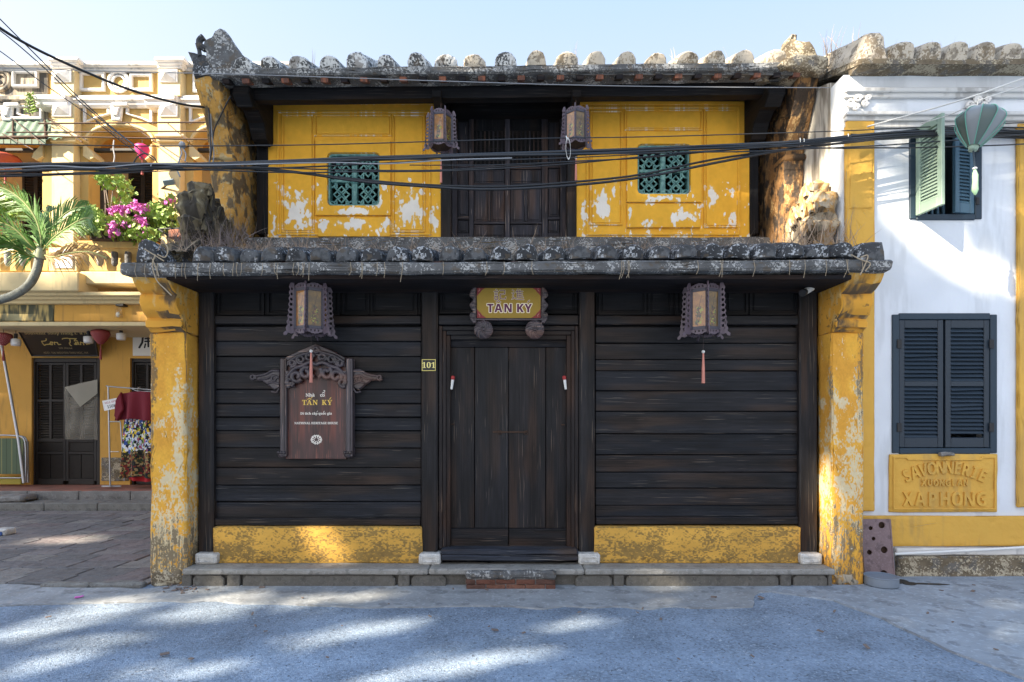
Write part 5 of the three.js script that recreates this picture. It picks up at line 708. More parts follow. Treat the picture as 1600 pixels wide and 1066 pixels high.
{
  // green silk lantern on a line
  const z = 0.35, p = V(1531, 190, z), t = thing('silk_lantern', 'faded green silk lantern hung on a cord before the upper shutters', 'lantern', [p.x, p.y, p.z]);
  const k = (6 - z) / 900 * 0.94, pr = [[0.001, 20 * 1], [17, 20], [27, 14], [35, 2], [30, -12], [19, -30], [9, -43], [0.001, -43]].map(([a, b]) => [a * k, b * k]), add = (n, g, m, par = t) => part(n, [].concat(g).map((x) => x.rotateZ(-0.24)), m, par, { local: true });
  const silk = [[0.25, 0.28, 0.30], [0.11, 0.15, 0.14], [0.22, 0.25, 0.26], [0.08, 0.12, 0.11]].map((c) => new THREE.MeshPhysicalMaterial({ color: lin(...c), roughness: 0.45, transmission: 0.25, thickness: 0, side: THREE.DoubleSide, sheen: 0.5, sheenRoughness: 0.4 }));
  for (let i = 0; i < 10; i++) { const P = pr.slice(0, -1); const g = new THREE.LatheGeometry(P.map((q) => new THREE.Vector2(q[0], q[1])), 1, i * Math.PI / 5, Math.PI / 5); add('silk_panel', clean(g), silk[i % 4]); const a = i * Math.PI / 5; add('rib', tube(P.slice(1).map(([q, y]) => [Math.sin(a) * q * 1.01, y, Math.cos(a) * q * 1.01]), 0.004, 14, 5), std({ color: lin(0.12, 0.36, 0.28), roughness: 0.6 })); }
  add('collar', [lathe([[0.001, -50 * k], [6 * k, -50 * k], [8 * k, -43 * k], [0.001, -42 * k]], 12)], M.shutterGreen); 
  const cd = part('tassel_cord', [rod([-0.065, -0.26, 0], [-0.045, -0.46, 0], 0.008, 6)], M.shutterFrame, t, { local: true }); part('tassel_ring', ball(0.022, -0.047, -0.46, 0, 10, 6, 1, 0.6, 1), M.plasticWhite, cd, { local: true }); part('tassel', rough(lathe([[0.001, -0.25], [0.012, -0.24], [0.028, -0.20], [0.024, -0.05], [0.012, 0], [0.001, 0]], 10).translate(-0.045, -0.475, 0), 0.05, 0.004, 20), std({ color: lin(0.38, 0.60, 0.36), roughness: 0.9 }), cd, { local: true });
  part('loop', [rod([-0.03, 0.11, 0], [-0.01, 0.24, 0], 0.004, 5), rod([0.09, 0.11, 0], [0.0, 0.24, 0], 0.004, 5)], M.cableWhite, t, { local: true });
}
// ---------------------------------------------------------------- cables
{
  const cab = (name, label, pts, r, m, cat = 'cable', group, seg = 60) => tag(part(name, tube(pts.map((p) => V(...p)), r, seg, 7), m), label, cat, group);
  const zc = (px) => mixn(0.55, -0.22, clamp((px + 50) / 1700));     // the run slants back towards the white house
  const L = (arr, dz = 0) => arr.map(([a, b]) => [a, b, zc(a) + dz]);
  cab('overhead_cable', 'thickest black cable, top of the bundle crossing the whole house front', L([[-80, 255], [0, 257], [150, 256], [280, 257], [420, 253], [560, 247], [700, 243], [860, 238], [1000, 233], [1160, 226], [1240, 222], [1330, 213], [1420, 206], [1640, 209]]), 0.017, M.cable);
  cab('overhead_cable', 'thick black cable just under the topmost one, sagging over the left window', L([[-80, 266], [0, 268], [120, 264], [200, 266], [300, 259], [420, 255], [600, 249], [760, 243], [900, 241], [1080, 233], [1230, 226], [1340, 216], [1440, 209], [1640, 212]], 0.03), 0.014, M.cable);
  cab('overhead_cable', 'lowest thick black cable at the far left, running below the flower balcony view', L([[-80, 276], [0, 275], [100, 272], [190, 268], [250, 262], [300, 259], [380, 262], [470, 270], [560, 283], [660, 291], [760, 296], [900, 289], [1010, 276], [1120, 254], [1230, 234], [1330, 222], [1430, 212], [1640, 206]], 0.02), 0.013, M.cable);
  cab('overhead_cable', 'black cable hanging in the lower of two parallel curves across the upper door', L([[-80, 259], [120, 261], [250, 259], [330, 260], [420, 264], [520, 276], [620, 286], [720, 291], [800, 291], [900, 284], [1000, 273], [1110, 250], [1200, 237], [1300, 225], [1420, 214], [1640, 216]], -0.02), 0.011, M.cable);
  cab('overhead_cable', 'thin black cable between the bundle and the lower curves in front of the windows', L([[180, 262], [300, 261], [420, 262], [520, 265], [680, 266], [800, 259], [900, 252], [1000, 247], [1120, 236], [1230, 228], [1330, 219], [1420, 212], [1640, 203]], 0.05), 0.007, M.cable);
  cab('overhead_cable', 'thin black cable touching the lowest tip of the white plastic coil', L([[640, 258], [760, 258], [860, 254], [960, 249], [1060, 240], [1180, 231], [1270, 226], [1350, 221]], 0.06), 0.005, M.cable);
  cab('overhead_cable', 'grey cable winding among the black bundle at left', L([[-80, 262], [0, 263], [80, 259], [150, 262], [230, 256], [320, 258], [420, 256], [520, 254], [600, 256], [700, 250], [800, 247]], 0.06), 0.006, M.cableGrey);
  cab('overhead_wire', 'long thin wire stretched level above the bundle across both lanterns', L([[-80, 224], [0, 225], [200, 228], [330, 228], [500, 226], [680, 221], [860, 216], [1000, 214], [1180, 209], [1330, 204], [1500, 196], [1640, 190]], -0.05), 0.0055, M.cable);
  cab('overhead_wire', 'thin wire running just below the upper roof edge from side to side', L([[-80, 102], [0, 106], [200, 112], [400, 117], [700, 127], [900, 133], [1100, 136], [1300, 137], [1640, 138]], -0.6), 0.0045, M.cableGrey);
  cab('overhead_cable', 'thick black cable sloping down from the top left corner to the old gable', [[-60, 0, 1.2], [0, 44, 0.9], [40, 68, 0.7], [110, 102, 0.3], [200, 139, -0.2], [280, 162, -0.7], [322, 168, -1.02]], 0.013, M.cable);
  cab('overhead_wire', 'highest of three thin wires slanting down from the top left corner', [[-60, -30, 0.6], [0, 30, 0.4], [60, 90, 0.2], [110, 140, 0.1], [170, 195, 0.0], [240, 250, 0.2]], 0.006, M.cable); cab('overhead_wire', 'middle of three thin wires slanting down from the top left corner', [[-60, 10, 0.6], [0, 48, 0.4], [60, 98, 0.2], [120, 155, 0.1], [180, 205, 0.1], [235, 246, 0.2]], 0.006, M.cable); cab('overhead_wire', 'lowest of three thin wires slanting down from the top left corner', [[-60, 40, 0.6], [0, 80, 0.4], [60, 125, 0.2], [110, 160, 0.1], [160, 195, 0.1], [200, 225, 0.2]], 0.005, M.cable);
  cab('lantern_cord', 'white cord that carries the green silk lantern up to the right', [[1355, 198, -0.3], [1420, 180, -0.05], [1480, 163, 0.2], [1528, 148, 0.35], [1570, 133, 0.42], [1650, 104, 0.6]], 0.008, M.cableWhite); cab('lantern_cord', 'slim white cord below the main lantern cord at the right edge', [[1440, 193, -0.2], [1490, 177, 0.1], [1528, 158, 0.35], [1580, 140, 0.4], [1650, 118, 0.6]], 0.005, M.cableWhite);
  for (let i = 0; i < 5; i++) cab('overhead_wire', ['topmost', 'second', 'third', 'fourth', 'lowest'][i] + ' of the thin dark wires fixed along the white wall behind the silk lantern', [[1330, 216 - i * 1.5, -0.2], [1400, 206 + i * 2, -0.30], [1460, 200 + i * 3, -0.33], [1540, 199 + i * 3.2, -0.335], [1640, 200 + i * 3.6 + (i % 2) * 3, -0.335]], 0.007 + 0.002 * (i % 3), M.cable);
  // looser strands of the bundle
  { const q = rng(91); for (const [a, b, y0, y1, dip, lab] of [[-80, 700, 259, 250, 10, 'slack thin strand in the bundle at left, ending near the upper door'], [-80, 420, 270, 258, 7, 'slack thin strand low in the bundle before the flower balcony'], [150, 1000, 256, 246, 18, 'slack thin strand drooping below the left window cable run'], [560, 1330, 247, 214, 14, 'slack thin strand drooping before the upper door and right window'], [900, 1640, 240, 206, 9, 'slack thin strand under the bundle at right'], [1080, 1640, 229, 199, 5, 'slack thin strand along the top of the bundle at right'], [1200, 1640, 228, 222, 6, 'slack thin strand drooping under the bundle by the green shutter']]) { const L2 = []; for (let i = 0; i <= 8; i++) { const t = i / 8; L2.push([mixn(a, b, t), mixn(y0, y1, t) + dip * 4 * t * (1 - t) + 2 * (q() - 0.5)]); } cab('overhead_wire', lab, L(L2, 0.08 * q()), 0.005 + 0.003 * q(), M.cable); }
    cab('overhead_wire', 'looped end of wire curling over the bundle left of the gable', [[205, 262, 0.4], [214, 246, 0.42], [226, 240, 0.42], [240, 246, 0.42], [248, 260, 0.4]], 0.006, M.cable); cab('overhead_wire', 'slanting stay wire from the roof rail down to the bundle before the loggia', [[150, 190, 0.0], [180, 214, 0.1], [210, 236, 0.2], [228, 252, 0.35]], 0.006, M.rust); }
  // ties, coil, connector
  for (const [px, py, w, lab] of [[241, 262, 12, 'white plastic tie round the cable bundle left of the old gable'], [378, 257, 9, 'black tie round the cables at the gable wall'], [1250, 222, 12, 'white tie round the cable bundle right of the upper windows'], [1256, 223, 12, 'second white tie close beside another on the cable bundle'], [1325, 214, 9, 'pale tie on the bundle before the yellow border']]) tag(part('cable_tie', moved(clean(new THREE.TorusGeometry(w / 2 * 0.0062, 0.004, 6, 16)), ...V(px, py, zc(px)).toArray(), 0, Math.PI / 2 - 0.35, 0), lab.startsWith('black') ? M.cable : M.cableWhite), lab, 'cable tie');
  { const p = V(887, 236, zc(887)); tag(part('plastic_coil', [moved(clean(new THREE.TorusGeometry(0.105, 0.009, 7, 28)).scale(0.22, 1, 1), p.x, p.y, p.z + 0.05, 0, 0, 0.04), rod([p.x - 0.01, p.y + 0.09, p.z + 0.05], [p.x - 0.015, p.y + 0.15, p.z], 0.006, 6)], M.cableWhite), 'white plastic coil hung over the cables beside the right upper lantern', 'coil'); }
  { const g = V(284, 226, 0.2); tag(part('cable_clamp', [tube([V(286, 222, 0.2), V(281, 230, 0.2), V(284, 238, 0.2), V(280, 250, 0.24), V(277, 266, 0.28), V(281, 276, 0.3)], 0.007, 20, 6), rough(ball(0.035, g.x, g.y, g.z, 8, 6), 0.05, 0.012, 20, 0.8, 3), tube([V(284, 230, 0.2), V(290, 240, 0.2), V(289, 252, 0.24)], 0.006, 12, 6)], M.cableGrey), 'pale blue-grey clamp and loose tail on the level wire left of the gable', 'cable clamp'); }
  { const p = V(324, 168, -1.03); const t = thing('wire_bracket', 'black insulator bracket with hanging wires on the outer edge of the old gable', 'bracket', [p.x, p.y, p.z]); part('insulator', [rod([p.x - 0.05, p.y, p.z], [p.x + 0.10, p.y, p.z - 0.1], 0.022, 8), rod([p.x, p.y - 0.03, p.z], [p.x, p.y + 0.03, p.z], 0.03, 8)], M.black, t); for (const [a, m, r] of [[[[326, 168, -1.0], [328, 200, -1.0], [329, 230, -1.0], [327, 257, -0.6]], M.cable, 0.009], [[[360, 150, -0.86], [345, 180, -0.98], [334, 205, -1.05], [331, 235, -1.05], [326, 258, -0.7]], M.cable, 0.008], [[[329, 178, -1.0], [331, 210, -1.05], [334, 240, -1.05], [331, 262, -0.8]], M.cableGrey, 0.007]]) part('drop_wire', tube(a.map((q) => V(...q)), r, 24, 6), m, t); }
  { const t = thing('security_camera', 'white bullet security camera under the eave beside the right pillar', 'camera', V(1264, 452, -0.05).toArray()); const b = V(1268, 450, -0.05), a = V(1256, 457, 0.06); part('body', [rod(b, a, 0.035, 14)], M.plasticWhite, t); part('lens', [rod(a.clone().lerp(b, 0.1), a.clone().add(a.clone().sub(b).multiplyScalar(0.18)), 0.0365, 14)], M.black, t); part('arm', [rod(b, V(1279, 444, -0.16), 0.012, 8), tube([V(1272, 448, -0.1), V(1283, 440, -0.1), V(1287, 430, -0.05)], 0.005, 10, 5)], M.plasticWhite, t); }
}
// incense holders at the door jambs
for (const [px, lab] of [[706.5, 'small red and white incense holder on the left door jamb'], [883, 'small red and white incense holder on the right door jamb']]) { const z = -0.23, p = V(px, 600, z), t = thing('incense_holder', lab, 'holder', [p.x, p.y, p.z], 'incense holders by the door'); part('paper_tube', moved(lathe([[0.001, -0.06], [0.013, -0.06], [0.017, 0.045], [0.001, 0.045]], 10), p.x, p.y, p.z, 0, 0, px < 800 ? -0.12 : 0.12), M.plasticWhite, t); part('red_top', moved(lathe([[0.001, 0.0], [0.020, 0], [0.022, 0.03], [0.012, 0.042], [0.001, 0.04]], 10), p.x + (px < 800 ? 0.006 : -0.006), p.y + 0.046, p.z, 0, 0, px < 800 ? -0.12 : 0.12), M.red, t); for (let i = 0; i < 3; i++) part('incense_stick', rod([p.x + (i - 1) * 0.007, p.y + 0.07, p.z], [p.x + (i - 1) * 0.014, p.y + 0.14, p.z + 0.004], 0.0016, 4), M.rust, t); }
// things at the foot of the right pillar
{
  const z0 = -0.10, z1 = -0.30, t = thing('perforated_plate', 'dusty purple plate with round holes leaning by the right pillar', 'plate', [X(1373, -0.15), 0, -0.15]);
  const w = X(1397, -0.15) - X(1350.5, -0.15), h = Y(811, -0.25) - 0.0, holes = [[0.70, 0.90, 0.035], [0.32, 0.85, 0.022], [0.39, 0.68, 0.020], [0.22, 0.46, 0.026], [0.72, 0.50, 0.036], [0.64, 0.12, 0.036]].map(([u, v, r]) => { const o = []; for (let i = 0; i < 14; i++) { const a = -i / 14 * Math.PI * 2; o.push([u * w + Math.cos(a) * r, v * h + Math.sin(a) * r]); } return o; });
  const pm = std({ color: lin(0.34, 0.24, 0.28), roughness: 0.75, map: scaled(slabTex, 1.2, 1.2, 0.4, 0.3), bumpMap: scaled(plasterBump, 3, 3), bumpScale: 0.004 }); pm.color = lin(0.62, 0.45, 0.50);
  part('sheet', [moved(prismZ([[0, 0], [w, 0], [w, h], [0.01, h]], -0.008, 0.008, 0.003, holes), X(1350.5, -0.13), 0.012, -0.12, -0.12)], pm, t); part('rim', [moved(box(w - 0.012, w + 0.004, 0, h, -0.02, 0.014, 0.003), X(1350.5, -0.13), 0.012, -0.12, -0.12), moved(box(-0.004, 0.010, 0, h, -0.02, 0.014, 0.003), X(1350.5, -0.13), 0.012, -0.12, -0.12)], pm, t);
  part('shadowed_back', [moved(box(0.01, w - 0.01, 0.02, h - 0.02, -0.05, -0.04, 0.003), X(1350.5, -0.13), 0.012, -0.12, -0.12)], M.rust, t);
  const c = V(1376, 900, 0.02), r = 0.158, lidm = std({ color: lin(0.19, 0.225, 0.27), roughness: 0.45 }), d = thing('round_lid', 'round grey plastic tub lid lying on the street by the right pillar', 'lid', [c.x, 0, 0.0]);
  part('body', [lathe([[0.001, 0.0], [r * 0.94, 0.0], [r, 0.012], [r, 0.085], [r * 0.97, 0.098], [r * 0.90, 0.098], [r * 0.88, 0.088], [0.001, 0.088]], 32).translate(c.x, 0.012, 0.03)], lidm, d); part('rim', [moved(clean(new THREE.TorusGeometry(r * 0.98, 0.008, 6, 32)), c.x, 0.105, 0.03, Math.PI / 2)], lidm, d);
  const pp = (l) => l.map(([a, b, q]) => V(a, b, q)); tag(part('water_pipe', tube(pp([[1398, 866, -0.28], [1440, 864, -0.27], [1500, 861, -0.27], [1560, 858, -0.28], [1640, 853, -0.28]]), 0.016, 30, 8), M.plasticWhite), 'white plastic pipe lying along the base of the white house', 'pipe');
  const gp = (px, py) => { const dd = EYE * F / (py - CY); return [(px - CX) * dd / F, CZ - dd]; }, wet = []; const cx = gp(1415, 913); for (let i = 0; i < 40; i++) { const a = -i / 40 * Math.PI * 2, k = 0.75 + 0.6 * n3(Math.cos(a) * 2, 4, Math.sin(a) * 2); wet.push([cx[0] + Math.cos(a) * 0.44 * k, cx[1] + Math.sin(a) * 0.13 * k]); }
  setting(part('wet_patch', prismY(wet, 0.0, 0.016), std({ color: lin(0.07, 0.068, 0.065), roughness: 0.6, map: scaled(slabTex, 1, 1), bumpMap: scaled(plasterBump, 3, 3), bumpScale: 0.012 })));
  const b0 = V(8, 830, -2.6); const bk = thing('painted_block', 'small white and blue painted block on the paving at the left edge', 'block', [b0.x, 0.02, -2.6]); part('body', rough(box(b0.x - 0.14, b0.x + 0.09, 0.02, 0.115, -2.7, -2.5, 0.02), 0.08, 0.01, 8, 0.8, 3), M.whiteStone, bk); part('blue_paint', [rough(box(b0.x - 0.10, b0.x + 0.04, 0.03, 0.085, -2.502, -2.488, 0.005), 0.05, 0.008, 16, 0.8, 6)], std({ color: lin(0.04, 0.10, 0.30), roughness: 0.7 }), bk);
}
// ---------------------------------------------------------------- things before the yellow shophouse
{
  // shop sign, leaning out at the top
  const zt = -5.75, zb = -6.45, c4 = [V(27, 514, zt), V(145, 514, zt), V(153, 556, zb), V(50, 556, zb)];
  const signT = canvasTex(1024, 448, (g, w, h) => {
    g.fillStyle = '#17140f'; g.fillRect(0, 0, w, h); const q = rng(8); for (let i = 0; i < 500; i++) { g.fillStyle = 'rgba(70,64,48,0.12)'; g.fillRect(q() * w, q() * h, 20 + q() * 60, 3); }
    g.fillStyle = '#b9a468'; g.font = 'bold 66px serif'; g.textAlign = 'left'; g.fillText('Souvenir Shop', 60, 88); g.fillText('Hàng L\u01b0u Ni\u1ec7m', 560, 88);
    g.strokeStyle = '#c4ad62'; g.lineWidth = 15; g.lineCap = 'round'; g.lineJoin = 'round';
    const s = (l) => { g.beginPath(); l.forEach(([a, b], i) => (i ? g.quadraticCurveTo(l[i - 1][0], b, a, b) : g.moveTo(a, b))); g.stroke(); };
    s([[330, 160], [250, 200], [270, 270], [360, 250]]); s([[370, 215], [350, 240], [385, 258], [405, 220], [375, 212]]); s([[420, 255], [432, 215], [470, 220], [480, 258], [510, 252]]);
    s([[560, 165], [640, 150], [760, 158]]); s([[665, 155], [640, 230], [660, 275]]); s([[735, 215], [712, 245], [748, 255], [770, 215], [775, 255]]); s([[725, 195], [745, 175], [765, 195]]); s([[800, 258], [810, 215], [845, 225], [848, 258]]); s([[850, 225], [885, 215], [890, 255], [930, 245]]);
    g.textAlign = 'center'; g.fillStyle = '#a99a72'; g.font = '44px sans-serif'; g.fillText('Silk House', 560, 330); g.font = '46px sans-serif'; g.fillText('ADD: 106 NGUYEN THAI HOC, HA', 540, 412);
  });
  const quadG = (p, uv = true, o = 0) => { const g = new THREE.BufferGeometry(), N = 6, P = [], U = []; const at = (u, v) => { const a = p[0].clone().lerp(p[1], u), b = p[3].clone().lerp(p[2], u); return a.lerp(b, v); }; for (let i = 0; i < N; i++) for (let j = 0; j < N; j++) for (const [a, b] of [[0, 0], [0, 1], [1, 0], [1, 0], [0, 1], [1, 1]]) { const u = (i + a) / N, v = (j + b) / N, q = at(u, v); P.push(q.x, q.y + 0, q.z + o); U.push(u, 1 - v); } g.setAttribute('position', new THREE.Float32BufferAttribute(P, 3)); g.setAttribute('uv', new THREE.Float32BufferAttribute(U, 2)); g.computeVertexNormals(); return g; };
  const mid = c4.reduce((a, b) => a.add(b.clone().multiplyScalar(0.25)), new THREE.Vector3()), t = thing('shop_sign', 'black shop sign with yellow script lettering leaning out above the louvred shop door', 'sign', mid.toArray());
  part('board', [quadG(c4, true, -0.03), bar(c4[0], c4[1], 0.03), bar(c4[1], c4[2], 0.03), bar(c4[3], c4[2], 0.03), bar(c4[0], c4[3], 0.03)], M.black, t); part('lettering', quadG(c4), std({ map: signT, roughness: 0.6 }), t, { keep: true });
  // the white sign with one ink character
  const zc = -6.56, s2 = thing('white_sign', 'white sign board with a black ink character, half hidden by the left pillar', 'sign', V(225, 536, zc).toArray());
  part('board', pbox(207, 250, 514, 556, zc - 0.03, zc, 0.005), M.plasticWhite, s2);
  part('character', face(X(207.5, zc), X(249.5, zc), Y(555, zc), Y(515, zc), zc + 0.003), std({ roughness: 0.7, map: canvasTex(256, 256, (g, w) => { g.fillStyle = '#dcd8cc'; g.fillRect(0, 0, w, w); g.strokeStyle = '#14120f'; g.lineCap = 'round'; const l = (k, ...p) => { g.lineWidth = k; g.beginPath(); p.forEach(([a, b], i) => (i ? g.lineTo(a, b) : g.moveTo(a, b))); g.stroke(); }; l(20, [120, 30], [135, 50]); l(18, [90, 66], [190, 60]); l(20, [96, 70], [90, 130], [62, 180]); l(16, [118, 92], [180, 88]); l(18, [146, 76], [148, 170]); l(15, [116, 120], [180, 116]); l(15, [120, 146], [112, 180]); l(15, [170, 140], [192, 178]); }) }), s2, { keep: true });
  // bulbs in white shades and red lanterns under the canopy
  const lamp = (px, py, z, lab) => { const p = V(px, py, z), o = thing('hanging_lamp', lab, 'lamp', p.toArray(), 'white lamps under the canopy'); part('shade', lathe([[0.001, -0.07], [0.075, -0.07], [0.085, -0.03], [0.085, 0.06], [0.03, 0.075], [0.001, 0.075]], 14).translate(p.x, p.y, p.z), M.plasticWhite, o); part('socket', [rod([p.x, p.y + 0.076, p.z], [p.x, p.y + 0.17, p.z], 0.032, 10), rod([p.x, p.y + 0.17, p.z], [p.x, p.y + 0.30, p.z], 0.006, 5)], M.black, o); };
  lamp(24.5, 535, -5.6, 'white hanging lamp left of the black shop sign'); lamp(138, 531, -5.6, 'white hanging lamp before the right end of the black shop sign'); lamp(189, 526, -5.6, 'white hanging lamp between the shop sign and the white sign');
  const redT = std({ roughness: 0.7, map: scaled(tex(128, 128, (u, v) => { const k = Math.hypot((u * 6) % 1 - 0.5, (v * 6 + (Math.floor(u * 6) % 2) * 0.5) % 1 - 0.5) < 0.2; return k ? [0.55, 0.35, 0.3] : [0.22, 0.02, 0.025]; }), 6, 6) }), redP = std({ color: lin(0.26, 0.045, 0.045), roughness: 0.7 });
  const redL = (px, py, z, w, h, m, lab, name = 'red_lantern') => { const k = (6 - z) / 900, p = V(px, py, z), o = thing(name, lab, 'lantern', p.toArray()); part('silk', lathe([[0.001, -h * k], [w * 0.12 * k, -h * k], [w * 0.34 * k, -h * 0.55 * k], [w * 0.5 * k, 0], [w * 0.45 * k, h * 0.3 * k], [w * 0.2 * k, h * 0.42 * k], [0.001, h * 0.42 * k]], 8).translate(p.x, p.y, p.z), m, o); part('tassel', [rod([p.x, p.y - h * k, p.z], [p.x, p.y - (h + 8) * k, p.z], 0.008, 5), rod([p.x, p.y - (h + 24) * k, p.z], [p.x, p.y - (h + 8) * k, p.z], 0.024, 6, 0.014)], redP, o); part('cord', rod([p.x, p.y + h * 0.42 * k, p.z], [p.x, p.y + (h * 0.42 + 8) * k, p.z], 0.006, 5), M.black, o); };
  redL(5, 526, -5.5, 24, 14, redT, 'red spotted lantern under the canopy at the left edge'); redL(157, 522, -5.5, 27, 16, redP, 'plain dark red lantern hanging beside the right end of the shop sign');
  redL(222, 233, -5.8, 22, 16, std({ color: lin(0.62, 0.02, 0.16), roughness: 0.55 }), 'magenta silk lantern hanging in the arched loggia', 'silk_lantern');
  redL(8, 249, -6.25, 44, 14, std({ color: lin(0.32, 0.05, 0.02), roughness: 0.6 }), 'wide orange-red lantern under the green awning');
  // glass wall lamp and floodlight
  { const p = V(187, 484, -5.25), o = thing('wall_lamp', 'small glass lamp with a white bulb on the yellow fascia', 'lamp', p.toArray()); part('bracket', [pbox(180, 192, 475, 478, -5.298, -5.16, 0.004)], M.black, o); part('glass', lathe([[0.03, 0.1], [0.05, 0.0], [0.07, -0.16], [0.001, -0.165]], 10).translate(p.x, p.y, -5.22), new THREE.MeshPhysicalMaterial({ roughness: 0.1, transmission: 1, thickness: 0, color: lin(0.9, 0.88, 0.8) }), o); part('bulb', ball(0.045, p.x - 0.01, p.y - 0.10, -5.22, 10, 8, 0.8, 1.2, 0.8), M.plasticWhite, o); }
  { const p = V(264, 285, -6.05), o = thing('floodlight', 'small grey floodlight on an arm above the flowers', 'floodlight', p.toArray()); part('head', moved(box(-0.11, 0.11, -0.06, 0.06, -0.05, 0.05, 0.015), p.x, p.y, p.z, 0.5, 0.3, 0.1), std({ color: lin(0.10, 0.15, 0.20), roughness: 0.4 }), o); part('arm', tube([p.clone(), V(258, 291, -6.15), V(250, 297, -6.25), V(247, 304, -6.39)], 0.02, 14, 6), M.rust, o); }
  // green corrugated awning
  { const za = -6.02, o = thing('green_awning', 'pale green corrugated awning with scalloped edge at the far left', 'awning', V(30, 210, za).toArray()), pts = []; for (let i = 0; i <= 60; i++) { const u = i / 60; pts.push([-60 + u * 135, 0.025 * Math.sin(u * 60)]); } const P = [], rowsA = [[188, -6.35], [204, -6.2], [217, za]]; for (let r = 0; r < 2; r++) for (let i = 0; i < 60; i++) { const q = (k, rr2) => { const v = V(pts[k][0], rowsA[rr2][0], rowsA[rr2][1]); v.x = mixn(X(-60, -5.6), X(70, -5.6), k / 60); v.y += pts[k][1]; return v; }; const a = q(i, r), b = q(i + 1, r), c = q(i, r + 1), d = q(i + 1, r + 1); for (const v of [a, c, b, b, c, d]) P.push(v.x, v.y, v.z); } const g = new THREE.BufferGeometry(); g.setAttribute('position', new THREE.Float32BufferAttribute(P, 3)); g.computeVertexNormals(); part('sheet', g, std({ color: lin(0.25, 0.44, 0.32), roughness: 0.6, side: THREE.DoubleSide, map: scaled(slabTex, 0.8, 0.8) }), o); const sc = []; for (let i = 0; i < 12; i++) sc.push(box(X(-60 + i * 11, za), X(-60 + i * 11 + 10, za), Y(226 - (i % 2), za), Y(217, za), za - 0.012, za, 0.003)); part('valance', sc, std({ color: lin(0.20, 0.36, 0.26), roughness: 0.7, map: scaled(slabTex, 1, 1) }), o); part('bar', [rod(V(-60, 215, za), V(71, 214, za), 0.03), rod(V(70, 188, -6.35), V(71, 216, za), 0.025), rod(V(20, 190, -6.3), V(20, 216, za), 0.02)], M.rust, o); }
  // bare awning frame
  { const o = thing('awning_frame', 'bare rusty awning frame of thin bars between the shophouse and the old gable', 'frame', V(230, 205, -4.5).toArray()), zf = -4.4, zr = -6.2; for (const [a, b, y0, y1, r] of [[60, 331, 193, 191, 0.014], [10, 331, 207, 205, 0.012], [70, 331, 213, 218, 0.013]]) part('rail', rod(V(a, y0, zf), V(b, y1, zf), r, 6), M.rust, o); for (const [a, y0, b, y1] of [[75, 185, 135, 219], [18, 184, 68, 226], [200, 193, 292, 254], [262, 193, 296, 222], [78, 187, 128, 222], [2, 208, 52, 234]]) part('strut', rod(V(a, y0, zr), V(b, y1, zf + 0.05), 0.011, 6), M.rust, o); part('hook', tube([V(178, 219, zf), V(177, 232, zf), V(179, 245, zf), V(177, 256, zf)], 0.012, 12, 5), M.cableGrey, o); }
  // rack with clothes
  { const z = -5.85, o = thing('clothes_rack', 'thin steel clothes rack standing on the terrace beside the left pillar', 'rack', [X(200, z), 0.34, z]); const A = V(169, 604, z), B2 = V(260, 611, z), C = V(172, 758, z), D = V(262, 762, z); part('upright', rod(A, C, 0.016), M.steel, o); part('upright', rod(B2, D, 0.016), M.steel, o); part('rail', [rod(A, B2, 0.014), rod(V(169, 604, z), V(166, 603, z), 0.014)], M.steel, o); part('crossbar', [rod(V(170, 659, z), V(188, 659, z), 0.012), rod(V(188, 659, z), V(194, 752, z), 0.012), rod(V(171, 706, z), V(186, 706, z), 0.009)], M.steel, o); part('foot', [bar(V(172, 758, z - 0.2), V(172, 760, z + 0.2), 0.03), bar(V(159, 760, z), V(189, 760, z), 0.03)], M.steel, o);
    const hz = z + 0.0, hang = (name, lab, px0, px1, py0, py1, m, flare, s) => { const t = thing(name, lab, 'garment', V((px0 + px1) / 2, (py0 + py1) / 2, hz).toArray(), null), n = 22, rows = 12, P = [], U = []; const at = (u, v) => { const w = 1 + flare * v, c = (px0 + px1) / 2, p = V(c + (u - 0.5) * (px1 - px0) * w, py0 + (py1 - py0) * v + (v < 0.02 ? 3.5 * Math.abs(u - 0.5) * 2 : 0) + 1.5 * Math.sin(u * 9 + s) * v, hz); p.z += 0.05 * Math.sin(u * 19 + s) * (0.4 + v) + 0.11 * Math.cos((u - 0.5) * Math.PI); return p; }; for (let i = 0; i < n; i++) for (let j = 0; j < rows; j++) for (const [a, b] of [[0, 0], [0, 1], [1, 0], [1, 0], [0, 1], [1, 1]]) { const p = at((i + a) / n, (j + b) / rows); P.push(p.x, p.y, p.z); U.push((i + a) / n, 1 - (j + b) / rows); } const g = new THREE.BufferGeometry(); g.setAttribute('position', new THREE.Float32BufferAttribute(P, 3)); g.setAttribute('uv', new THREE.Float32BufferAttribute(U, 2)); g.computeVertexNormals(); const h = toCreasedNormals(g, 2.5); part('cloth', h, m, t, { keep: true }); return t; };
    const print = canvasTex(512, 1024, (g, w, h) => { const q = rng(19); g.fillStyle = '#1c1d26'; g.fillRect(0, 0, w, h); for (let i = 0; i < 1500; i++) { const y = q() * h, low = y > h * 0.62, pal = low ? ['#3a2a1c', '#151515', '#8c6a30', '#7a2420', '#2c3a24', '#a08a60'] : ['#dfe4ea', '#3c58a0', '#e8c83c', '#c9d8e8', '#202c50', '#7a9a3c', '#b05a78', '#f0f0f0', '#16161c']; g.fillStyle = pal[Math.floor(q() * pal.length)]; g.beginPath(); g.ellipse(q() * w, y, 5 + q() * 14, 9 + q() * 26, (q() - 0.5) * 0.8, 0, 7); g.fill(); } }), pm = std({ map: print, roughness: 0.85, side: THREE.DoubleSide }), rm = std({ color: lin(0.16, 0.008, 0.02), roughness: 0.85, side: THREE.DoubleSide });
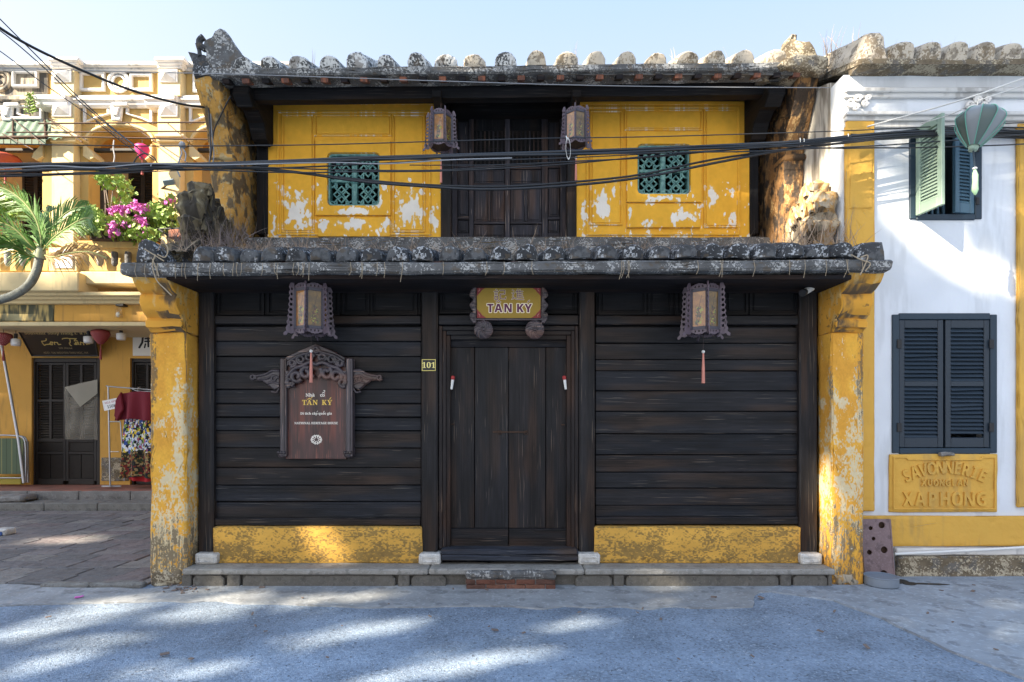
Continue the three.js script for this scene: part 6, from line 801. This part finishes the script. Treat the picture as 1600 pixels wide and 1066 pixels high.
    const d1 = hang('printed_dress', 'long many-coloured printed dress below the red blouse on the rack', 194, 250, 640, 746, pm, 0.25, 1); d1.position.z -= 0.04;
    const bl = hang('red_blouse', 'dark red short-sleeved blouse hanging first on the clothes rack', 191, 262, 612, 656, rm, 0.16, 2); part('sleeve', rough(prismZ([[X(196, hz), Y(613, hz)], [X(187, hz), Y(626, hz)], [X(185, hz), Y(650, hz)], [X(191, hz), Y(658, hz)], [X(200, hz), Y(640, hz)]].reverse(), hz + 0.02, hz + 0.10, 0.02), 0.08, 0.01, 9), rm, bl); bl.position.z += 0.06;
    part('hanger', [tube([V(205, 607, hz + 0.12), V(214, 611, hz + 0.12), V(238, 612, hz + 0.12)], 0.012, 10, 5), tube([V(215, 611, hz + 0.06), V(216, 606, hz + 0.06), V(219, 605, hz + 0.02)], 0.008, 8, 5)], M.steel, bl);
    const skirt = hang('red_skirt', 'bright red cloth spread low behind the printed dress at the rack foot', 196, 262, 728, 752, std({ color: lin(0.42, 0.012, 0.02), roughness: 0.8, side: THREE.DoubleSide }), 0.1, 4); skirt.position.z -= 0.12;
    const tg = thing('price_card', 'tilted white price card tied to the clothes rack', 'price card', V(173, 632, z + 0.05).toArray()); const cw = V(185.5, 629, z + 0.05).x - V(161.5, 629, z + 0.05).x, cg = moved(face(-cw / 2, cw / 2, -0.105, 0.105, 0.004), 0, 0, 0, 0, 0, 0.2), cp = V(173, 632, z + 0.05); part('card', moved(box(-cw / 2, cw / 2, -0.105, 0.105, -0.003, 0.003, 0.001), cp.x, cp.y, cp.z, 0, 0, 0.2), M.plasticWhite, tg); part('print', cg.translate(cp.x, cp.y, cp.z), std({ map: canvasTex(256, 160, (g, w, h) => { g.fillStyle = '#e6e4e0'; g.fillRect(0, 0, w, h); g.textAlign = 'center'; g.fillStyle = '#a04050'; g.font = 'bold 40px serif'; g.fillText('SELL OFF', w / 2, 58); g.fillStyle = '#181818'; g.font = 'bold 66px serif'; g.fillText('150K', w / 2 + 10, 132); }), roughness: 0.7 }), tg, { keep: true }); }
  // plastic over the right door leaf
  { const z = -6.64, o = thing('plastic_sheet', 'dusty translucent plastic sheet hung over the right half of the shop door', 'sheet', V(126, 640, z).toArray()), n = 16, P = []; const at = (u, v) => { const p = V(mixn(101, 152, u), mixn(mixn(605, 593, u), 687, v), z); p.z += 0.012 * Math.sin(u * 14 + v * 5) + 0.008 * Math.sin(v * 17) + (v < 0.45 ? 0.03 * (1 - Math.abs(u - 0.5) * 2) : 0); return p; }; for (let i = 0; i < n; i++) for (let j = 0; j < n; j++) for (const [a, b] of [[0, 0], [0, 1], [1, 0], [1, 0], [0, 1], [1, 1]]) { const p = at((i + a) / n, (j + b) / n); P.push(p.x, p.y, p.z); } const g = new THREE.BufferGeometry(); g.setAttribute('position', new THREE.Float32BufferAttribute(P, 3)); g.computeVertexNormals(); part('film', g, new THREE.MeshPhysicalMaterial({ color: lin(0.33, 0.30, 0.24), roughness: 0.35, transparent: true, opacity: 0.42, side: THREE.DoubleSide }), o); const P2 = []; for (const v of [V(101, 605, z + 0.08), V(125, 636, z + 0.09), V(152, 593, z + 0.07), V(125, 636, z + 0.09), V(152, 615, z + 0.08), V(152, 593, z + 0.07)]) P2.push(v.x, v.y, v.z); const g2 = new THREE.BufferGeometry(); g2.setAttribute('position', new THREE.Float32BufferAttribute(P2, 3)); g2.computeVertexNormals(); part('fold', g2, new THREE.MeshPhysicalMaterial({ color: lin(0.30, 0.28, 0.22), roughness: 0.3, transparent: true, opacity: 0.7, side: THREE.DoubleSide }), o); }
  // folded deck chairs, pole
  { const z = -6.1; const chair = (dx, dz, lab, s) => { const o = thing('folding_chair', lab, 'chair', [X(20 + dx, z + dz), 0.34, z + dz]), zz = z + dz, p = (a, b, k = 0) => V(a + dx, b, zz + k); part('frame', [tube([p(-26, 754), p(-26, 688), p(-22, 683), p(34, 683), p(38, 688), p(40, 754)], 0.016, 40, 7), rod(p(-26, 747), p(40, 747), 0.013)], M.steel, o); const str = canvasTex(256, 256, (g, w, h) => { g.fillStyle = '#5c6a50'; g.fillRect(0, 0, w, h); for (let i = 0; i < 8; i++) { g.fillStyle = i % 2 ? '#8c8a5c' : '#48543f'; g.fillRect(i * 34 + 6, 0, i % 2 ? 7 : 5, h); } g.fillStyle = 'rgba(30,34,26,0.25)'; for (let i = 0; i < 128; i++) g.fillRect(0, i * 2, w, 1); }); const g = []; const fc = face(X(-24 + dx, zz), X(36 + dx, zz), Y(741, zz), Y(685, zz), zz + 0.0); g.push(fc); part('canvas_seat', g, std({ map: s ? str : str, roughness: 0.85, side: THREE.DoubleSide }), o, { keep: true }); part('crossbar', [rod(p(40, 690, -0.06), p(41, 754, -0.10), 0.014), rod(p(36, 692, -0.12), p(36, 752, -0.06), 0.014)], M.steel, o); };
    chair(0, 0.05, 'striped green folding chair leaning in front of another at the left edge', 1); chair(3.5, -0.16, 'striped green folding chair leaning behind the front one at the left edge', 1);
    tag(part('yellow_crate', rough(pbox(-30, 32, 745, 757, z - 0.32, z - 0.22, 0.01), 0.2, 0.003, 6), std({ color: lin(0.45, 0.38, 0.05), roughness: 0.6 })), 'low yellow thing lying behind the folded chairs', 'crate'); tag(part('awning_pole', [rod(V(2, 538, -6.2), V(29, 690, -6.05), 0.028, 8), rod(V(29, 690, -6.05), V(37, 755, -6.0), 0.028, 8)], M.steel), 'long steel pole leaning against the shophouse wall behind the folding chairs', 'pole'); }
}
// ---------------------------------------------------------------- plants
function leafShape(L, w, fold = 0.2) { const P = [], n = 3; const at = (t, s) => [s * w * Math.sin(Math.PI * Math.pow(t, 0.8)), L * t, -0.25 * L * t * t + fold * w * Math.abs(s)]; for (let i = 0; i < n; i++) for (const s of [-1, 1]) { const a = at(i / n, 0), b = at((i + 1) / n, 0), c = at(i / n, s), d = at((i + 1) / n, s); P.push(...a, ...b, ...c, ...b, ...d, ...c); } const g = new THREE.BufferGeometry(); g.setAttribute('position', new THREE.Float32BufferAttribute(P, 3)); g.computeVertexNormals(); return uvBox(g); }
function scatter(name, geo, m, list, parent) { const o = new THREE.InstancedMesh(geo, m, list.length); list.forEach((q, i) => o.setMatrixAt(i, q)); o.name = name; o.castShadow = o.receiveShadow = true; tag(o, null, null, null, 'stuff'); parent.add(o); return o; }
const mat4 = (p, q, s) => new THREE.Matrix4().compose(p, new THREE.Quaternion().setFromEuler(new THREE.Euler(q() * 6.3, q() * 6.3, q() * 6.3)), new THREE.Vector3(s, s, s));
{
  // palm
  const zP = -2.6, c = V(63, 397, zP), t = thing('palm_tree', 'slender palm with a curved grey trunk reaching in from the left edge', 'tree', [X(-160, zP), 0, zP]);
  part('trunk', [tube([[X(-160, zP), 0, zP], V(-140, 600, zP), V(-90, 505, zP), V(-20, 474, zP), V(20, 462, zP), V(45, 445, zP), V(57, 423, zP), V(62, 400, zP)], 0.06, 50, 10)], std({ color: lin(0.62, 0.68, 0.64), roughness: 0.8, map: scaled(slabTex, 1.5, 1.5), bumpMap: scaled(plasterBump, 4, 4), bumpScale: 0.008 }), t);
  const q = rng(44), fronds = [[[[63, 397], [64, 372], [52, 335], [20, 302], [-25, 285]], 0.0, 1], [[[63, 397], [72, 370], [90, 345], [112, 328], [135, 322]], -0.3, 1], [[[63, 397], [80, 375], [108, 354], [134, 341], [143, 343]], 0.3, 1], [[[63, 397], [82, 402], [108, 396], [140, 394], [168, 404]], 0.2, 0], [[[63, 397], [50, 385], [20, 356], [-15, 346], [-50, 350]], 0.3, 0], [[[63, 397], [45, 395], [20, 380], [-20, 374], [-55, 384]], -0.2, 1], [[[63, 397], [62, 376], [76, 350], [72, 335], [84, 326]], -0.5, 1], [[[63, 397], [46, 400], [30, 388], [5, 383], [-30, 396]], 0.5, 0]];
  fronds.forEach(([pts, dz, green], fi) => { const cv = new THREE.CatmullRomCurve3(pts.map(([a, b], i) => V(a, b, zP + dz * i / 4))), P = [], n = 56; for (let i = 5; i < n; i++) for (const s of [-1, 1]) { const u = i / n, p = cv.getPoint(u), d = cv.getTangent(u), len = 0.46 * Math.sin(Math.PI * Math.min(0.97, 0.14 + 0.8 * u)) * (0.8 + 0.3 * q()), side = new THREE.Vector3(-d.y, d.x, 0.9 * s).multiplyScalar(1).add(new THREE.Vector3(0, 0, s * 0.5)); const up = new THREE.Vector3(-d.y, d.x, 0.35 * s); const out = up.normalize().multiplyScalar(s * 0.62).add(d.clone().multiplyScalar(1.15)).add(new THREE.Vector3((q() - 0.5) * 0.3, 0.1 - 0.45 * q(), (q() - 0.5) * 0.3)).normalize(), w = d.clone().cross(out).cross(out).normalize().multiplyScalar(0.0075); const a = p.clone().add(w), b = p.clone().sub(w), m = p.clone().addScaledVector(out, len * 0.5).add(new THREE.Vector3(0, 0.02, 0)), e = p.clone().addScaledVector(out, len).add(new THREE.Vector3(0, -len * 0.28, 0)); const m1 = m.clone().add(w), m2 = m.clone().sub(w); for (const v of [a, b, m1, m1, b, m2, m1, m2, e]) P.push(v.x, v.y, v.z); } const g = new THREE.BufferGeometry(); g.setAttribute('position', new THREE.Float32BufferAttribute(P, 3)); g.computeVertexNormals(); const f = part('frond', g, green ? M.palm : (fi === 3 ? M.palmDry : M.palm), t); part('rib', tube(cv.getPoints(10), 0.014, 24, 5), std({ color: lin(0.20, 0.22, 0.07), roughness: 0.6 }), f); });
  part('crown_shaft', [rod(V(61, 404, zP), V(64, 388, zP), 0.085, 8, 0.06)], std({ color: lin(0.3, 0.32, 0.2), roughness: 0.7 }), t);
}
{
  const lf = leafShape(0.10, 0.035), pt = leafShape(0.065, 0.04, 0.4), big = leafShape(0.26, 0.03);
  const bush = (name, lab, blobs, nL, nF, seed, leafM, flower, cat = 'plant') => { const q = rng(seed), b0 = blobs[0], t = thing(name, lab, cat, V(b0[0], b0[1], b0[4]).toArray()), o = t.position, pick = () => { const b = blobs[Math.floor(q() * blobs.length)], a = q() * 6.3, r = Math.sqrt(q()), p = V(b[0] + Math.cos(a) * r * b[2], b[1] + Math.sin(a) * r * b[3], b[4] + (q() - 0.5) * 0.7); return p.sub(o); }; const L = []; for (let i = 0; i < nL; i++) L.push(mat4(pick(), q, 0.7 + 0.8 * q())); scatter('leaves', lf, leafM, L, t); if (nF) { const Fl = []; for (let k = 0; k < flower.length; k++) for (let i = 0; i < nF; i++) { const [cx, cy, rx, ry, zz] = flower[k], a = q() * 6.3, r = Math.sqrt(q()), p = V(cx + Math.cos(a) * r * rx, cy + Math.sin(a) * r * ry, zz + (q() - 0.3) * 0.3).sub(o); Fl.push(mat4(p, q, 0.8 + 0.7 * q())); } scatter('blossoms', pt, M.petal, Fl, t); } const st = []; for (let i = 0; i < 7; i++) { const b = blobs[i % blobs.length]; st.push(tube([V(b[0] + (q() - 0.5) * b[2], 372, b[4]), V(b[0] + (q() - 0.5) * b[2], (b[1] + 372) / 2, b[4] + 0.1), V(b[0] + (q() - 0.5) * b[2] * 1.6, b[1] - b[3] * 0.7, b[4])], 0.012, 10, 5)); } part('stems', st, M.twig, t); return t; };
  bush('bougainvillea', 'flowering bougainvillea with magenta blossoms in the balcony box', [[212, 345, 42, 24, -5.2], [190, 355, 30, 14, -5.1], [240, 340, 26, 22, -5.3], [222, 366, 26, 10, -5.0]], 1000, 22, 3, M.leafBright, [[213, 322, 12, 8, -5.0], [222, 326, 10, 7, -5.0], [180, 330, 13, 5, -5.0], [193, 328, 10, 4, -5.0], [194, 351, 8, 5, -4.95], [180, 364, 9, 5, -4.9], [220, 367, 10, 5, -4.9], [175, 353, 5, 4, -4.9], [218, 344, 9, 6, -4.95], [226, 354, 6, 5, -4.95]]);
  bush('potted_shrub', 'bright green leafy shrub between the palm and the magenta flowers', [[140, 342, 24, 18, -5.2], [155, 352, 24, 14, -5.1], [128, 352, 16, 12, -5.1]], 620, 0, 5, M.leafBright);
  bush('climbing_plant', 'sparse yellow-green climber around the loggia post above the flowers', [[175, 282, 22, 10, -5.8], [190, 290, 14, 10, -5.8], [200, 302, 8, 10, -5.8], [160, 278, 10, 8, -5.8], [190, 318, 16, 6, -5.6]], 260, 0, 7, M.leafBright);
  bush('pale_shrub', 'pale shrub with faint pink flowers left of the mossy scroll', [[264, 328, 16, 22, -5.2], [266, 350, 12, 14, -5.2]], 300, 10, 8, M.leafBright, [[258, 318, 6, 5, -5.1], [268, 312, 5, 4, -5.1]]);
  bush('balcony_fern', 'yellow-green leafy plant behind the palm crown at the left edge', [[12, 318, 22, 16, -5.1], [-10, 330, 30, 20, -5.1], [28, 330, 14, 12, -5.1]], 520, 0, 9, M.leafBright);
  { const q = rng(66), z = -6.0, t = thing('young_conifer', 'tiny bright green conifer growing from the blackened cornice', 'tree', V(47, 178, z).toArray()); part('trunk', rod(V(47, 182, z), V(47, 143, z), 0.012, 6, 0.006), M.twig, t); for (let i = 0; i < 7; i++) { const g = [], y = 148 + i * 4.6, w = 2.5 + i * 1.15; for (const s of [-1, 1]) { g.push(rod(V(47, y + 1, z), V(47 + s * w, y - 2, z + 0.05), 0.009, 4)); for (let k = 0; k < 7; k++) g.push(moved(leafShape(0.07, 0.014), ...V(47 + s * w * (k + 1) / 7, y - 2 * k / 7, z).toArray(), q() * 6, q() * 6, q() * 6)); } part('branch', g, M.leafBright, t); } }
  // flower boxes
  for (const [a, b, lab] of [[138, 182, 'long dark planter on the balcony wall under the green shrub'], [184, 235, 'long dark planter on the balcony wall under the magenta flowers']]) tag(part('planter', [rough(pbox(a, b, 361, 375, -5.45, -5.1, 0.02), 0.2, 0.008, 5)], M.rust), lab, 'planter');
  { const t = thing('terracotta_pot', 'small terracotta trough on a black bracket left of the mossy scroll', 'pot', V(274, 364, -4.9).toArray()); part('trough', rough(pbox(262, 285, 358, 371, -5.0, -4.75, 0.02), 0.2, 0.006, 5), M.terracotta, t); part('bracket', [rod(V(246, 357, -4.9), V(268, 372, -4.9), 0.02), rod(V(236, 358, -4.9), V(290, 357, -4.9), 0.016)], M.black, t); }
}
{
  // dry grass and roots on the old roofs
  const blade = (() => { const P = [], w = 0.012; const pt = [[0, 0, 0], [0.012, 0.33, 0.0], [0.05, 0.66, 0.02], [0.13, 0.95, 0.05]]; for (let i = 0; i < 3; i++) { const a = pt[i], b = pt[i + 1], k = w * (1 - i / 3.4), l = w * (1 - (i + 1) / 3.4); P.push(a[0] - k, a[1], a[2], a[0] + k, a[1], a[2], b[0] + l, b[1], b[2], a[0] - k, a[1], a[2], b[0] + l, b[1], b[2], b[0] - l, b[1], b[2]); } const g = new THREE.BufferGeometry(); g.setAttribute('position', new THREE.Float32BufferAttribute(P, 3)); g.computeVertexNormals(); return uvBox(g); })();
  M.strawLeaf = std({ color: lin(0.36, 0.27, 0.20), roughness: 0.95, side: THREE.DoubleSide }); M.rootGrey = std({ color: lin(0.20, 0.16, 0.15), roughness: 0.95, side: THREE.DoubleSide });
  const field = (name, lab, n, seed, f, m = M.strawLeaf) => { const q = rng(seed), L = [], t = thing(name, lab, 'dry grass', [0, 4, -1]); t.userData.kind = 'stuff'; for (let i = 0; i < n; i++) { const [p, h, lean] = f(q); L.push(new THREE.Matrix4().compose(p.sub(t.position), new THREE.Quaternion().setFromEuler(new THREE.Euler((q() - 0.5) * lean, q() * 6.3, (q() - 0.5) * lean)), new THREE.Vector3(h * 1.1, h, h))); } scatter('blades', blade, m, L, t); };
  field('dry_grass', 'dry grass and straw growing over the lower tiled roof', 2000, 3, (q) => { const u = q(), k = q(), x = mixn(-3.5, 3.6, u < 0.3 ? u * 0.7 : q()), z = mixn(0.40, -1.55, Math.pow(k, 0.8)); return [new THREE.Vector3(x, 3.37 + (0.4 - z) * 0.267, z), 0.09 + 0.26 * q() * q(), 2.3]; });
  field('dry_grass', 'tuft of long dry stalks matted over the mossy scroll at left', 520, 5, (q) => { const z = mixn(-0.35, -1.25, q()), x = mixn(-3.78, -3.15, Math.pow(q(), 1.3)); return [new THREE.Vector3(x, mixn(3.58, 4.25, clamp((-z - 0.2) / 1.2) * (0.5 + 0.5 * q())), z), 0.14 + 0.34 * q() * q(), 1.9]; }, M.rootGrey);
  field('dry_grass', 'dry stalks along the foot of the carved scroll at right', 420, 6, (q) => { const z = mixn(-0.1, -1.25, q()), x = mixn(3.1, 3.75, q()); return [new THREE.Vector3(x, mixn(3.5, 3.75, q()), z), 0.12 + 0.3 * q(), 1.4]; });
  field('dry_grass', 'thin grass stalks standing on the upper roof edge against the sky', 60, 8, (q) => { const x = [-2.45, -2.4, -2.55, 0.75, 0.8, 0.85, 2.0, 2.7, 2.75, 3.1, 3.3, 3.5][Math.floor(q() * 12)] + 0.16 * (q() - 0.5); return [new THREE.Vector3(x, 5.9, -0.85 - q() * 0.3), 0.15 + 0.25 * q(), 0.5]; });
  field('dry_grass', 'pale grass on the ridge and tiles of the white house', 90, 9, (q) => { const u = q(); return [u < 0.5 ? V(1285 + q() * 60, 92 - q() * 12, -0.8) : new THREE.Vector3(mixn(4, 5.6, q()), 5.62, -0.4), 0.1 + 0.25 * q(), 0.6]; });
  // hanging straws at the eave and two dry runners at the left bracket
  const q = rng(12), g = []; for (let i = 0; i < 46; i++) { const x = mixn(-3.6, 3.6, q()), y = 3.16 + 0.006 * x, l = 0.03 + 0.11 * q() * q(), p = [[x, y + 0.09, 0.455], [x + 0.02 * (q() - 0.5), y, 0.465], [x + 0.05 * (q() - 0.5), y - l, 0.45]]; g.push(tube(p, 0.0028, 6, 4)); }
  for (const p of [[[243, 398], [238, 412], [240, 425], [246, 440], [258, 452], [268, 462]], [[238, 405], [246, 425], [248, 432]], [[225, 389], [240, 398], [256, 408]], [[250, 372], [262, 388], [258, 402], [246, 398]], [[1330, 398], [1345, 406], [1360, 412], [1352, 424]], [[1345, 402], [1356, 399], [1349, 420], [1344, 430]]]) g.push(tube(p.map(([a, b]) => V(a, b, 0.47)), 0.006, 24, 5));
  tag(part('dry_runners', g, M.straw), 'dry roots and straws hanging from the lower roof edge', 'dry roots', null, 'stuff');
}
// ---------------------------------------------------------------- street trees across the road, out of the frame; their shade falls on the house and street
{
  const A = SUN.x / SUN.z, Bq = SUN.y / SUN.z;                       // a point's shadow on the plane z = 0 is (x - A z, y - B z)
  const sh = (p) => [p.x - A * p.z, p.y - Bq * p.z], ground = (px, py) => { const d = EYE * F / (py - CY); return new THREE.Vector3((px - CX) * d / F, 0, CZ - d); };
  const gaps = [];                                                   // openings of the crowns, where sunlight reaches the street and walls
  const gap = (at, list) => gaps.push(list.map(([a, b]) => sh(at(a, b))));
  const blob = (at, cx, cy, rx, ry, rot = 0) => { const l = []; for (let i = 0; i < 14; i++) { const a = i / 14 * Math.PI * 2, u = Math.cos(a) * rx, v = Math.sin(a) * ry; l.push([cx + u * Math.cos(rot) - v * Math.sin(rot), cy + u * Math.sin(rot) + v * Math.cos(rot)]); } gap(at, l); };
  const G = ground, W = (z) => (a, b) => V(a, b, z);
  for (const [x, y, rx, ry, rot] of [[145, 956, 75, 12, -0.22], [310, 958, 70, 11, -0.12], [30, 990, 60, 9, -0.06], [140, 1004, 50, 9, -0.05], [560, 986, 105, 11, -0.12], [290, 1048, 100, 9, -0.13], [690, 1043, 130, 14, -0.16], [520, 938, 90, 6, -0.05], [360, 931, 60, 5, -0.02], [1040, 946, 40, 6, -0.05], [1035, 917, 36, 5, 0], [905, 975, 50, 6, 0], [1585, 992, 32, 10, 0], [755, 1000, 30, 4, 0], [860, 1016, 45, 5, -0.1], [90, 1030, 50, 5, -0.05], [100, 846, 60, 5, -0.03], [30, 1060, 60, 5, 0]]) blob(G, x, y, rx * 1.2, ry * 1.55, rot);
  gap(W(-0.17), [[455, 800], [505, 806], [548, 850], [545, 890], [500, 890], [470, 850]]);
  gap(W(-0.2), [[985, 640], [1000, 640], [1040, 672], [1025, 676]]);
  gap((a, b) => new THREE.Vector3(3.367, Y(b, -0.15), mixn(0.02, -0.3, (1300 - a) / 22)), [[1302, 715], [1278, 720], [1276, 860], [1302, 890]]);
  gap(W(0.1), [[325, 895], [352, 895], [352, 935], [325, 935]]);
  // bright right gable, ridge and the top of the white house
  gap((a, b) => new THREE.Vector3(3.44, Y(b, -0.8), mixn(-0.35, -1.25, (1310 - a) / 90)), [[1190, 225], [1320, 215], [1318, 330], [1270, 395], [1200, 395]]);
  const w = W(-0.4);
  gap(w, [[1268, 100], [1420, 92], [1372, 139], [1330, 190], [1290, 300], [1260, 300]]); gap(w, [[1366, 196], [1426, 198], [1424, 236], [1366, 232]]); gap(w, [[1366, 252], [1424, 246], [1424, 262], [1366, 268]]); gap(w, [[1334, 262], [1424, 280], [1440, 343], [1600, 428], [1600, 480], [1500, 445], [1400, 372], [1366, 336], [1334, 312]]); gap(w, [[1543, 250], [1592, 252], [1592, 262], [1543, 260]]); gap(w, [[1541, 264], [1600, 268], [1600, 304], [1590, 302], [1541, 274]]); gap(w, [[1366, 342], [1380, 346], [1420, 372], [1400, 376]]);
  gap(W(-0.05), [[1428, 205], [1476, 180], [1476, 320], [1428, 340]]); gap(W(-2.6), [[-60, 290], [40, 270], [160, 310], [180, 420], [80, 470], [-60, 480]]); gap(W(0.35), [[1490, 160], [1572, 150], [1572, 178], [1500, 200]]);
  const inside = (x, y, P) => { let c = false; for (let i = 0, j = P.length - 1; i < P.length; j = i++) if ((P[i][1] > y) !== (P[j][1] > y) && x < (P[j][0] - P[i][0]) * (y - P[i][1]) / (P[j][1] - P[i][1]) + P[i][0]) c = !c; return c; };
  const boxes = gaps.map((P) => [Math.min(...P.map((p) => p[0])), Math.max(...P.map((p) => p[0])), Math.min(...P.map((p) => p[1])), Math.max(...P.map((p) => p[1]))]);
  const open = (x, y) => gaps.some((P, i) => x > boxes[i][0] && x < boxes[i][1] && y > boxes[i][2] && y < boxes[i][3] && inside(x, y, P));
  const top = (x) => (x < -11 ? 9.75 + 0.25 * Math.sin(x * 2.3) : x < -2.2 ? 9.2 + 0.5 * Math.sin(x * 1.7) : x < 3.2 ? 6.75 : 8.0) + 0.25 * Math.sin(x * 5);   // upper outline of the crowns' shade
  const q = rng(2024), lists = [[], [], [], []], spots = [[-24.5, 15.5], [-18.5, 14.5], [-12.5, 16], [-33, 15.5]], leaf = (() => { const P = []; const pts = [[0, 0], [0.085, 0.07], [0.10, 0.16], [0, 0.30], [-0.10, 0.16], [-0.085, 0.07]]; for (let i = 1; i < 5; i++) P.push(0, 0, 0, pts[i][0], pts[i][1], 0.02 * Math.abs(pts[i][0]) * 10, pts[i + 1][0], pts[i + 1][1], 0.02 * Math.abs(pts[i + 1][0]) * 10); const g = new THREE.BufferGeometry(); g.setAttribute('position', new THREE.Float32BufferAttribute(P, 3)); g.computeVertexNormals(); return uvBox(g); })();
  let n = 0, tries = 0; const S = SUN.clone().normalize();
  while (n < 84000 && tries++ < 900000) {
    const x = mixn(-21, 12.5, q()), y = mixn(x < -8 ? -3.5 : -5.5, 10.2, q()); if (y > top(x)) continue;
    const z = mixn(12.2, 17.5, q()), p = new THREE.Vector3(x + A * z, y + Bq * z, z); if (p.y < 2.6 || (p.z < 6.6 && p.y < 4.4 && Math.abs(p.x) < 3)) continue;
    const m = 0.05; if (open(x, y) || open(x + m, y) || open(x - m, y) || open(x, y + m) || open(x, y - m)) continue;
    let b = 0, bd = 1e9; spots.forEach(([sx, sz], i) => { const d = Math.hypot(p.x - sx, (p.z - sz) * 1.6) + (i === 1 ? 0.6 : 0); if (d < bd) { bd = d; b = i; } });
    // leaves turn their faces to the light
    const e = new THREE.Vector3(S.x + (q() - 0.5) * 1.1, S.y + (q() - 0.5) * 1.1, S.z + (q() - 0.5) * 1.1).normalize(), qn = new THREE.Quaternion().setFromUnitVectors(new THREE.Vector3(0, 0, 1), e).multiply(new THREE.Quaternion().setFromAxisAngle(new THREE.Vector3(0, 0, 1), q() * 6.3)), s = 0.55 + 0.35 * q();
    lists[b].push([p, qn, s]); n++;
  }
  spots.forEach(([sx, sz], i) => {
    const t = thing('street_tree', ['broad leafy street tree across the road, farthest left of three behind the camera', 'leafy street tree across the road, middle of three behind the camera', 'leafy street tree across the road, right of three behind the camera', 'leafy street tree across the road, standing apart far to the left of the others'][i], 'tree', [sx, 0, sz]), o = t.position, mid = new THREE.Vector3(); if (!lists[i].length) return; lists[i].forEach(([p]) => mid.add(p)); mid.multiplyScalar(1 / lists[i].length);
    part('trunk', [tube([[sx, -0.1, sz], [sx + 0.1, 2, sz], [mixn(sx, mid.x, 0.25), mid.y * 0.5, mixn(sz, mid.z, 0.25)], [mixn(sx, mid.x, 0.5), mid.y * 0.8, mixn(sz, mid.z, 0.5)]], 0.2, 20, 10)], M.bark, t);
    part('crown', (() => { const g = []; for (let k = 0; k < 14; k++) { const e = lists[i][Math.floor(q() * lists[i].length)][0], a = [mixn(sx, mid.x, 0.35), mid.y * (0.5 + 0.25 * q()), mixn(sz, mid.z, 0.35)]; if (open(...sh(e))) continue; g.push(tube([a, [mixn(a[0], e.x, 0.5), mixn(a[1], e.y, 0.5) + 0.3, mixn(a[2], e.z, 0.5)], e.toArray()], 0.035, 10, 5)); } return g; })(), M.bark, t);
    scatter('leaves', leaf, leafMat([0.055, 0.10, 0.02]), lists[i].map(([p, r, s]) => new THREE.Matrix4().compose(p.clone().sub(o), r, new THREE.Vector3(s, s, s))), t);
  });
}
renderer.render(scene, camera);
